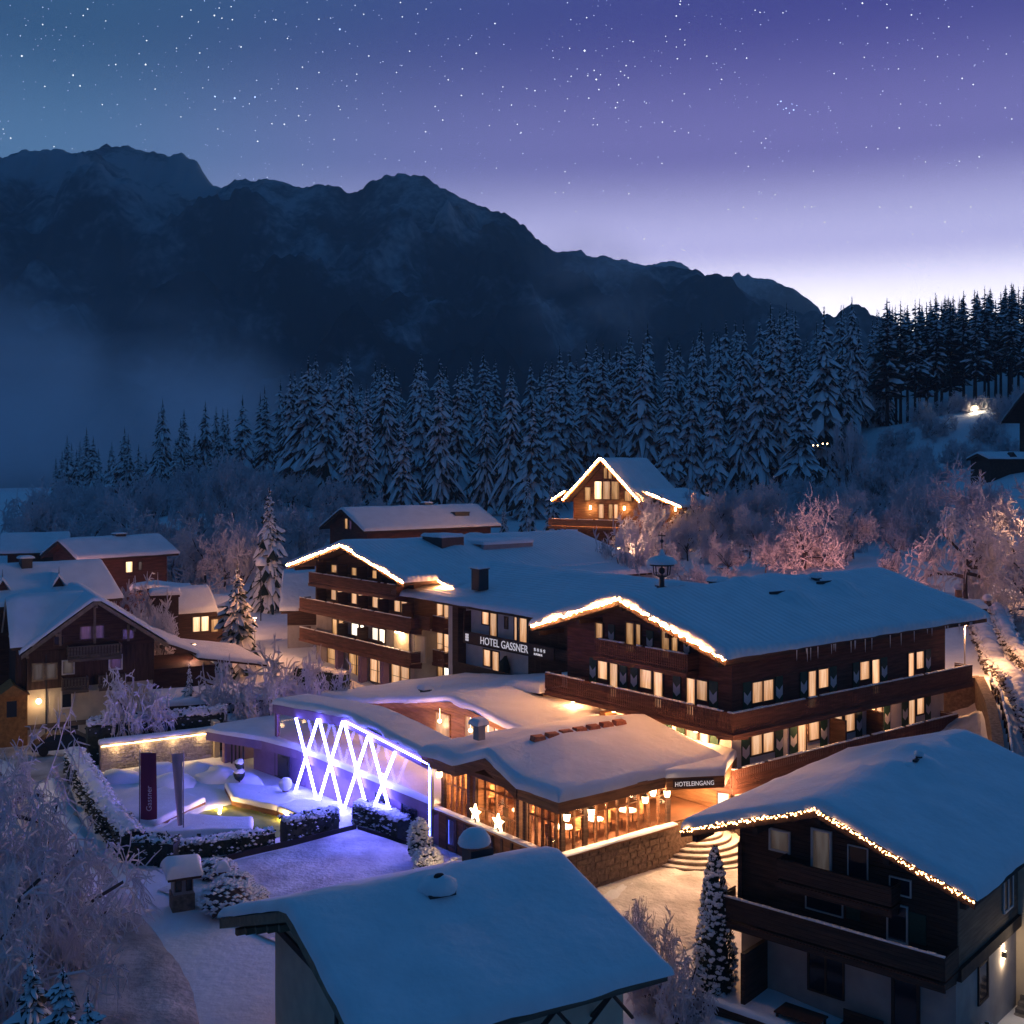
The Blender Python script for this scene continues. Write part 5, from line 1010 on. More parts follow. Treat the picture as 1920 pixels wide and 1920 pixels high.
E2 = simple_house('garden_shed', 'dark boxy shed under snow beside the wide roofed house', (-33.6, 107, 0), 20, 2.4, 2.0, 4, 8.2, 8.5, 'beam', over=.1, seed=102)
E3 = simple_house('cottage', 'small snow covered hut half hidden left of the big garden spruce', (-30.2, 114, 0), 35, 3.6, 3.6, 0, 5.6, 7.0, 'wood', over=.5, seed=103, wins=[('B', 0, [(.3, 1.0, 3.8, 5.0)], 'lit_dim')])
Fh = thing('outbuilding', 'pale outbuilding with a split blue snow roof between the garden spruce and the hotel', 'building', (-22.8, 116.5, 0), 8)
m = MB(); m.box(0, 9, 0, 7, 0, 5.4); part('wall', m, 'plaster_grey', Fh); m = MB(); m.box(-.02, 9.02, -.03, -.001, 4.1, 5.5); part('fascia', m, 'wood', Fh)
gable(Fh, -.6, 5.2, -.9, 3.8, 8.5, 5.6, 9.3, 5.6, .32, .2, seed=105, boards=None); gable(Fh, 5.35, 10, -.4, 3.9, 8.2, 6.4, 9.6, 6.2, .32, .2, seed=106, boards=None)

# ------------------------------------------------------------------ chalet on the hill
O = thing('chalet', 'steep gabled log chalet outlined in lights on the hill in front of the forest', 'house', (17.0, 148, 0), 62)
m = MB(); m.box(0, 15, .2, 10.0, 12.3, 16.3); part('timber_wall', m, 'wood_warm', O); m = MB(); m.box(.5, 14.5, .6, 9.6, 5, 12.3); part('plaster_wall', m, 'wood_mid', O)
gable_wall(O, 0, .2, 10.0, 5.1, 16.2, 20.9, 1.02, 1.02, .3, 'wood_warm')
rO = gable(O, -2.2, 13.5, -.3, 5.1, 10.5, 15.7, 21.2, 15.7, .35, .25, seed=111, boards='wood_warm', soft=.3)
for y0, z0, y1, z1 in ((-.25, 17.0, -5.6, 15.0), (10.4, 17.0, 12.6, 15.6)):
    m = MB(); a_, b_ = (-1.4, 14.5); m.hexa([(a_, y0, z0-.2), (b_, y0, z0-.2), (b_, y1, z1-.2), (a_, y1, z1-.2), (a_, y0, z0), (b_, y0, z0), (b_, y1, z1), (a_, y1, z1)]); r_ = part('side_roof', m, 'wood_warm', O)
    lo_, hi_ = min(y0, y1), max(y0, y1); snow_sheet(r_, a_-.1, b_, lo_, hi_, lambda x, y, y0=y0, y1=y1, z0=z0, z1=z1: z0+(z1-z0)*(y-y0)/(y1-y0), .32, .3, seed=7)
m = MB(); m.box(.6, 14, -4.6, .19, 9, 15.2); part('side_wing', m, 'wood_mid', O)
cO, sO = math.cos(math.radians(62)), math.sin(math.radians(62))
def ow_(a, b, z): return (17.0+a*cO-b*sO, 148+a*sO+b*cO, z)
string_lights([ow_(-2.35, -.3, 15.75), ow_(-2.35, 5.1, 21.3), ow_(-2.35, 10.5, 15.75)], 'bright inverted V of fairy lights on the steep gable of the hill chalet', step=.13, r=.085, jit=.05)
string_lights([ow_(-1.55, -.9, 16.85), ow_(-1.55, -5.6, 15.1)], 'sloping run of fairy lights on the right side roof of the hill chalet', step=.13, r=.085, jit=.05)
string_lights([ow_(-1.55, 10.6, 16.85), ow_(-1.55, 12.6, 15.7)], 'short run of fairy lights on the left side roof of the hill chalet', step=.13, r=.085, jit=.05)
window(O, 'A', 0, [(8.3, 7.5, 15.7, 17.4, 'lit_dim'), (6.9, 5.9, 15.9, 18.2, 'lit_bright'), (5.7, 4.7, 15.9, 18.2), (4.5, 3.4, 15.9, 18.2, 'lit_dim'), (2.6, 1.7, 15.7, 17.0, 'lit_dim')], fr='wood_mid', fw=.14); window(O, 'A', 0, [(5.6, 5.1, 18.6, 20.0, 'lit_dim'), (4.95, 4.4, 18.6, 20.0, 'lit_dim')], fr='wood_mid')
window(O, 'A', 0, [(6.3, 5.6, 13.4, 15.2), (4.9, 4.3, 13.4, 15.2, 'lit_dim'), (4.1, 3.6, 13.4, 15.2)], fr='wood_mid'); window(O, 'A', .6, [(-1.2, -2.0, 13.2, 14.7), (-2.2, -2.8, 13.2, 14.7)], fr='wood_mid')
balcony(O, 'A', 0, -2.6, .0, 12.4, 12.3, .95, 'wood_warm', sp=.3, solid=True)
for y in (.6, 4, 8, 11.5): 
    m = MB(); m.tube((-2.2, y, 6), (-2.2, y, 12.1), .16, n=6); m.tube((-2.2, y, 9.6), (-2.2, y-1.4, 12.0), .1, n=5); part('post', m, 'wood_mid', O)
for (y, a) in ((7.4, -.25), (2.6, -.25), (-4.2, .3)):
    m = MB(); m.box(a-.08, a+.08, y-.1, y+.1, 14.5, 15.0); wl = part('wall_lamp', m, 'lamp', O); lamp_light(wl, (a-.3, y, 14.7), 30, (1, .6, .26), .12)
lamp_light(O, (-2.6, 6, 9.0), 60, (1, .6, .28), .2)

# ------------------------------------------------------------------ houses at the right edge
R2 = simple_house('chalet', 'dark house with a blue snow roof cut off by the right edge above the terrace', (79.5, 168, 0), 12, 14, 8, 18, 27.0, 31.5, 'wood', over=1.8, seed=121)
R3 = simple_house('garage_annex', 'long dark garage with a flat snow top below the house at the right edge', (68.0, 163, 0), 4, 14, 6, 17, 21.2, 22.0, 'beam', over=.4, seed=122)
m = MB(); m.prism([(2.4, -.4, 21.2), (4.0, -.4, 21.2), (3.2, -.4, 22.2)], (0, 1.5, 0)); part('dormer', m, 'beam', R3)
R4 = simple_house('garden_shed', 'small reddish hut buried in snow between the fruit trees on the slope', (30, 127, 0), 10, 2.6, 2.2, 9, 11.9, 12.5, 'wood_red', over=.4, seed=123)
R5 = simple_house('garden_shed', 'little ochre hut beside the roadside fence behind the hotel', (36.9, 93, 0), 25, 1.6, 1.6, 5, 8.7, 9.1, 'ochre', over=.3, seed=124)
# ------------------------------------------------------------------ trees
def conifer_mesh(seed, h=1.0, r=.17, whorls=26, snow=.75, base=.08, droop=.55, fat=1.0):
    """a snow laden spruce of height 1: crown mesh with needles (0) and snow (1); every branch is a few drooping sprays"""
    rr = random.Random(seed); m = MB()
    for i in range(whorls):
        t = i/(whorls-1); z = base+(1-base)*(t**.94)*.975; L = r*((1-t)**.80)*rr.uniform(.72, 1.2)+.005
        if t < .12: L *= .8+t*1.6
        nb = 8 if t < .6 else (6 if t < .88 else 4); off = rr.uniform(0, 6.28)
        for k in range(nb):
            if rr.random() < .07: continue
            th0 = off+2*PI*k/nb+rr.uniform(-.35, .35); l0 = L*rr.uniform(.55, 1.25); z1 = z+rr.uniform(-.016, .016)
            for sp in (-1, 0, 1) if l0 > .03 else (0,):
                th = th0+sp*rr.uniform(.22, .42); l = l0*(rr.uniform(.55, .85) if sp else 1); c, s = math.cos(th), math.sin(th)
                wd = (l*.115+.002)*rr.uniform(.7, 1.35)*fat; dr = droop*rr.uniform(.75, 1.5)*(1-.4*t); P = []
                for q in (.10, .40, .72, 1.0):
                    zz = z1+l*(.22*q-dr*q**1.7); ww = wd*(.5 if q < .2 else 1.1 if q < .5 else 1.0 if q < .9 else .18)*rr.uniform(.7, 1.3); x, y = c*l*q, s*l*q; sag = ww*.9
                    P.append([(x-s*ww, y+c*ww, zz-sag*rr.uniform(.5, 1.6)), (x, y, zz), (x+s*ww, y-c*ww, zz-sag*rr.uniform(.5, 1.6))])
                m.grid(P, 0)
                if rr.random() < snow:
                    S = []; st_ = rr.choice((0, 0, 1)); en = rr.choice((3, 4, 4))
                    for row in P[st_:en]:
                        f = rr.uniform(.7, 1.12); mid = Vector(row[1]); e = .003+.36*wd*rr.uniform(.5, 1.6)
                        S.append([tuple(mid.lerp(Vector(row[0]), f)+Vector((0, 0, e*.25))), tuple(mid+Vector((0, 0, e))), tuple(mid.lerp(Vector(row[2]), f)+Vector((0, 0, e*.25)))])
                    if len(S) > 1: m.grid(S, 1)
    m.tube((0, 0, .9), (0, 0, 1.0), .006, .001, 4, 0)
    return m
def make_conifer(seed, **kw):
    o = link('spruce_tree', None)
    t = MB(); t.tube((0, 0, -.06), (0, 0, .9), .014, .003, 6)
    link('trunk', t.mesh('trunk', 'bark'), o); link('crown', conifer_mesh(seed, **kw).mesh('crown', ['needle', 'snow']), o); return o
PROTO = [make_conifer(s, r=r, whorls=w_, snow=sn, fat=f, base=b, droop=d) for s, r, w_, sn, f, b, d in ((1, .150, 25, .96, 1.15, .10, 1.0), (2, .165, 23, .94, 1.2, .08, 1.15), (3, .125, 27, .97, 1.1, .14, .95), (4, .180, 23, .95, 1.2, .05, 1.1), (5, .140, 24, .90, 1.1, .20, 1.2), (6, .115, 26, .92, 1.1, .24, 1.05), (7, .155, 22, .85, 1.0, .16, 1.25))]
DARK = [make_conifer(s, r=r, whorls=24, snow=.35, fat=.95, base=b) for s, r, b in ((11, .13, .34), (12, .15, .28), (13, .12, .4))]
used = {}
def tree(proto, x, y, h, label, cat='spruce', group=None, wide=1.0, z=None, name='spruce_tree', rot=None):
    o = proto if id(proto) not in used else dup(proto); used[id(proto)] = 1
    o.name = name; z = tz(x, y) if z is None else z
    o.location = (x, y, z); o.scale = (h*wide, h*wide, h); o.rotation_euler = (0, 0, rnd.uniform(0, 6.28) if rot is None else rot)
    tag(o, label, cat, group); return o
GF = 'snow laden spruces of the forest edge'; LF = 'tall snow laden spruce standing close among others in the forest behind the hotel'
def at(px, Y): return (px-960)/F*Y, Y
def zpy(py, Y): return H-(py-YH)/F*Y
tr2 = random.Random(5); nfor = 0
def forest_top(px):      # how high the crowns reach in the picture, for each bearing
    return float(np.interp(px, [130, 250, 300, 380, 450, 530, 580, 660, 800, 950, 1000, 1090, 1180, 1300, 1400, 1450, 1520, 1560, 1600, 1660, 1740, 1800, 1900, 1980], [880, 800, 770, 755, 740, 700, 668, 662, 668, 655, 668, 628, 612, 598, 580, 562, 575, 572, 562, 560, 548, 548, 522, 515]))
front = [(305, 745, 905, 300), (345, 765, 900, 300), (385, 750, 905, 290), (418, 762, 900, 280), (455, 738, 905, 260), (500, 745, 905, 250), (545, 690, 930, 225), (578, 665, 940, 222), (612, 690, 938, 215), (640, 668, 945, 222), (655, 720, 940, 205), (688, 716, 950, 205), (722, 676, 940, 215), (755, 765, 945, 198), (790, 668, 940, 216), (825, 696, 955, 200), (858, 690, 930, 214), (910, 735, 960, 198), (958, 690, 965, 196), (998, 740, 965, 190), (1035, 672, 955, 205), (1060, 680, 930, 214), (1100, 635, 925, 218), (1130, 650, 925, 220), (1165, 640, 930, 220), (1205, 640, 930, 210), (1255, 660, 935, 205), (1295, 690, 930, 205), (1338, 672, 935, 203), (1388, 660, 945, 205), (1425, 640, 950, 204), (1462, 590, 965, 206), (1500, 650, 960, 200), (1545, 572, 880, 222), (1580, 640, 860, 226), (1610, 600, 850, 232), (1655, 640, 840, 235)]
for px, top, bot, Y in front:
    x, y = at(px, Y); zg = tz(x, y); h = zpy(top, Y)-zg
    tree(PROTO[tr2.randrange(7)], x, y, h, LF, 'spruce', GF, tr2.uniform(.98, 1.25), zg-.2); nfor += 1
for Y, step in ((236, 47), (256, 42), (284, 40), (322, 38)):
    px = 545 if Y < 260 else 300
    while px < 1680:
        x, y = at(px+tr2.uniform(-10, 10), Y+tr2.uniform(-7, 7)); zg = tz(x, y); tp = forest_top(px)+tr2.choice((-8, 0, 8, 14, 22, 34, 48))+tr2.uniform(-5, 5)+(8 if Y > 280 else 0); h = min(34, max(14, zpy(tp, y)-zg))
        tree(PROTO[tr2.randrange(7)], x, y, h, LF, 'spruce', GF, tr2.uniform(.9, 1.15), zg-.2); nfor += 1; px += step*tr2.uniform(.8, 1.25)
GD = 'dark spruces along the crest of the right hill'; LD = 'dark bare trunked spruce with little snow on the crest of the right hill'
for Y, step in ((236, 21), (252, 20), (270, 20), (292, 22), (318, 24)):
    px = 1668
    while px < 2010:
        x, y = at(px+tr2.uniform(-6, 6), Y+tr2.uniform(-5, 5)); zg = tz(x, y); tp = forest_top(px)+tr2.uniform(-4, 30); h = min(33, max(13, zpy(tp, y)-zg))
        tree(DARK[tr2.randrange(3)], x, y, h, LD, 'spruce', GD, tr2.uniform(.9, 1.2), zg-.2); nfor += 1; px += step*tr2.uniform(.8, 1.3)
# single spruces one can pick out
BIG = make_conifer(31, r=.25, whorls=34, snow=.97, fat=1.45, base=.0, droop=.9)
def lone(proto, px, top, Y, label, wide=1.0, zg=None):
    x, y = at(px, Y); zg = tz(x, y) if zg is None else zg; return tree(proto, x, y, zpy(top, Y)-zg, label, 'spruce', None, wide, zg-.1)
lone(BIG, 445, 1052, 108, 'broad snow covered garden spruce between the left chalet and the left hotel wing', 1.08)
lone(BIG, 505, 903, 133, 'slim snowy spruce standing above the snow capped globe lamp left of the hotel', .78)
lone(BIG, 355, 1235, 86, 'short snowy garden tree in front of the carport', .62)
lone(BIG, 945, 935, 176, 'very small snowy spruce just behind the long hotel ridge', .6, 9.5); lone(BIG, 990, 888, 178, 'middle sized snowy spruce left of the hill chalet', .7, 8.5); lone(BIG, 1036, 880, 172, 'snowy spruce touching the left side of the hill chalet deck', .65, 8.0)
lone(BIG, 60, 1765, 38, 'heavily snowed young fir in the bottom left corner', .95, -1.5)
FB = BIG
for i, (px, top, Y, lb) in enumerate(((118, 1795, 36, 'snow lump fir right of the young fir in the bottom left corner'), (165, 1850, 34.5, 'lowest snowy fir at the bottom edge left of the street'))):
    lone(BIG, px, top, Y, lb, 1.25, -1.5)

# frosted broadleaved trees: branching skeletons, every twig white with rime
def frost_mesh(seed, h=1.0, spread=.42, levels=4, nch=(6, 5, 5, 6), trunk=.24, up=.35, twig=.0035, thick=.02, gnarl=.35, hang=.0):
    """bare tree thick with rime: curved limbs as tubes, the finest twigs as narrow crossed ribbons"""
    rr = random.Random(seed); m = MB()
    def rv(): return Vector((rr.uniform(-1, 1), rr.uniform(-1, 1), rr.uniform(-1, 1)))
    def grow(p, d, L, r, lv):
        ns_ = 3 if lv < levels else 2; pts = [p]; dd = d.copy()
        for i in range(ns_):
            dd = (dd+rv()*gnarl*(.5 if lv == 0 else 1)+Vector((0, 0, up*.22-hang*lv*.18))).normalized(); pts.append(pts[-1]+dd*L/ns_)
        for i in range(ns_):
            r0, r1 = r*(1-.45*i/ns_), r*(1-.45*(i+1)/ns_)
            if lv <= levels-2: m.tube(pts[i], pts[i+1], r0, r1, 5 if lv == 0 else 3, 1 if lv < 2 else 0, False)
            else:
                t = (pts[i+1]-pts[i]); sd = t.cross(rv()).normalized()*max(r0, twig); s2 = t.cross(sd).normalized()*max(r0, twig)*.8; e = .35 if (lv == levels and i == ns_-1) else .85
                m.face([pts[i]-sd, pts[i]+sd, pts[i+1]+sd*e, pts[i+1]-sd*e], 0); m.face([pts[i]-s2, pts[i]+s2, pts[i+1]+s2*e, pts[i+1]-s2*e], 0)
        if lv >= levels: return
        n = nch[min(lv, len(nch)-1)]
        for k in range(n):
            t = (rr.uniform(.55, 1.0) if lv == 0 else rr.uniform(.25, 1.0))*ns_*.999; i = int(t); b = pts[i].lerp(pts[i+1], t-i); ax = (pts[i+1]-pts[i]).normalized()
            a = rv(); a = (a-ax*a.dot(ax)).normalized()
            nd = (ax*rr.uniform(.45, 1.0)+a*rr.uniform(.5, 1.0)*(1.7*spread/.42)+Vector((0, 0, up*rr.uniform(-.3, .9)))).normalized()
            grow(b, nd, (L*rr.uniform(.42, .68)) if lv else rr.uniform(.26, .40)*h, max(twig, r*.5), lv+1)
    grow(Vector((0, 0, -.03)), Vector((rr.uniform(-.06, .06), rr.uniform(-.06, .06), 1)).normalized(), trunk, thick, 0)
    V = np.array([tuple(v) for v in m.v]); zmax = np.percentile(V[:, 2], 99.5); rad = np.percentile(np.hypot(V[:, 0], V[:, 1]), 97)
    k = h/zmax; kx = (spread*1.0)/rad
    m.v = [(v[0]*kx, v[1]*kx, v[2]*k) for v in m.v]
    return m
def make_frost(seed, **kw):
    mm_ = frost_mesh(seed, **kw); o = link('frosted_tree', mm_.mesh('frosted_tree', ['frost', 'frost_dark'])); return o
FT = [make_frost(41, spread=.40, nch=(8, 6, 6, 6), twig=.0046), make_frost(42, spread=.46, trunk=.2, nch=(8, 6, 6, 6), twig=.0046), make_frost(43, spread=.26, up=.6, nch=(11, 6, 5, 6), twig=.0042), make_frost(44, spread=.52, trunk=.2, up=.1, hang=.5, nch=(8, 6, 6, 6), twig=.0046)]
FS = [make_frost(51, trunk=.07, spread=.5, nch=(12, 6, 5, 6), twig=.005), make_frost(52, trunk=.05, spread=.62, up=.2, nch=(12, 6, 5, 6), twig=.005, hang=.4)]
def frost(px, base, top, Y, label, k, group=None, wide=1.0, cat='frosted tree', zg=None):
    x, y = at(px, Y); zg = tz(x, y) if zg is None else zg; h = zpy(top, Y)-zg; P_ = (FT+FS)[k]
    return tree(P_, x, y, h, label, cat, group, wide, zg-.05, 'frosted_tree')
frost(1825, 1080, 872, 122, 'round pinkish frosted tree, the biggest one at the right edge', 0, wide=1.15)
frost(1812, 1105, 960, 103, 'spreading grey frosted tree with a dark trunk right of the long hotel roof', 3, wide=1.3)
frost(1905, 1110, 900, 110, 'frosted tree at the right edge lit warm from below', 0, wide=1.05); frost(1935, 1160, 985, 96, 'frosted tree cut off by the right edge above the road', 1, wide=1.1)
frost(1595, 985, 792, 172, 'tall narrow frosted tree above the middle of the long hotel roof', 2, wide=.85)
frost(1650, 1010, 868, 160, 'pink tinted round frosted tree right of the tall narrow one', 0, wide=1.1)
frost(1735, 900, 845, 186, 'bluish frosted bush on the upper meadow edge', 5)
for i, (px, top, Y, k, lb) in enumerate(((1195, 945, 126, 1, 'warm lit frosted tree in front of the hill chalet deck'), (1165, 985, 112, 4, 'golden lit frosted shrub at the foot of the hill chalet'), (1225, 930, 138, 2, 'frosted tree rising before the right side wing of the hill chalet'), (1290, 965, 130, 0, 'purple tinted fruit tree with a clear trunk below the hill chalet'), (1340, 985, 126, 3, 'low branching fruit tree right of the one with a clear trunk'), (1385, 945, 150, 1, 'frosted tree right of the hill chalet roof tip'), (1440, 935, 160, 3, 'broad frosted tree under the darkest spruces'), (1420, 1000, 135, 4, 'frosted bush half way along the slope'), (1525, 970, 148, 2, 'slender frosted sapling on the snow slope'), (1600, 1000, 132, 1, 'open frosted fruit tree above the roof skylights'), (1560, 1010, 128, 4, 'small frosted fruit tree by the buried reddish hut'), (1700, 985, 132, 0, 'rosy frosted tree right of the roof end'), (1735, 1010, 118, 4, 'rosy frosted bush beside the grey spreading tree'), (1670, 1035, 112, 5, 'low rosy thicket just behind the hotel ridge end'))):
    frost(px, 0, top, Y, lb, k, None, 1.05)
for i in range(84):
    px = tr2.uniform(1215, 1770); Y = tr2.uniform(110, 185); x, y = at(px, Y)
    if inside(x, y, [(48, 165), (75, 165), (70, 192), (48, 190)]): continue
    o = tree((FT+FS)[tr2.choice((0, 1, 3, 4, 5))], x, y, tr2.uniform(2.6, 7.0), 'small frosted fruit tree on the snowy slope between hotel and forest', 'frosted tree', 'small frosted trees on the slope', 1.15, None, 'frosted_tree')
for i in range(46):
    px = tr2.uniform(1640, 1990); Y = tr2.uniform(178, 226); x, y = at(px, Y)
    tree(FS[tr2.randrange(2)], x, y, tr2.uniform(2.0, 4.5), 'bluish frosted bush on the steep bank under the hill crest', 'frosted bush', 'frosted bushes on the bank below the hill crest', 1.4, None, 'frosted_bush')
for i in range(105):
    px = tr2.uniform(60, 700); Y = tr2.uniform(150, 245) if px < 520 else tr2.uniform(165, 205); x, y = at(px, Y)
    tree((FT+FS)[tr2.randrange(6)], x, y, tr2.uniform(4, 9.5) if px < 560 else tr2.uniform(3, 6), 'hazy frosted broadleaved tree in the thicket below the misty spruces', 'frosted tree', 'frosted thicket behind the village', 1.25, None, 'frosted_tree')
for i in range(40):
    px = tr2.uniform(90, 430); Y = tr2.uniform(255, 380); x, y = at(px, Y)
    tree(PROTO[tr2.randrange(7)], x, y, tr2.uniform(9, 17), 'smaller spruce fading into the mist at the left end of the forest', 'spruce', 'spruces fading into the mist', 1.2)
for px, top, Y, k, lb in ((385, 975, 150, 0, 'round frosted tree behind the bank of lit snow'), (420, 985, 142, 1, 'frosted tree between the pink pavilion and the slim spruce'), (450, 1000, 136, 2, 'frosted tree just left of the snow capped globe lamp'), (255, 1100, 108, 4, 'bare frosted bush beside the pink pavilion'), (300, 1130, 100, 2, 'thin frosted sapling behind the left chalet roof')):
    frost(px, 0, top, Y, lb, k, None, 1.2)
frost(235, 1395, 1262, 80, 'drooping purple lit frosted tree in front of the left chalet', 3, None, 1.0)
frost(480, 1310, 1235, 86, 'snow loaded weeping bush at the corner behind the pool wall', 5, None, 1.3); frost(500, 1330, 1262, 83, 'second snow loaded bush in front of the weeping one', 4, None, 1.1)
frost(612, 1300, 1235, 84, 'dark twiggy bush before the ground floor of the left wing', 4, None, .9)
# the big one that fills the lower left corner
BT = [make_frost(61, spread=.55, trunk=.16, up=.10, nch=(9, 7, 7, 7), twig=.0026, thick=.018, hang=.45, gnarl=.45), make_frost(62, spread=.62, trunk=.12, up=.08, nch=(9, 7, 7, 7), twig=.0026, thick=.016, hang=.55, gnarl=.45)]
def big(px, top, Y, k, label, wide, z=-.5):
    x, y = at(px, Y); h = zpy(top, Y)-z; return tree(BT[k], x, y, h, label, 'frosted tree', None, wide, z, 'frosted_tree')
big(-20, 1370, 58, 0, 'upper of the huge blue frosted trees spilling in from the left edge', 1.0); big(20, 1480, 48, 1, 'huge blue frosted tree covering the lower left corner beside the street', 1.1); big(95, 1560, 52, 0, 'right hand huge frosted tree overhanging the left side of the street', .62); big(-60, 1600, 41, 0, 'lowest huge frosted tree at the left edge behind the young fir', 1.1)
# thuja and shrubs between the two front houses
TH = thing('thuja_tree', 'slim dark conical thuja flecked with snow left of the lower right chalet', 'thuja', (8.35, 47.2, -1.1))
rr = random.Random(3); m = MB(); ms = MB(); Ht = 5.8; Rt = .98
m.tube((0, 0, 0), (0, 0, Ht*.97), Rt*.72, .04, 10)
for i in range(3400):
    t = rr.random()**1.15; z = t*Ht; R = Rt*(1-t)**.62*(1-.25*max(0, .15-t)/.15)*rr.uniform(.86, 1.06); th = rr.uniform(0, 6.28); c, s = math.cos(th), math.sin(th); p = Vector((c*R, s*R, z)); L_ = rr.uniform(.08, .2)
    u = Vector((c*.35, s*.35, .9)).normalized()*L_; v_ = Vector((-s, c, rr.uniform(-.4, .4))).normalized()*L_*.4
    m.face([p-v_, p+v_*.3-u*.2, p+v_, p+u])
    if rr.random() < .16*(1.5 if s < 0 and c < .3 else .7): ms.ball((p.x*1.03, p.y*1.03, p.z), rr.uniform(.05, .15), None, rr.uniform(.04, .09), 6, 4, wob=.3, seed=i)
part('crown', m, 'needle', TH); part('snow', ms, 'snow', TH, True); m = MB(); m.tube((0, 0, -.3), (0, 0, .6), .12); part('trunk', m, 'bark', TH)
frost(1232, 1850, 1712, 46, 'pale frosted shrub right of the bottom roof corner', 4, None, 1.0, 'frosted shrub', -1.0); frost(1262, 1890, 1775, 44.5, 'second frosted shrub at the foot of the thuja', 5, None, 1.0, 'frosted shrub', -1.1); frost(1200, 1800, 1700, 48.5, 'thin frosted twigs in the lit plaza edge', 4, None, .7, 'frosted shrub', -.8)

# ------------------------------------------------------------------ hedges, garden and court
def hedge(label, path, w_, h, seed, n, snow=.5, z=None, mt=('hedge', 'snow'), cat='hedge', ls=.11, group=None):
    o = thing('hedge', label, cat, (*path[0], 0), 0, group); rr = random.Random(seed); P = [Vector((*p, 0)) for p in path]; o_ = P[0]; m = MB(); s = MB()
    for a, b in zip(P, P[1:]):
        d = (b-a); L_ = d.length; d.normalize(); nn = Vector((-d.y, d.x, 0)); za = (tz(a.x, a.y) if z is None else z); zb = (tz(b.x, b.y) if z is None else z)
        q = [a-o_+nn*(w_*.42), b-o_+nn*(w_*.42), b-o_-nn*(w_*.42), a-o_-nn*(w_*.42)]
        m.hexa([(v.x, v.y, zz-.2) for v, zz in zip(q, (za, zb, zb, za))][::-1]+[(v.x, v.y, zz+h*.88) for v, zz in zip(q, (za, zb, zb, za))][::-1], 0)
        for i in range(int(n*L_)):
            t = rr.random(); face = rr.choice((0, 1, 2, 2)); zb_ = za+(zb-za)*t
            off = nn*(w_*.5*(1 if face == 0 else -1)*rr.uniform(.85, 1.12)) if face < 2 else nn*(w_*rr.uniform(-.5, .5)); zz = zb_+(h*rr.random() if face < 2 else h*rr.uniform(.92, 1.1))
            p = a-o_+d*(L_*t)+off; p.z = zz; k = rr.random() < (snow*.5 if face < 2 else snow*1.3); e = ls*rr.uniform(.35, 1.5)*(1.25 if k and face == 2 else 1)
            u = Vector((rr.uniform(-1, 1), rr.uniform(-1, 1), rr.uniform(-1, 1))).normalized()*e; v_ = Vector((rr.uniform(-1, 1), rr.uniform(-1, 1), rr.uniform(-1, 1))).normalized()*e
            if k: m.octa(p, e*.85, 1, e*.5)
            else: m.face([p-u, p+v_, p+u, p-v_], 0)
    link('foliage', m.mesh('foliage', list(mt)), o)
    for a, b in zip(P, P[1:]):
        d = (b-a); L_ = d.length; d.normalize(); nn = Vector((-d.y, d.x, 0)); za = (tz(a.x, a.y) if z is None else z); zb = (tz(b.x, b.y) if z is None else z); nq = max(4, int(L_/.16)); R_3 = []
        for i in range(nq+1):
            row = []
            for c in range(7):
                u = -1+c/3; q = a-o_+d*(L_*i/nq)+nn*(u*w_*(.40+.12*fnoise(i*.5, seed, 1))); hh = .17*snow/.6*(1-u*u)**.5*(1+.7*fnoise(q.x*1.6+seed, q.y*1.6, 2))
                row.append((q.x, q.y, za+(zb-za)*i/nq+h*(.97+.07*fnoise(q.x*1.1, q.y*1.1, seed))+hh-.10*abs(u)**3))
            R_3.append(row)
        mc = MB(); mc.grid(R_3); part('snow', mc, mt[1], o, True)
    return o
hedge('snow speckled dark hedge along the left side of the blue lit court', [(-17.6, 59.4), (-12.9, 61.9)], .9, .85, 1, 150, .55); hedge('short snow speckled hedge in the middle, below the first crossing light tubes', [(-12.4, 62.25), (-9.9, 64.3)], .95, 1.25, 2, 160, .6)
hedge('snow speckled hedge right of the gap, below the last crossing light tubes', [(-8.9, 66.0), (-7.6, 65.0), (-5.9, 62.6)], 1.0, 1.15, 3, 170, .7)
hedge('long hedge bank with pinkish frost between street and pool garden', [(-29.2, 76.5), (-26.6, 71.5), (-22.8, 64.5), (-19.6, 59.2)], 1.3, 1.5, 4, 120, .75, cat='hedge'); hedge('dark hedge corner behind the small shrine', [(-19.4, 59.0), (-17.2, 58.8)], 1.1, 1.3, 5, 150, .35)
hedge('frosted hedge on top of the lit garden wall', [(-29.0, 78.2), (-25, 80.4), (-20.6, 82.6)], 1.0, 2.9, 6, 150, .7); hedge('dark snowy hedge beside the left hotel wing', [(-19.5, 104), (-14.6, 101.5)], 1.2, 1.6, 7, 90, .6)
hedge('frosted thicket along the slope under the road fence', [(28.4, 60.5), (30.6, 67), (32.6, 74), (34.6, 82), (38, 93)], 1.7, .9, 8, 70, 1.0, ls=.16, mt=('frost_dark', 'frost')); hedge('frosted thicket between fence and upper road', [(30.4, 59), (32.8, 68), (34.8, 77), (37.0, 85), (40.6, 96)], 1.3, 1.0, 9, 60, 1.0, ls=.16, mt=('frost_dark', 'frost'))
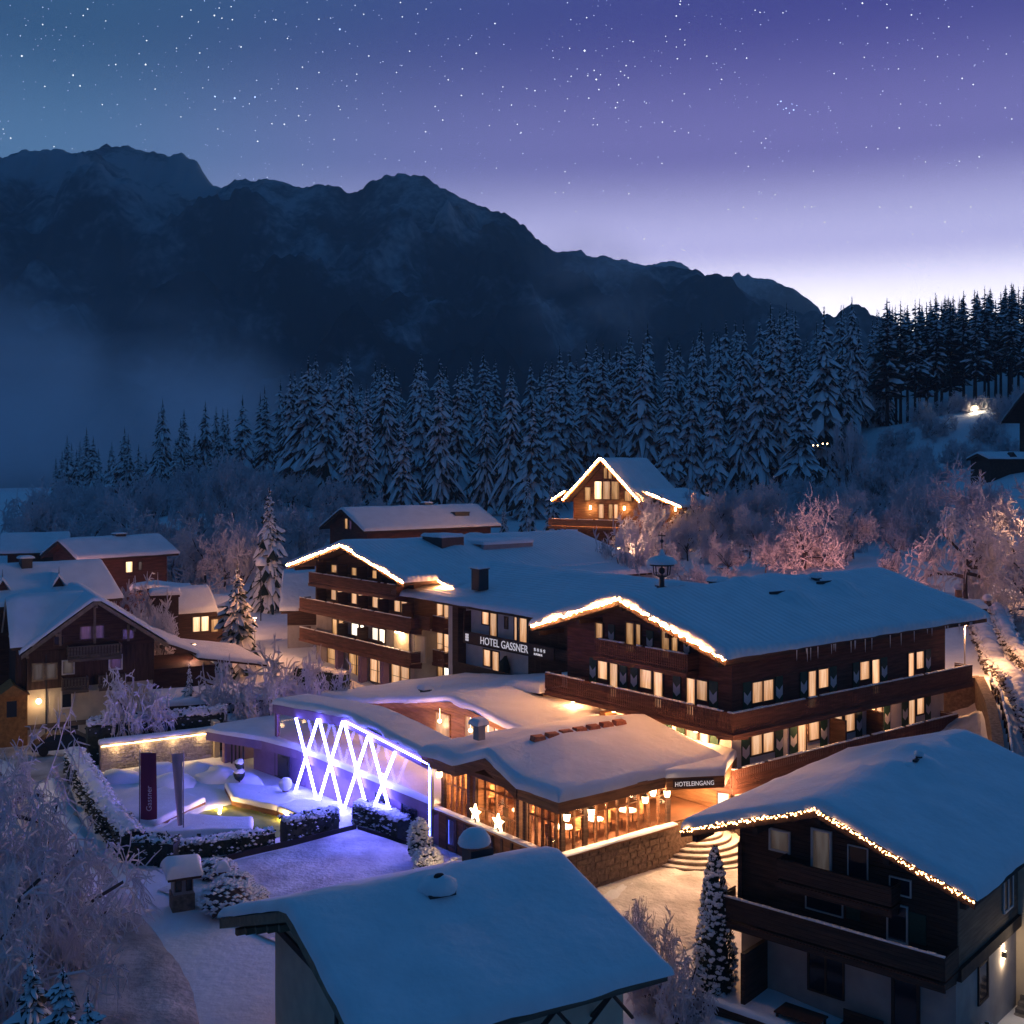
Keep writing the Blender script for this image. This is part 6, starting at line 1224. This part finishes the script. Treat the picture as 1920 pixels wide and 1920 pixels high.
# court
CT = [(-8.75, 64.4), (-14.6, 58.7), (-17.0, 55.0), (-9.0, 48.0), (-2.5, 55.0), (-3.4, 60.6), (-5.9, 61.6)]
m = MB()
for i in range(30):
    pass
cm = [Vector((*p, 0)) for p in CT]; cc = sum(cm, Vector())/len(cm)
rows_ = []
for s in (1, .98, .8, .6, .4, .2, .01):
    row = []
    for i in range(len(cm)):
        a, b = cm[i], cm[(i+1) % len(cm)]
        for k in range(6): q = a.lerp(b, k/6); q = cc+(q-cc)*s; row.append((q.x, q.y, tz(q.x, q.y)+.10+.03*fnoise(q.x*.7, q.y*.7, 1)))
    rows_.append(row+[row[0]])
m.grid(rows_); o = part('court', m, 'plaza', None, True); o['kind'] = 'structure'
for lb, a, b in (('thin dark kerb along the left edge of the snowy court', (-17.2, 57.3), (-8.75, 64.4)), ('thin dark kerb along the right edge of the snowy court', (-8.65, 64.4), (-5.6, 61.8))):
    a, b = Vector((*a, 0)), Vector((*b, 0)); d = (b-a).normalized(); nn = Vector((-d.y, d.x, 0))*.045; o = thing('court_kerb', lb, 'kerb', (a.x, a.y, tz(a.x, a.y)), 0); m = MB()
    q = [nn, b-a+nn, b-a-nn, -nn]; m.hexa([(v.x, v.y, -.1) for v in q][::-1]+[(v.x, v.y, .26) for v in q][::-1]); part('board', m, 'rubber', o)
# pond
M['water'] = mat('green_pond_water', (.30, .33, .06), .12, .4, .6, .1, 1.2, .5)
m = MB(); m.face([(x, y, -.22) for x, y in [(a+(a+15.4)*.08, b+(b-66.6)*.08) for a, b in POND]]); o = part('pond_water', m, 'water', None); o['kind'] = 'structure'
def deck(label, poly, z=.1, T=.32):
    o = thing('wooden_deck', label, 'deck', (*poly[0], z-.35), 0, 'snow covered decks round the pond'); Q = [(p[0]-poly[0][0], p[1]-poly[0][1]) for p in poly]
    m = MB(); m.prism([(*q, 0) for q in Q][::-1] if False else [(*q, 0) for q in Q], (0, 0, .3)); part('boards', m, 'wood_mid', o); snow_poly(o, Q, .302, T, seed=int(poly[0][0])); return o
deck('long thick snow covered deck along the far side of the pond', [(-18.2, 72.6), (-17.0, 69.6), (-13.7, 67.5), (-12.9, 68.8), (-14.4, 71.6)]); deck('snow covered deck right of the long one, under the crossing tubes', [(-13.8, 67.5), (-11.6, 65.3), (-9.9, 66.0), (-10.3, 68.6), (-13.0, 69.0)]); deck('large snow block deck at the near left of the pond', [(-19.6, 62.2), (-14.3, 62.8), (-14.6, 64.8), (-18.6, 65.6)], .15, .45)
deck('flat snow covered deck left of the pond behind the banners', [(-24.5, 67.5), (-20.2, 64.9), (-18.6, 69.6), (-21.8, 72.0)], .05, .3)
def pond_lamp(x, y, label, p):
    o = thing('pond_lamp', label, 'lamp', (x, y, -.3), 0, 'lamps set low at the pond edge'); m = MB(); m.ball((0, 0, .1), .12, nu=8, nv=6); part('globe', m, 'lamp', o); lamp_light(o, (0, -.15, .25), p, (1, .62, .22), .08)
pond_lamp(-17.55, 69.0, 'warm lamp glowing at the far left corner of the pond', 30); pond_lamp(-13.3, 66.9, 'warm lamp under the right deck edge of the pond', 26); pond_lamp(-15.9, 69.2, 'third warm lamp below the long far deck of the pond', 22)
for i, (x, y, r, h) in enumerate(((-23.5, 76.2, 1.6, .8), (-21.0, 76.5, 1.3, .7), (-19.2, 75.0, 1.5, .9), (-25.5, 74.5, 1.5, .7), (-22, 73.6, 1.8, .7), (-14.9, 62.6, .55, .6), (-17.2, 73.8, 1.2, .8))):
    o = tag(link('snow_mound', None, None, (x, y, tz(x, y)-.1)), 'soft heap of snow over plants in the pool garden', 'snow mound', 'snow heaps in the pool garden'); m = MB(); m.ball((0, 0, 0), r, r*.8, h, 14, 8, wob=.35, seed=i); part('snow', m, 'snow', o, True)
GW = thing('garden_wall', 'stone garden wall lit by a bright strip under its snowy coping', 'wall', (-27.4, 76.3, 0), math.degrees(math.atan2(80.3-76.3, 27.4-20.8)))
m = MB(); m.box(0, 7.7, 0, .4, -.3, 1.75); wl_ = part('core', m, 'stone_grey', GW); stones(GW, 'B', 0, 0, 7.7, 0, 1.55, 6, 'stone_grey', .35, .8, 9)
m = MB(); m.box(-.05, 7.75, -.18, .42, 1.75, 1.9); cp = part('coping', m, 'plaster_cream', GW); snow_sheet(cp, -.1, 7.8, -.22, .5, lambda x, y: 1.9, .2, .15, step=.4)
m = MB(); m.box(.05, 7.6, -.14, -.06, 1.68, 1.745); part('light_strip', m, 'led_warm', GW); m = MB(); m.box(7.6, 8.0, -.25, .6, -.3, 2.5); part('pillar', m, 'plaster_cream', GW)
for i in range(4): lamp_light(GW, (1.0+1.9*i, -.35, 1.45), 9, (1, .62, .28), .15)
TB = thing('terrace_block', 'low snowy terrace with a railing between the pool wall and the spa hall', 'terrace', (-20.4, 81.0, 0), 15)
m = MB(); m.box(0, 4.6, 0, 4, -.4, 1.5); b_ = part('wall', m, 'plaster_grey', TB); snow_sheet(b_, -.1, 4.7, -.1, 4.1, lambda x, y: 1.5+.05*y, .3, .3); m = MB(); m.box(.1, 4.5, .1, .16, 2.2, 2.26)
for i in range(7): m.box(.1+i*.72, .15+i*.72, .1, .16, 1.6, 2.2)
part('railing', m, 'metal', TB)
def flag(x, y, label, w_, htop, hb, mt, txt, yaw, lean=0):
    o = thing('banner_flag', label, 'banner', (x, y, tz(x, y)), yaw, None); m = MB(); m.tube((0, 0, 0), (0, 0, htop+.15), .035, .03, 8); part('pole', m, 'steel', o)
    m = MB(); P = []
    for i in range(13):
        t = i/12; z = htop-(htop-hb)*t; row = []
        for j in range(6): u = j/5; row.append((.05+w_*u*(1-lean*t), .07*math.sin(u*5+t*3)*u, z-.05*math.sin(u*3)*t))
        P.append(row)
    m.grid(P); q = m.v[:]; k = len(q); m2 = MB(); m2.grid(P); m2.grid([[(p[0], p[1]+.012, p[2]) for p in r][::-1] for r in P]); bn = part('cloth', m2, mt, o, True)
    m = MB(); m.box(0, .75*w_, -.02, .02, htop, htop+.03); part('arm', m, 'steel', o)
    if txt: text(bn, txt, (.05+w_*.72, -.10, hb+.45), (PI/2, -PI/2, 0), .42, 'banner_text', 1.0, .004)
    return o
flag(-20.3, 62.5, 'wine red vertical banner with pale lettering on a thin pole', .88, 4.75, 1.15, 'banner_red', 'Gassner', 0); flag(-18.05, 63.0, 'paler half furled banner right of the wine red one', .6, 4.6, .7, 'banner_pale', '', 190, .6)
SH = thing('shrine', 'little wayside shrine with a thick square cap of snow', 'shrine', (-15.25, 53.0, 0), 25)
m = MB(); m.box(-.5, .5, -.5, .5, -.2, .75); part('plinth', m, 'stone', SH); m = MB(); m.box(-.44, .44, -.44, .44, .75, 1.75); part('body', m, 'plaster_dim', SH)
for x in (-.24, .24): window(SH, 'B', -.44, [(x-.11, x+.11, .95, 1.5, 'dark_glass')], fr='wood', fw=.03)
gable(SH, -.75, .75, -.8, 0, .8, 1.62, 2.05, 1.62, .38, .1, seed=3, boards=None, r=.3, soft=.5)
PO = thing('mail_post', 'small red brown post box under a tall snow cap beside the shrine', 'post box', (-14.0, 55.4, 0), 20); m = MB(); m.box(-.17, .17, -.17, .17, .35, .9); part('box', m, 'wood_red', PO); m = MB(); m.box(-.05, .05, -.05, .05, -.1, .35); part('post', m, 'beam', PO); snow_sheet(PO, -.3, .3, -.3, .3, lambda x, y: .9, .42, .2, step=.15)
for i, (x, y, r, h, lb) in enumerate(((-13.2, 54.6, .9, 1.1, 'mound of snowed in plants right of the mail post'), (-13.0, 52.3, 1.25, 1.5, 'large frosted bush right of the shrine'), (-14.6, 56.8, .9, 1.0, 'snowed in bush behind the shrine roof'), (-12.2, 53.4, .8, .9, 'small frosted bush at the left court corner'))):
    snowy_bush('frosted_bush', lb, x, y, tz(x, y)-.1, r, h, 200+i, 'frosted bush', None, ('frost_dark', 'snow'), 420, .12, .85)
snowy_bush('topiary', 'tall rounded snow plastered topiary at the right court corner', -4.75, 58.6, .1, .55, 2.2, 301, 'topiary', None, ('hedge', 'snow'), 420, .13, .85); snowy_bush('frosted_bush', 'round snowy bush at the foot of the tall topiary', -4.2, 57.2, .1, .7, 1.2, 302, 'frosted bush', None, ('hedge', 'snow'), 380, .13, .9); snowy_bush('frosted_bush', 'amber lit snowy bush beside the domed chimney', -2.6, 56.2, .1, .65, 1.05, 303, 'frosted bush', None, ('ochre', 'snow'), 320, .12, .75)  # last bush: warm lamp light is put into its ochre leaf colour
o = thing('garden_lamp', 'small amber garden lamp lighting the snowy bushes by the court', 'lamp', (-3.1, 55.2, .1)); m = MB(); m.ball((0, 0, .5), .12, nu=8, nv=6); part('globe', m, 'lamp', o); m = MB(); m.tube((0, 0, 0), (0, 0, .4), .03); part('post', m, 'metal', o); lamp_light(o, (0, -.2, .9), 26, (1, .62, .3), .12)
o = thing('snow_ball', 'white snow ball figure on the deck by the pavilion', 'snow ball', (-13.9, 70.4, .5)); m = MB(); m.ball((0, 0, .35), .42, nu=12, nv=8, wob=.06); part('snow', m, 'snow', o, True); m = MB(); m.tube((0, 0, -.1), (0, 0, .1), .2, .25, 8); part('pot', m, 'stone', o)
o = thing('topiary', 'snow topped ball topiary in a pot by the pavilion grille', 'topiary', (-17.3, 72.8, .3)); m = MB(); m.tube((0, 0, 0), (0, 0, .8), .05); part('stem', m, 'bark', o); m = MB(); m.ball((0, 0, .5), .38, nu=10, nv=7, wob=.2); m.ball((0, 0, 1.15), .3, nu=10, nv=7, wob=.2); part('crown', m, 'hedge', o); m = MB(); m.ball((0, 0, 1.25), .3, .3, .25, 10, 6, wob=.2); m.ball((0, 0, .65), .36, .36, .22, 10, 6, wob=.2); part('snow', m, 'snow', o, True)
o = thing('steel_column', 'blue lit metal cylinder standing beside the spa wall', 'column', (-5.6, 64.4, 0)); m = MB(); m.tube((0, 0, 0), (0, 0, 1.7), .22, n=12); part('body', m, 'steel', o); m = MB(); m.ball((0, 0, 1.72), .24, .24, .12, 10, 5); part('snow', m, 'snow', o, True)
# parked car
CA = thing('parked_car', 'dark parked car half seen behind the garden hedge below the left chalet', 'car', (-32.3, 82.5, -.2), 25)
m = MB(); P = [(-2.1, .35), (-2.15, .75), (-1.55, .95), (-.9, 1.45), (.75, 1.45), (1.5, .98), (2.1, .85), (2.15, .35)]; m.prism([(x, -.85, z) for x, z in P], (0, 1.7, 0)); part('body', m, 'car', CA)
m = MB(); m.prism([(-1.4, -.86, 1.0), (-.85, -.86, 1.38), (.7, -.86, 1.38), (1.3, -.86, 1.0)], (0, 1.72, 0)); part('side_window', m, 'dark_glass', CA)
for x in (-1.35, 1.35):
    for y in (-.8, .8): 
        m = MB(); m.tube((x, y-.1, .33), (x, y+.1, .33), .33, n=14); part('wheel', m, 'rubber', CA)

# ------------------------------------------------------------------ road side on the right
RW = thing('retaining_wall', 'rough brown retaining wall between the hotel side lane and the road bank', 'wall', (0, 0, 0)); rwp = [(28.3, 76.2, 6.3), (30.8, 75.6, 6.5), (29.4, 70.5, 6.0), (27.9, 66, 5.2), (25.8, 60.5, 4.2)]; m = MB()
for a, b in zip(rwp, rwp[1:]):
    d = (Vector(b[:2])-Vector(a[:2])).normalized(); nx, ny = -d.y*.3, d.x*.3; za, zb = a[2], b[2]
    m.hexa([(a[0]+nx, a[1]+ny, 1), (b[0]+nx, b[1]+ny, 1), (b[0]-nx, b[1]-ny, 1), (a[0]-nx, a[1]-ny, 1), (a[0]+nx, a[1]+ny, za), (b[0]+nx, b[1]+ny, zb), (b[0]-nx, b[1]-ny, zb), (a[0]-nx, a[1]-ny, za)])
part('masonry', m, 'stone', RW)
FN = thing('roadside_fence', 'long wooden fence climbing beside the upper road', 'fence', (0, 0, 0)); fp = [(26.6, 60.5), (28.6, 66), (30.1, 70.5), (31.5, 75.6)]; fp = [Vector((*p, 0)) for p in fp]
for a, b in zip(fp, fp[1:]):
    for i in range(4):
        p = a.lerp(b, i/4); q = a.lerp(b, (i+1)/4); zp, zq = tz(p.x, p.y)+.1, tz(q.x, q.y)+.1
        m = MB(); m.box(p.x-.06, p.x+.06, p.y-.06, p.y+.06, zp-.3, zp+1.0); part('post', m, 'wood', FN)
        for h_ in (.45, .85): 
            m = MB(); m.tube((p.x, p.y, zp+h_), (q.x, q.y, zq+h_), .055, n=5); part('rail', m, 'wood', FN)
        m = MB(); m.tube((p.x, p.y, zp+.95), (q.x, q.y, zq+.95), .08, n=6); part('snow', m, 'snow', FN, True)
for i, (x, y) in enumerate(((40.5, 104), (41.5, 100), (39.5, 97))):
    o = thing('stone_bollard', 'snow capped roadside bollard at the bend of the upper road', 'bollard', (x, y, tz(x, y)), 0, 'bollards at the road bend'); m = MB(); m.tube((0, 0, -.2), (0, 0, .9), .35, .3, 8); part('body', m, 'stone', o); m = MB(); m.ball((0, 0, .95), .45, .45, .35, 10, 6); part('snow', m, 'snow', o, True)
SF = thing('street_fence', 'snow topped wooden street fence at the bottom edge right of the broad roof', 'fence', (3.6, 40.2, -1.3), -22)
for i in range(5):
    m = MB(); m.box(i*1.0-.05, i*1.0+.05, -.05, .05, -.6, 1.0); part('post', m, 'wood', SF)
    if i < 4:
        for z in (.3, .75): 
            m = MB(); m.box(i*1.0, i*1.0+1, -.03, .03, z-.05, z+.05); part('rail', m, 'wood', SF)
m = MB(); m.tube((-.1, 0, 1.0), (4.1, 0, 1.0), .2, n=8); part('snow', m, 'snow', SF, True)
snowy_bush('frosted_bush', 'rounded snow covered bush at the lower right corner by the chalet steps', 18.4, 40.4, -1.9, 1.0, 1.6, 401, 'bush', None, ('hedge', 'snow'), 400, .14, .9)
snowy_bush('potted_shrub', 'snow flecked round shrub by the wall of the lower right chalet', *rw(1.6, -.8, 0)[:2], -1.7, .65, 1.3, 402, 'shrub', None, ('hedge', 'snow'), 300, .12, .2)
# ------------------------------------------------------------------ street lamps
def street_lamp(x, y, ztop, label, power, z0=None, arm=True, r=.16, col=(1, .56, .24), group='street lamps'):
    z0 = tz(x, y) if z0 is None else z0; h = ztop-z0; o = thing('street_lamp', label, 'street lamp', (x, y, z0), 0, group)
    m = MB(); m.tube((0, 0, -.2), (0, 0, h), .05, .035, 8); part('post', m, 'steel', o)
    m = MB(); m.ball((0, 0, h+.02), r*1.5, r*1.5, r*.7, 12, 6); part('lamp_glass', m, 'lamp', o)
    m = MB(); m.tube((0, 0, h+r*.55), (0, 0, h+r*.9), r*1.7, r*.4, 10); part('hood', m, 'metal', o)
    lamp_light(o, (0, -.1, h-.45), power, col, .25); return o
street_lamp(30.8, 78, 9.6, 'lit street lamp at the far right end of the long hotel roof', 520, None, True, .16, (1, .46, .18))
street_lamp(87.5, 217, zpy(763, 217), 'small white lamp glowing high on the right hillside', 260, None, True, .28, (1, .82, .55))
street_lamp(48.5, 104.5, 14.2, 'street lamp hidden among frosted trees at the right edge', 420, None, True, .2, (1, .48, .26))
street_lamp(-31.8, 119, 5.9, 'village lamp behind the small hut at the foot of the lit snow bank', 320, None, True, .2, (1, .46, .24))
street_lamp(-45, 119, 7.5, 'village lamp behind the wide roofed house', 420, None, True, .2, (1, .40, .32))
street_lamp(-27.0, 97.0, 5.2, 'lamp of the yard behind the carport', 260, None, True, .16, (1, .45, .3))
street_lamp(-24.9, 111, 5.6, 'tiny lamp glinting through the branches of the garden spruce', 160, None, True, .12, (1, .5, .28))
street_lamp(11.0, 118, 11.8, 'garden lamp in the orchard behind the connecting wing', 520, None, True, .18, (1, .50, .30))
street_lamp(28.5, 104, 9.6, 'path lamp hidden behind the long hotel roof', 520, None, True, .18, (1, .36, .30))
street_lamp(-34.8, 66.5, 5.6, 'street lamp behind the huge frosted trees at the left edge', 240, None, True, .18, (1, .62, .36))
GL = thing('globe_lamp', 'tall dark lamp post with a snow capped round lantern left of the hotel', 'lamp post', (*at(489, 128), 0)); 
x, y = at(489, 128); GL.location = (x, y, tz(x, y)); hz = zpy(1060, 128)-tz(x, y)
m = MB(); m.tube((0, 0, 0), (0, 0, hz-.6), .06, .05); m.tube((0, 0, hz-.6), (0, 0, hz-.1), .12, .45, 8); part('post', m, 'metal', GL); m = MB(); m.ball((0, 0, hz+.2), .62, .62, .75, 12, 8, zmin=-.3); part('snow', m, 'snow', GL, True)
FP = thing('floodlight_pole', 'thin floodlight pole with a small cluster of lamps at the forest edge', 'floodlight', (*at(1537, 205), 0)); x, y = at(1537, 205); FP.location = (x, y, tz(x, y)); hz = zpy(833, 205)-tz(x, y)
for dx in (-.5, .4): 
    m = MB(); m.tube((dx, 0, -.2), (dx, 0, hz-1), .09, .07); part('pole', m, 'steel', FP)
m = MB(); m.box(-1.4, 1.4, -.06, .06, hz-.6, hz-.5); m.box(-.6, .5, -.05, .05, hz-1.1, hz-1.0); part('bar', m, 'steel', FP)
for dx in (-1.2, -.4, .5, 1.3): 
    m = MB(); m.ball((dx, -.15, hz-.2+.3*(dx > 0)), .12, nu=8, nv=5); part('lamp_glass', m, 'lamp', FP)

# ------------------------------------------------------------------ mist in the valley and on the mountain side; thin even haze over everything
def mist(label_kind, c, r, dens, seed, sc_=.02, thr=.42, rot=0):
    m = MB(); m.ball((0, 0, 0), 1, 1, 1, 20, 12); mt = bpy.data.materials.new('mist'); mt.use_nodes = True; t = mt.node_tree; t.nodes.clear()
    o_ = N(t, 'ShaderNodeOutputMaterial'); v = N(t, 'ShaderNodeVolumePrincipled'); v.inputs['Color'].default_value = (.86, .88, .94, 1); v.inputs['Anisotropy'].default_value = .2
    tcn = N(t, 'ShaderNodeTexCoord'); ln = N(t, 'ShaderNodeVectorMath', operation='LENGTH'); t.links.new(tcn.outputs['Object'], ln.inputs[0])
    fl = N(t, 'ShaderNodeMapRange', interpolation_type='SMOOTHSTEP'); fl.inputs[1].default_value = 1.0; fl.inputs[2].default_value = .15; t.links.new(ln.outputs['Value'], fl.inputs[0])
    ge = N(t, 'ShaderNodeNewGeometry'); mp = N(t, 'ShaderNodeMapping'); mp.inputs['Scale'].default_value = (1, .7, 1.5); t.links.new(ge.outputs['Position'], mp.inputs[0])
    n = N(t, 'ShaderNodeTexNoise'); n.inputs['Scale'].default_value = sc_; n.inputs['Detail'].default_value = 4; n.inputs['Distortion'].default_value = .6; t.links.new(mp.outputs[0], n.inputs['Vector'])
    nr = N(t, 'ShaderNodeMapRange'); nr.inputs[1].default_value = thr; nr.inputs[2].default_value = thr+.22; t.links.new(n.outputs[0], nr.inputs[0])
    a = N(t, 'ShaderNodeMath', operation='MULTIPLY'); t.links.new(fl.outputs[0], a.inputs[0]); t.links.new(nr.outputs[0], a.inputs[1]); b = N(t, 'ShaderNodeMath', operation='MULTIPLY'); b.inputs[1].default_value = dens; t.links.new(a.outputs[0], b.inputs[0]); t.links.new(b.outputs[0], v.inputs['Density']); t.links.new(v.outputs[0], o_.inputs['Volume'])
    o = link('mist', m.mesh('mist', mt), None, c, (0, 0, rot), r); o['kind'] = 'stuff'; return o
mist('', (-150, 400, 34), (125, 75, 38), .024, 1, .018, .36)
mist('', (-230, 560, 60), (160, 95, 80), .012, 2, .012, .38)
mist('', (60, 900, 150), (75, 60, 75), .009, 3, .014, .42)
hz_ = MB(); hz_.box(-1900, 1900, -40, 3400, -52, 780)
hm = bpy.data.materials.new('haze'); hm.use_nodes = True; t = hm.node_tree; t.nodes.clear(); o_ = N(t, 'ShaderNodeOutputMaterial'); v = N(t, 'ShaderNodeVolumePrincipled'); v.inputs['Color'].default_value = (.62, .85, 1.0, 1); v.inputs['Density'].default_value = .00018; t.links.new(v.outputs[0], o_.inputs['Volume'])
hz_o = part('haze', hz_, hm, None); hz_o['kind'] = 'stuff'
for p_ in PROTO+DARK+FT+FS+BT+[BIG]:
    if id(p_) not in used: bpy.data.objects.remove(p_)
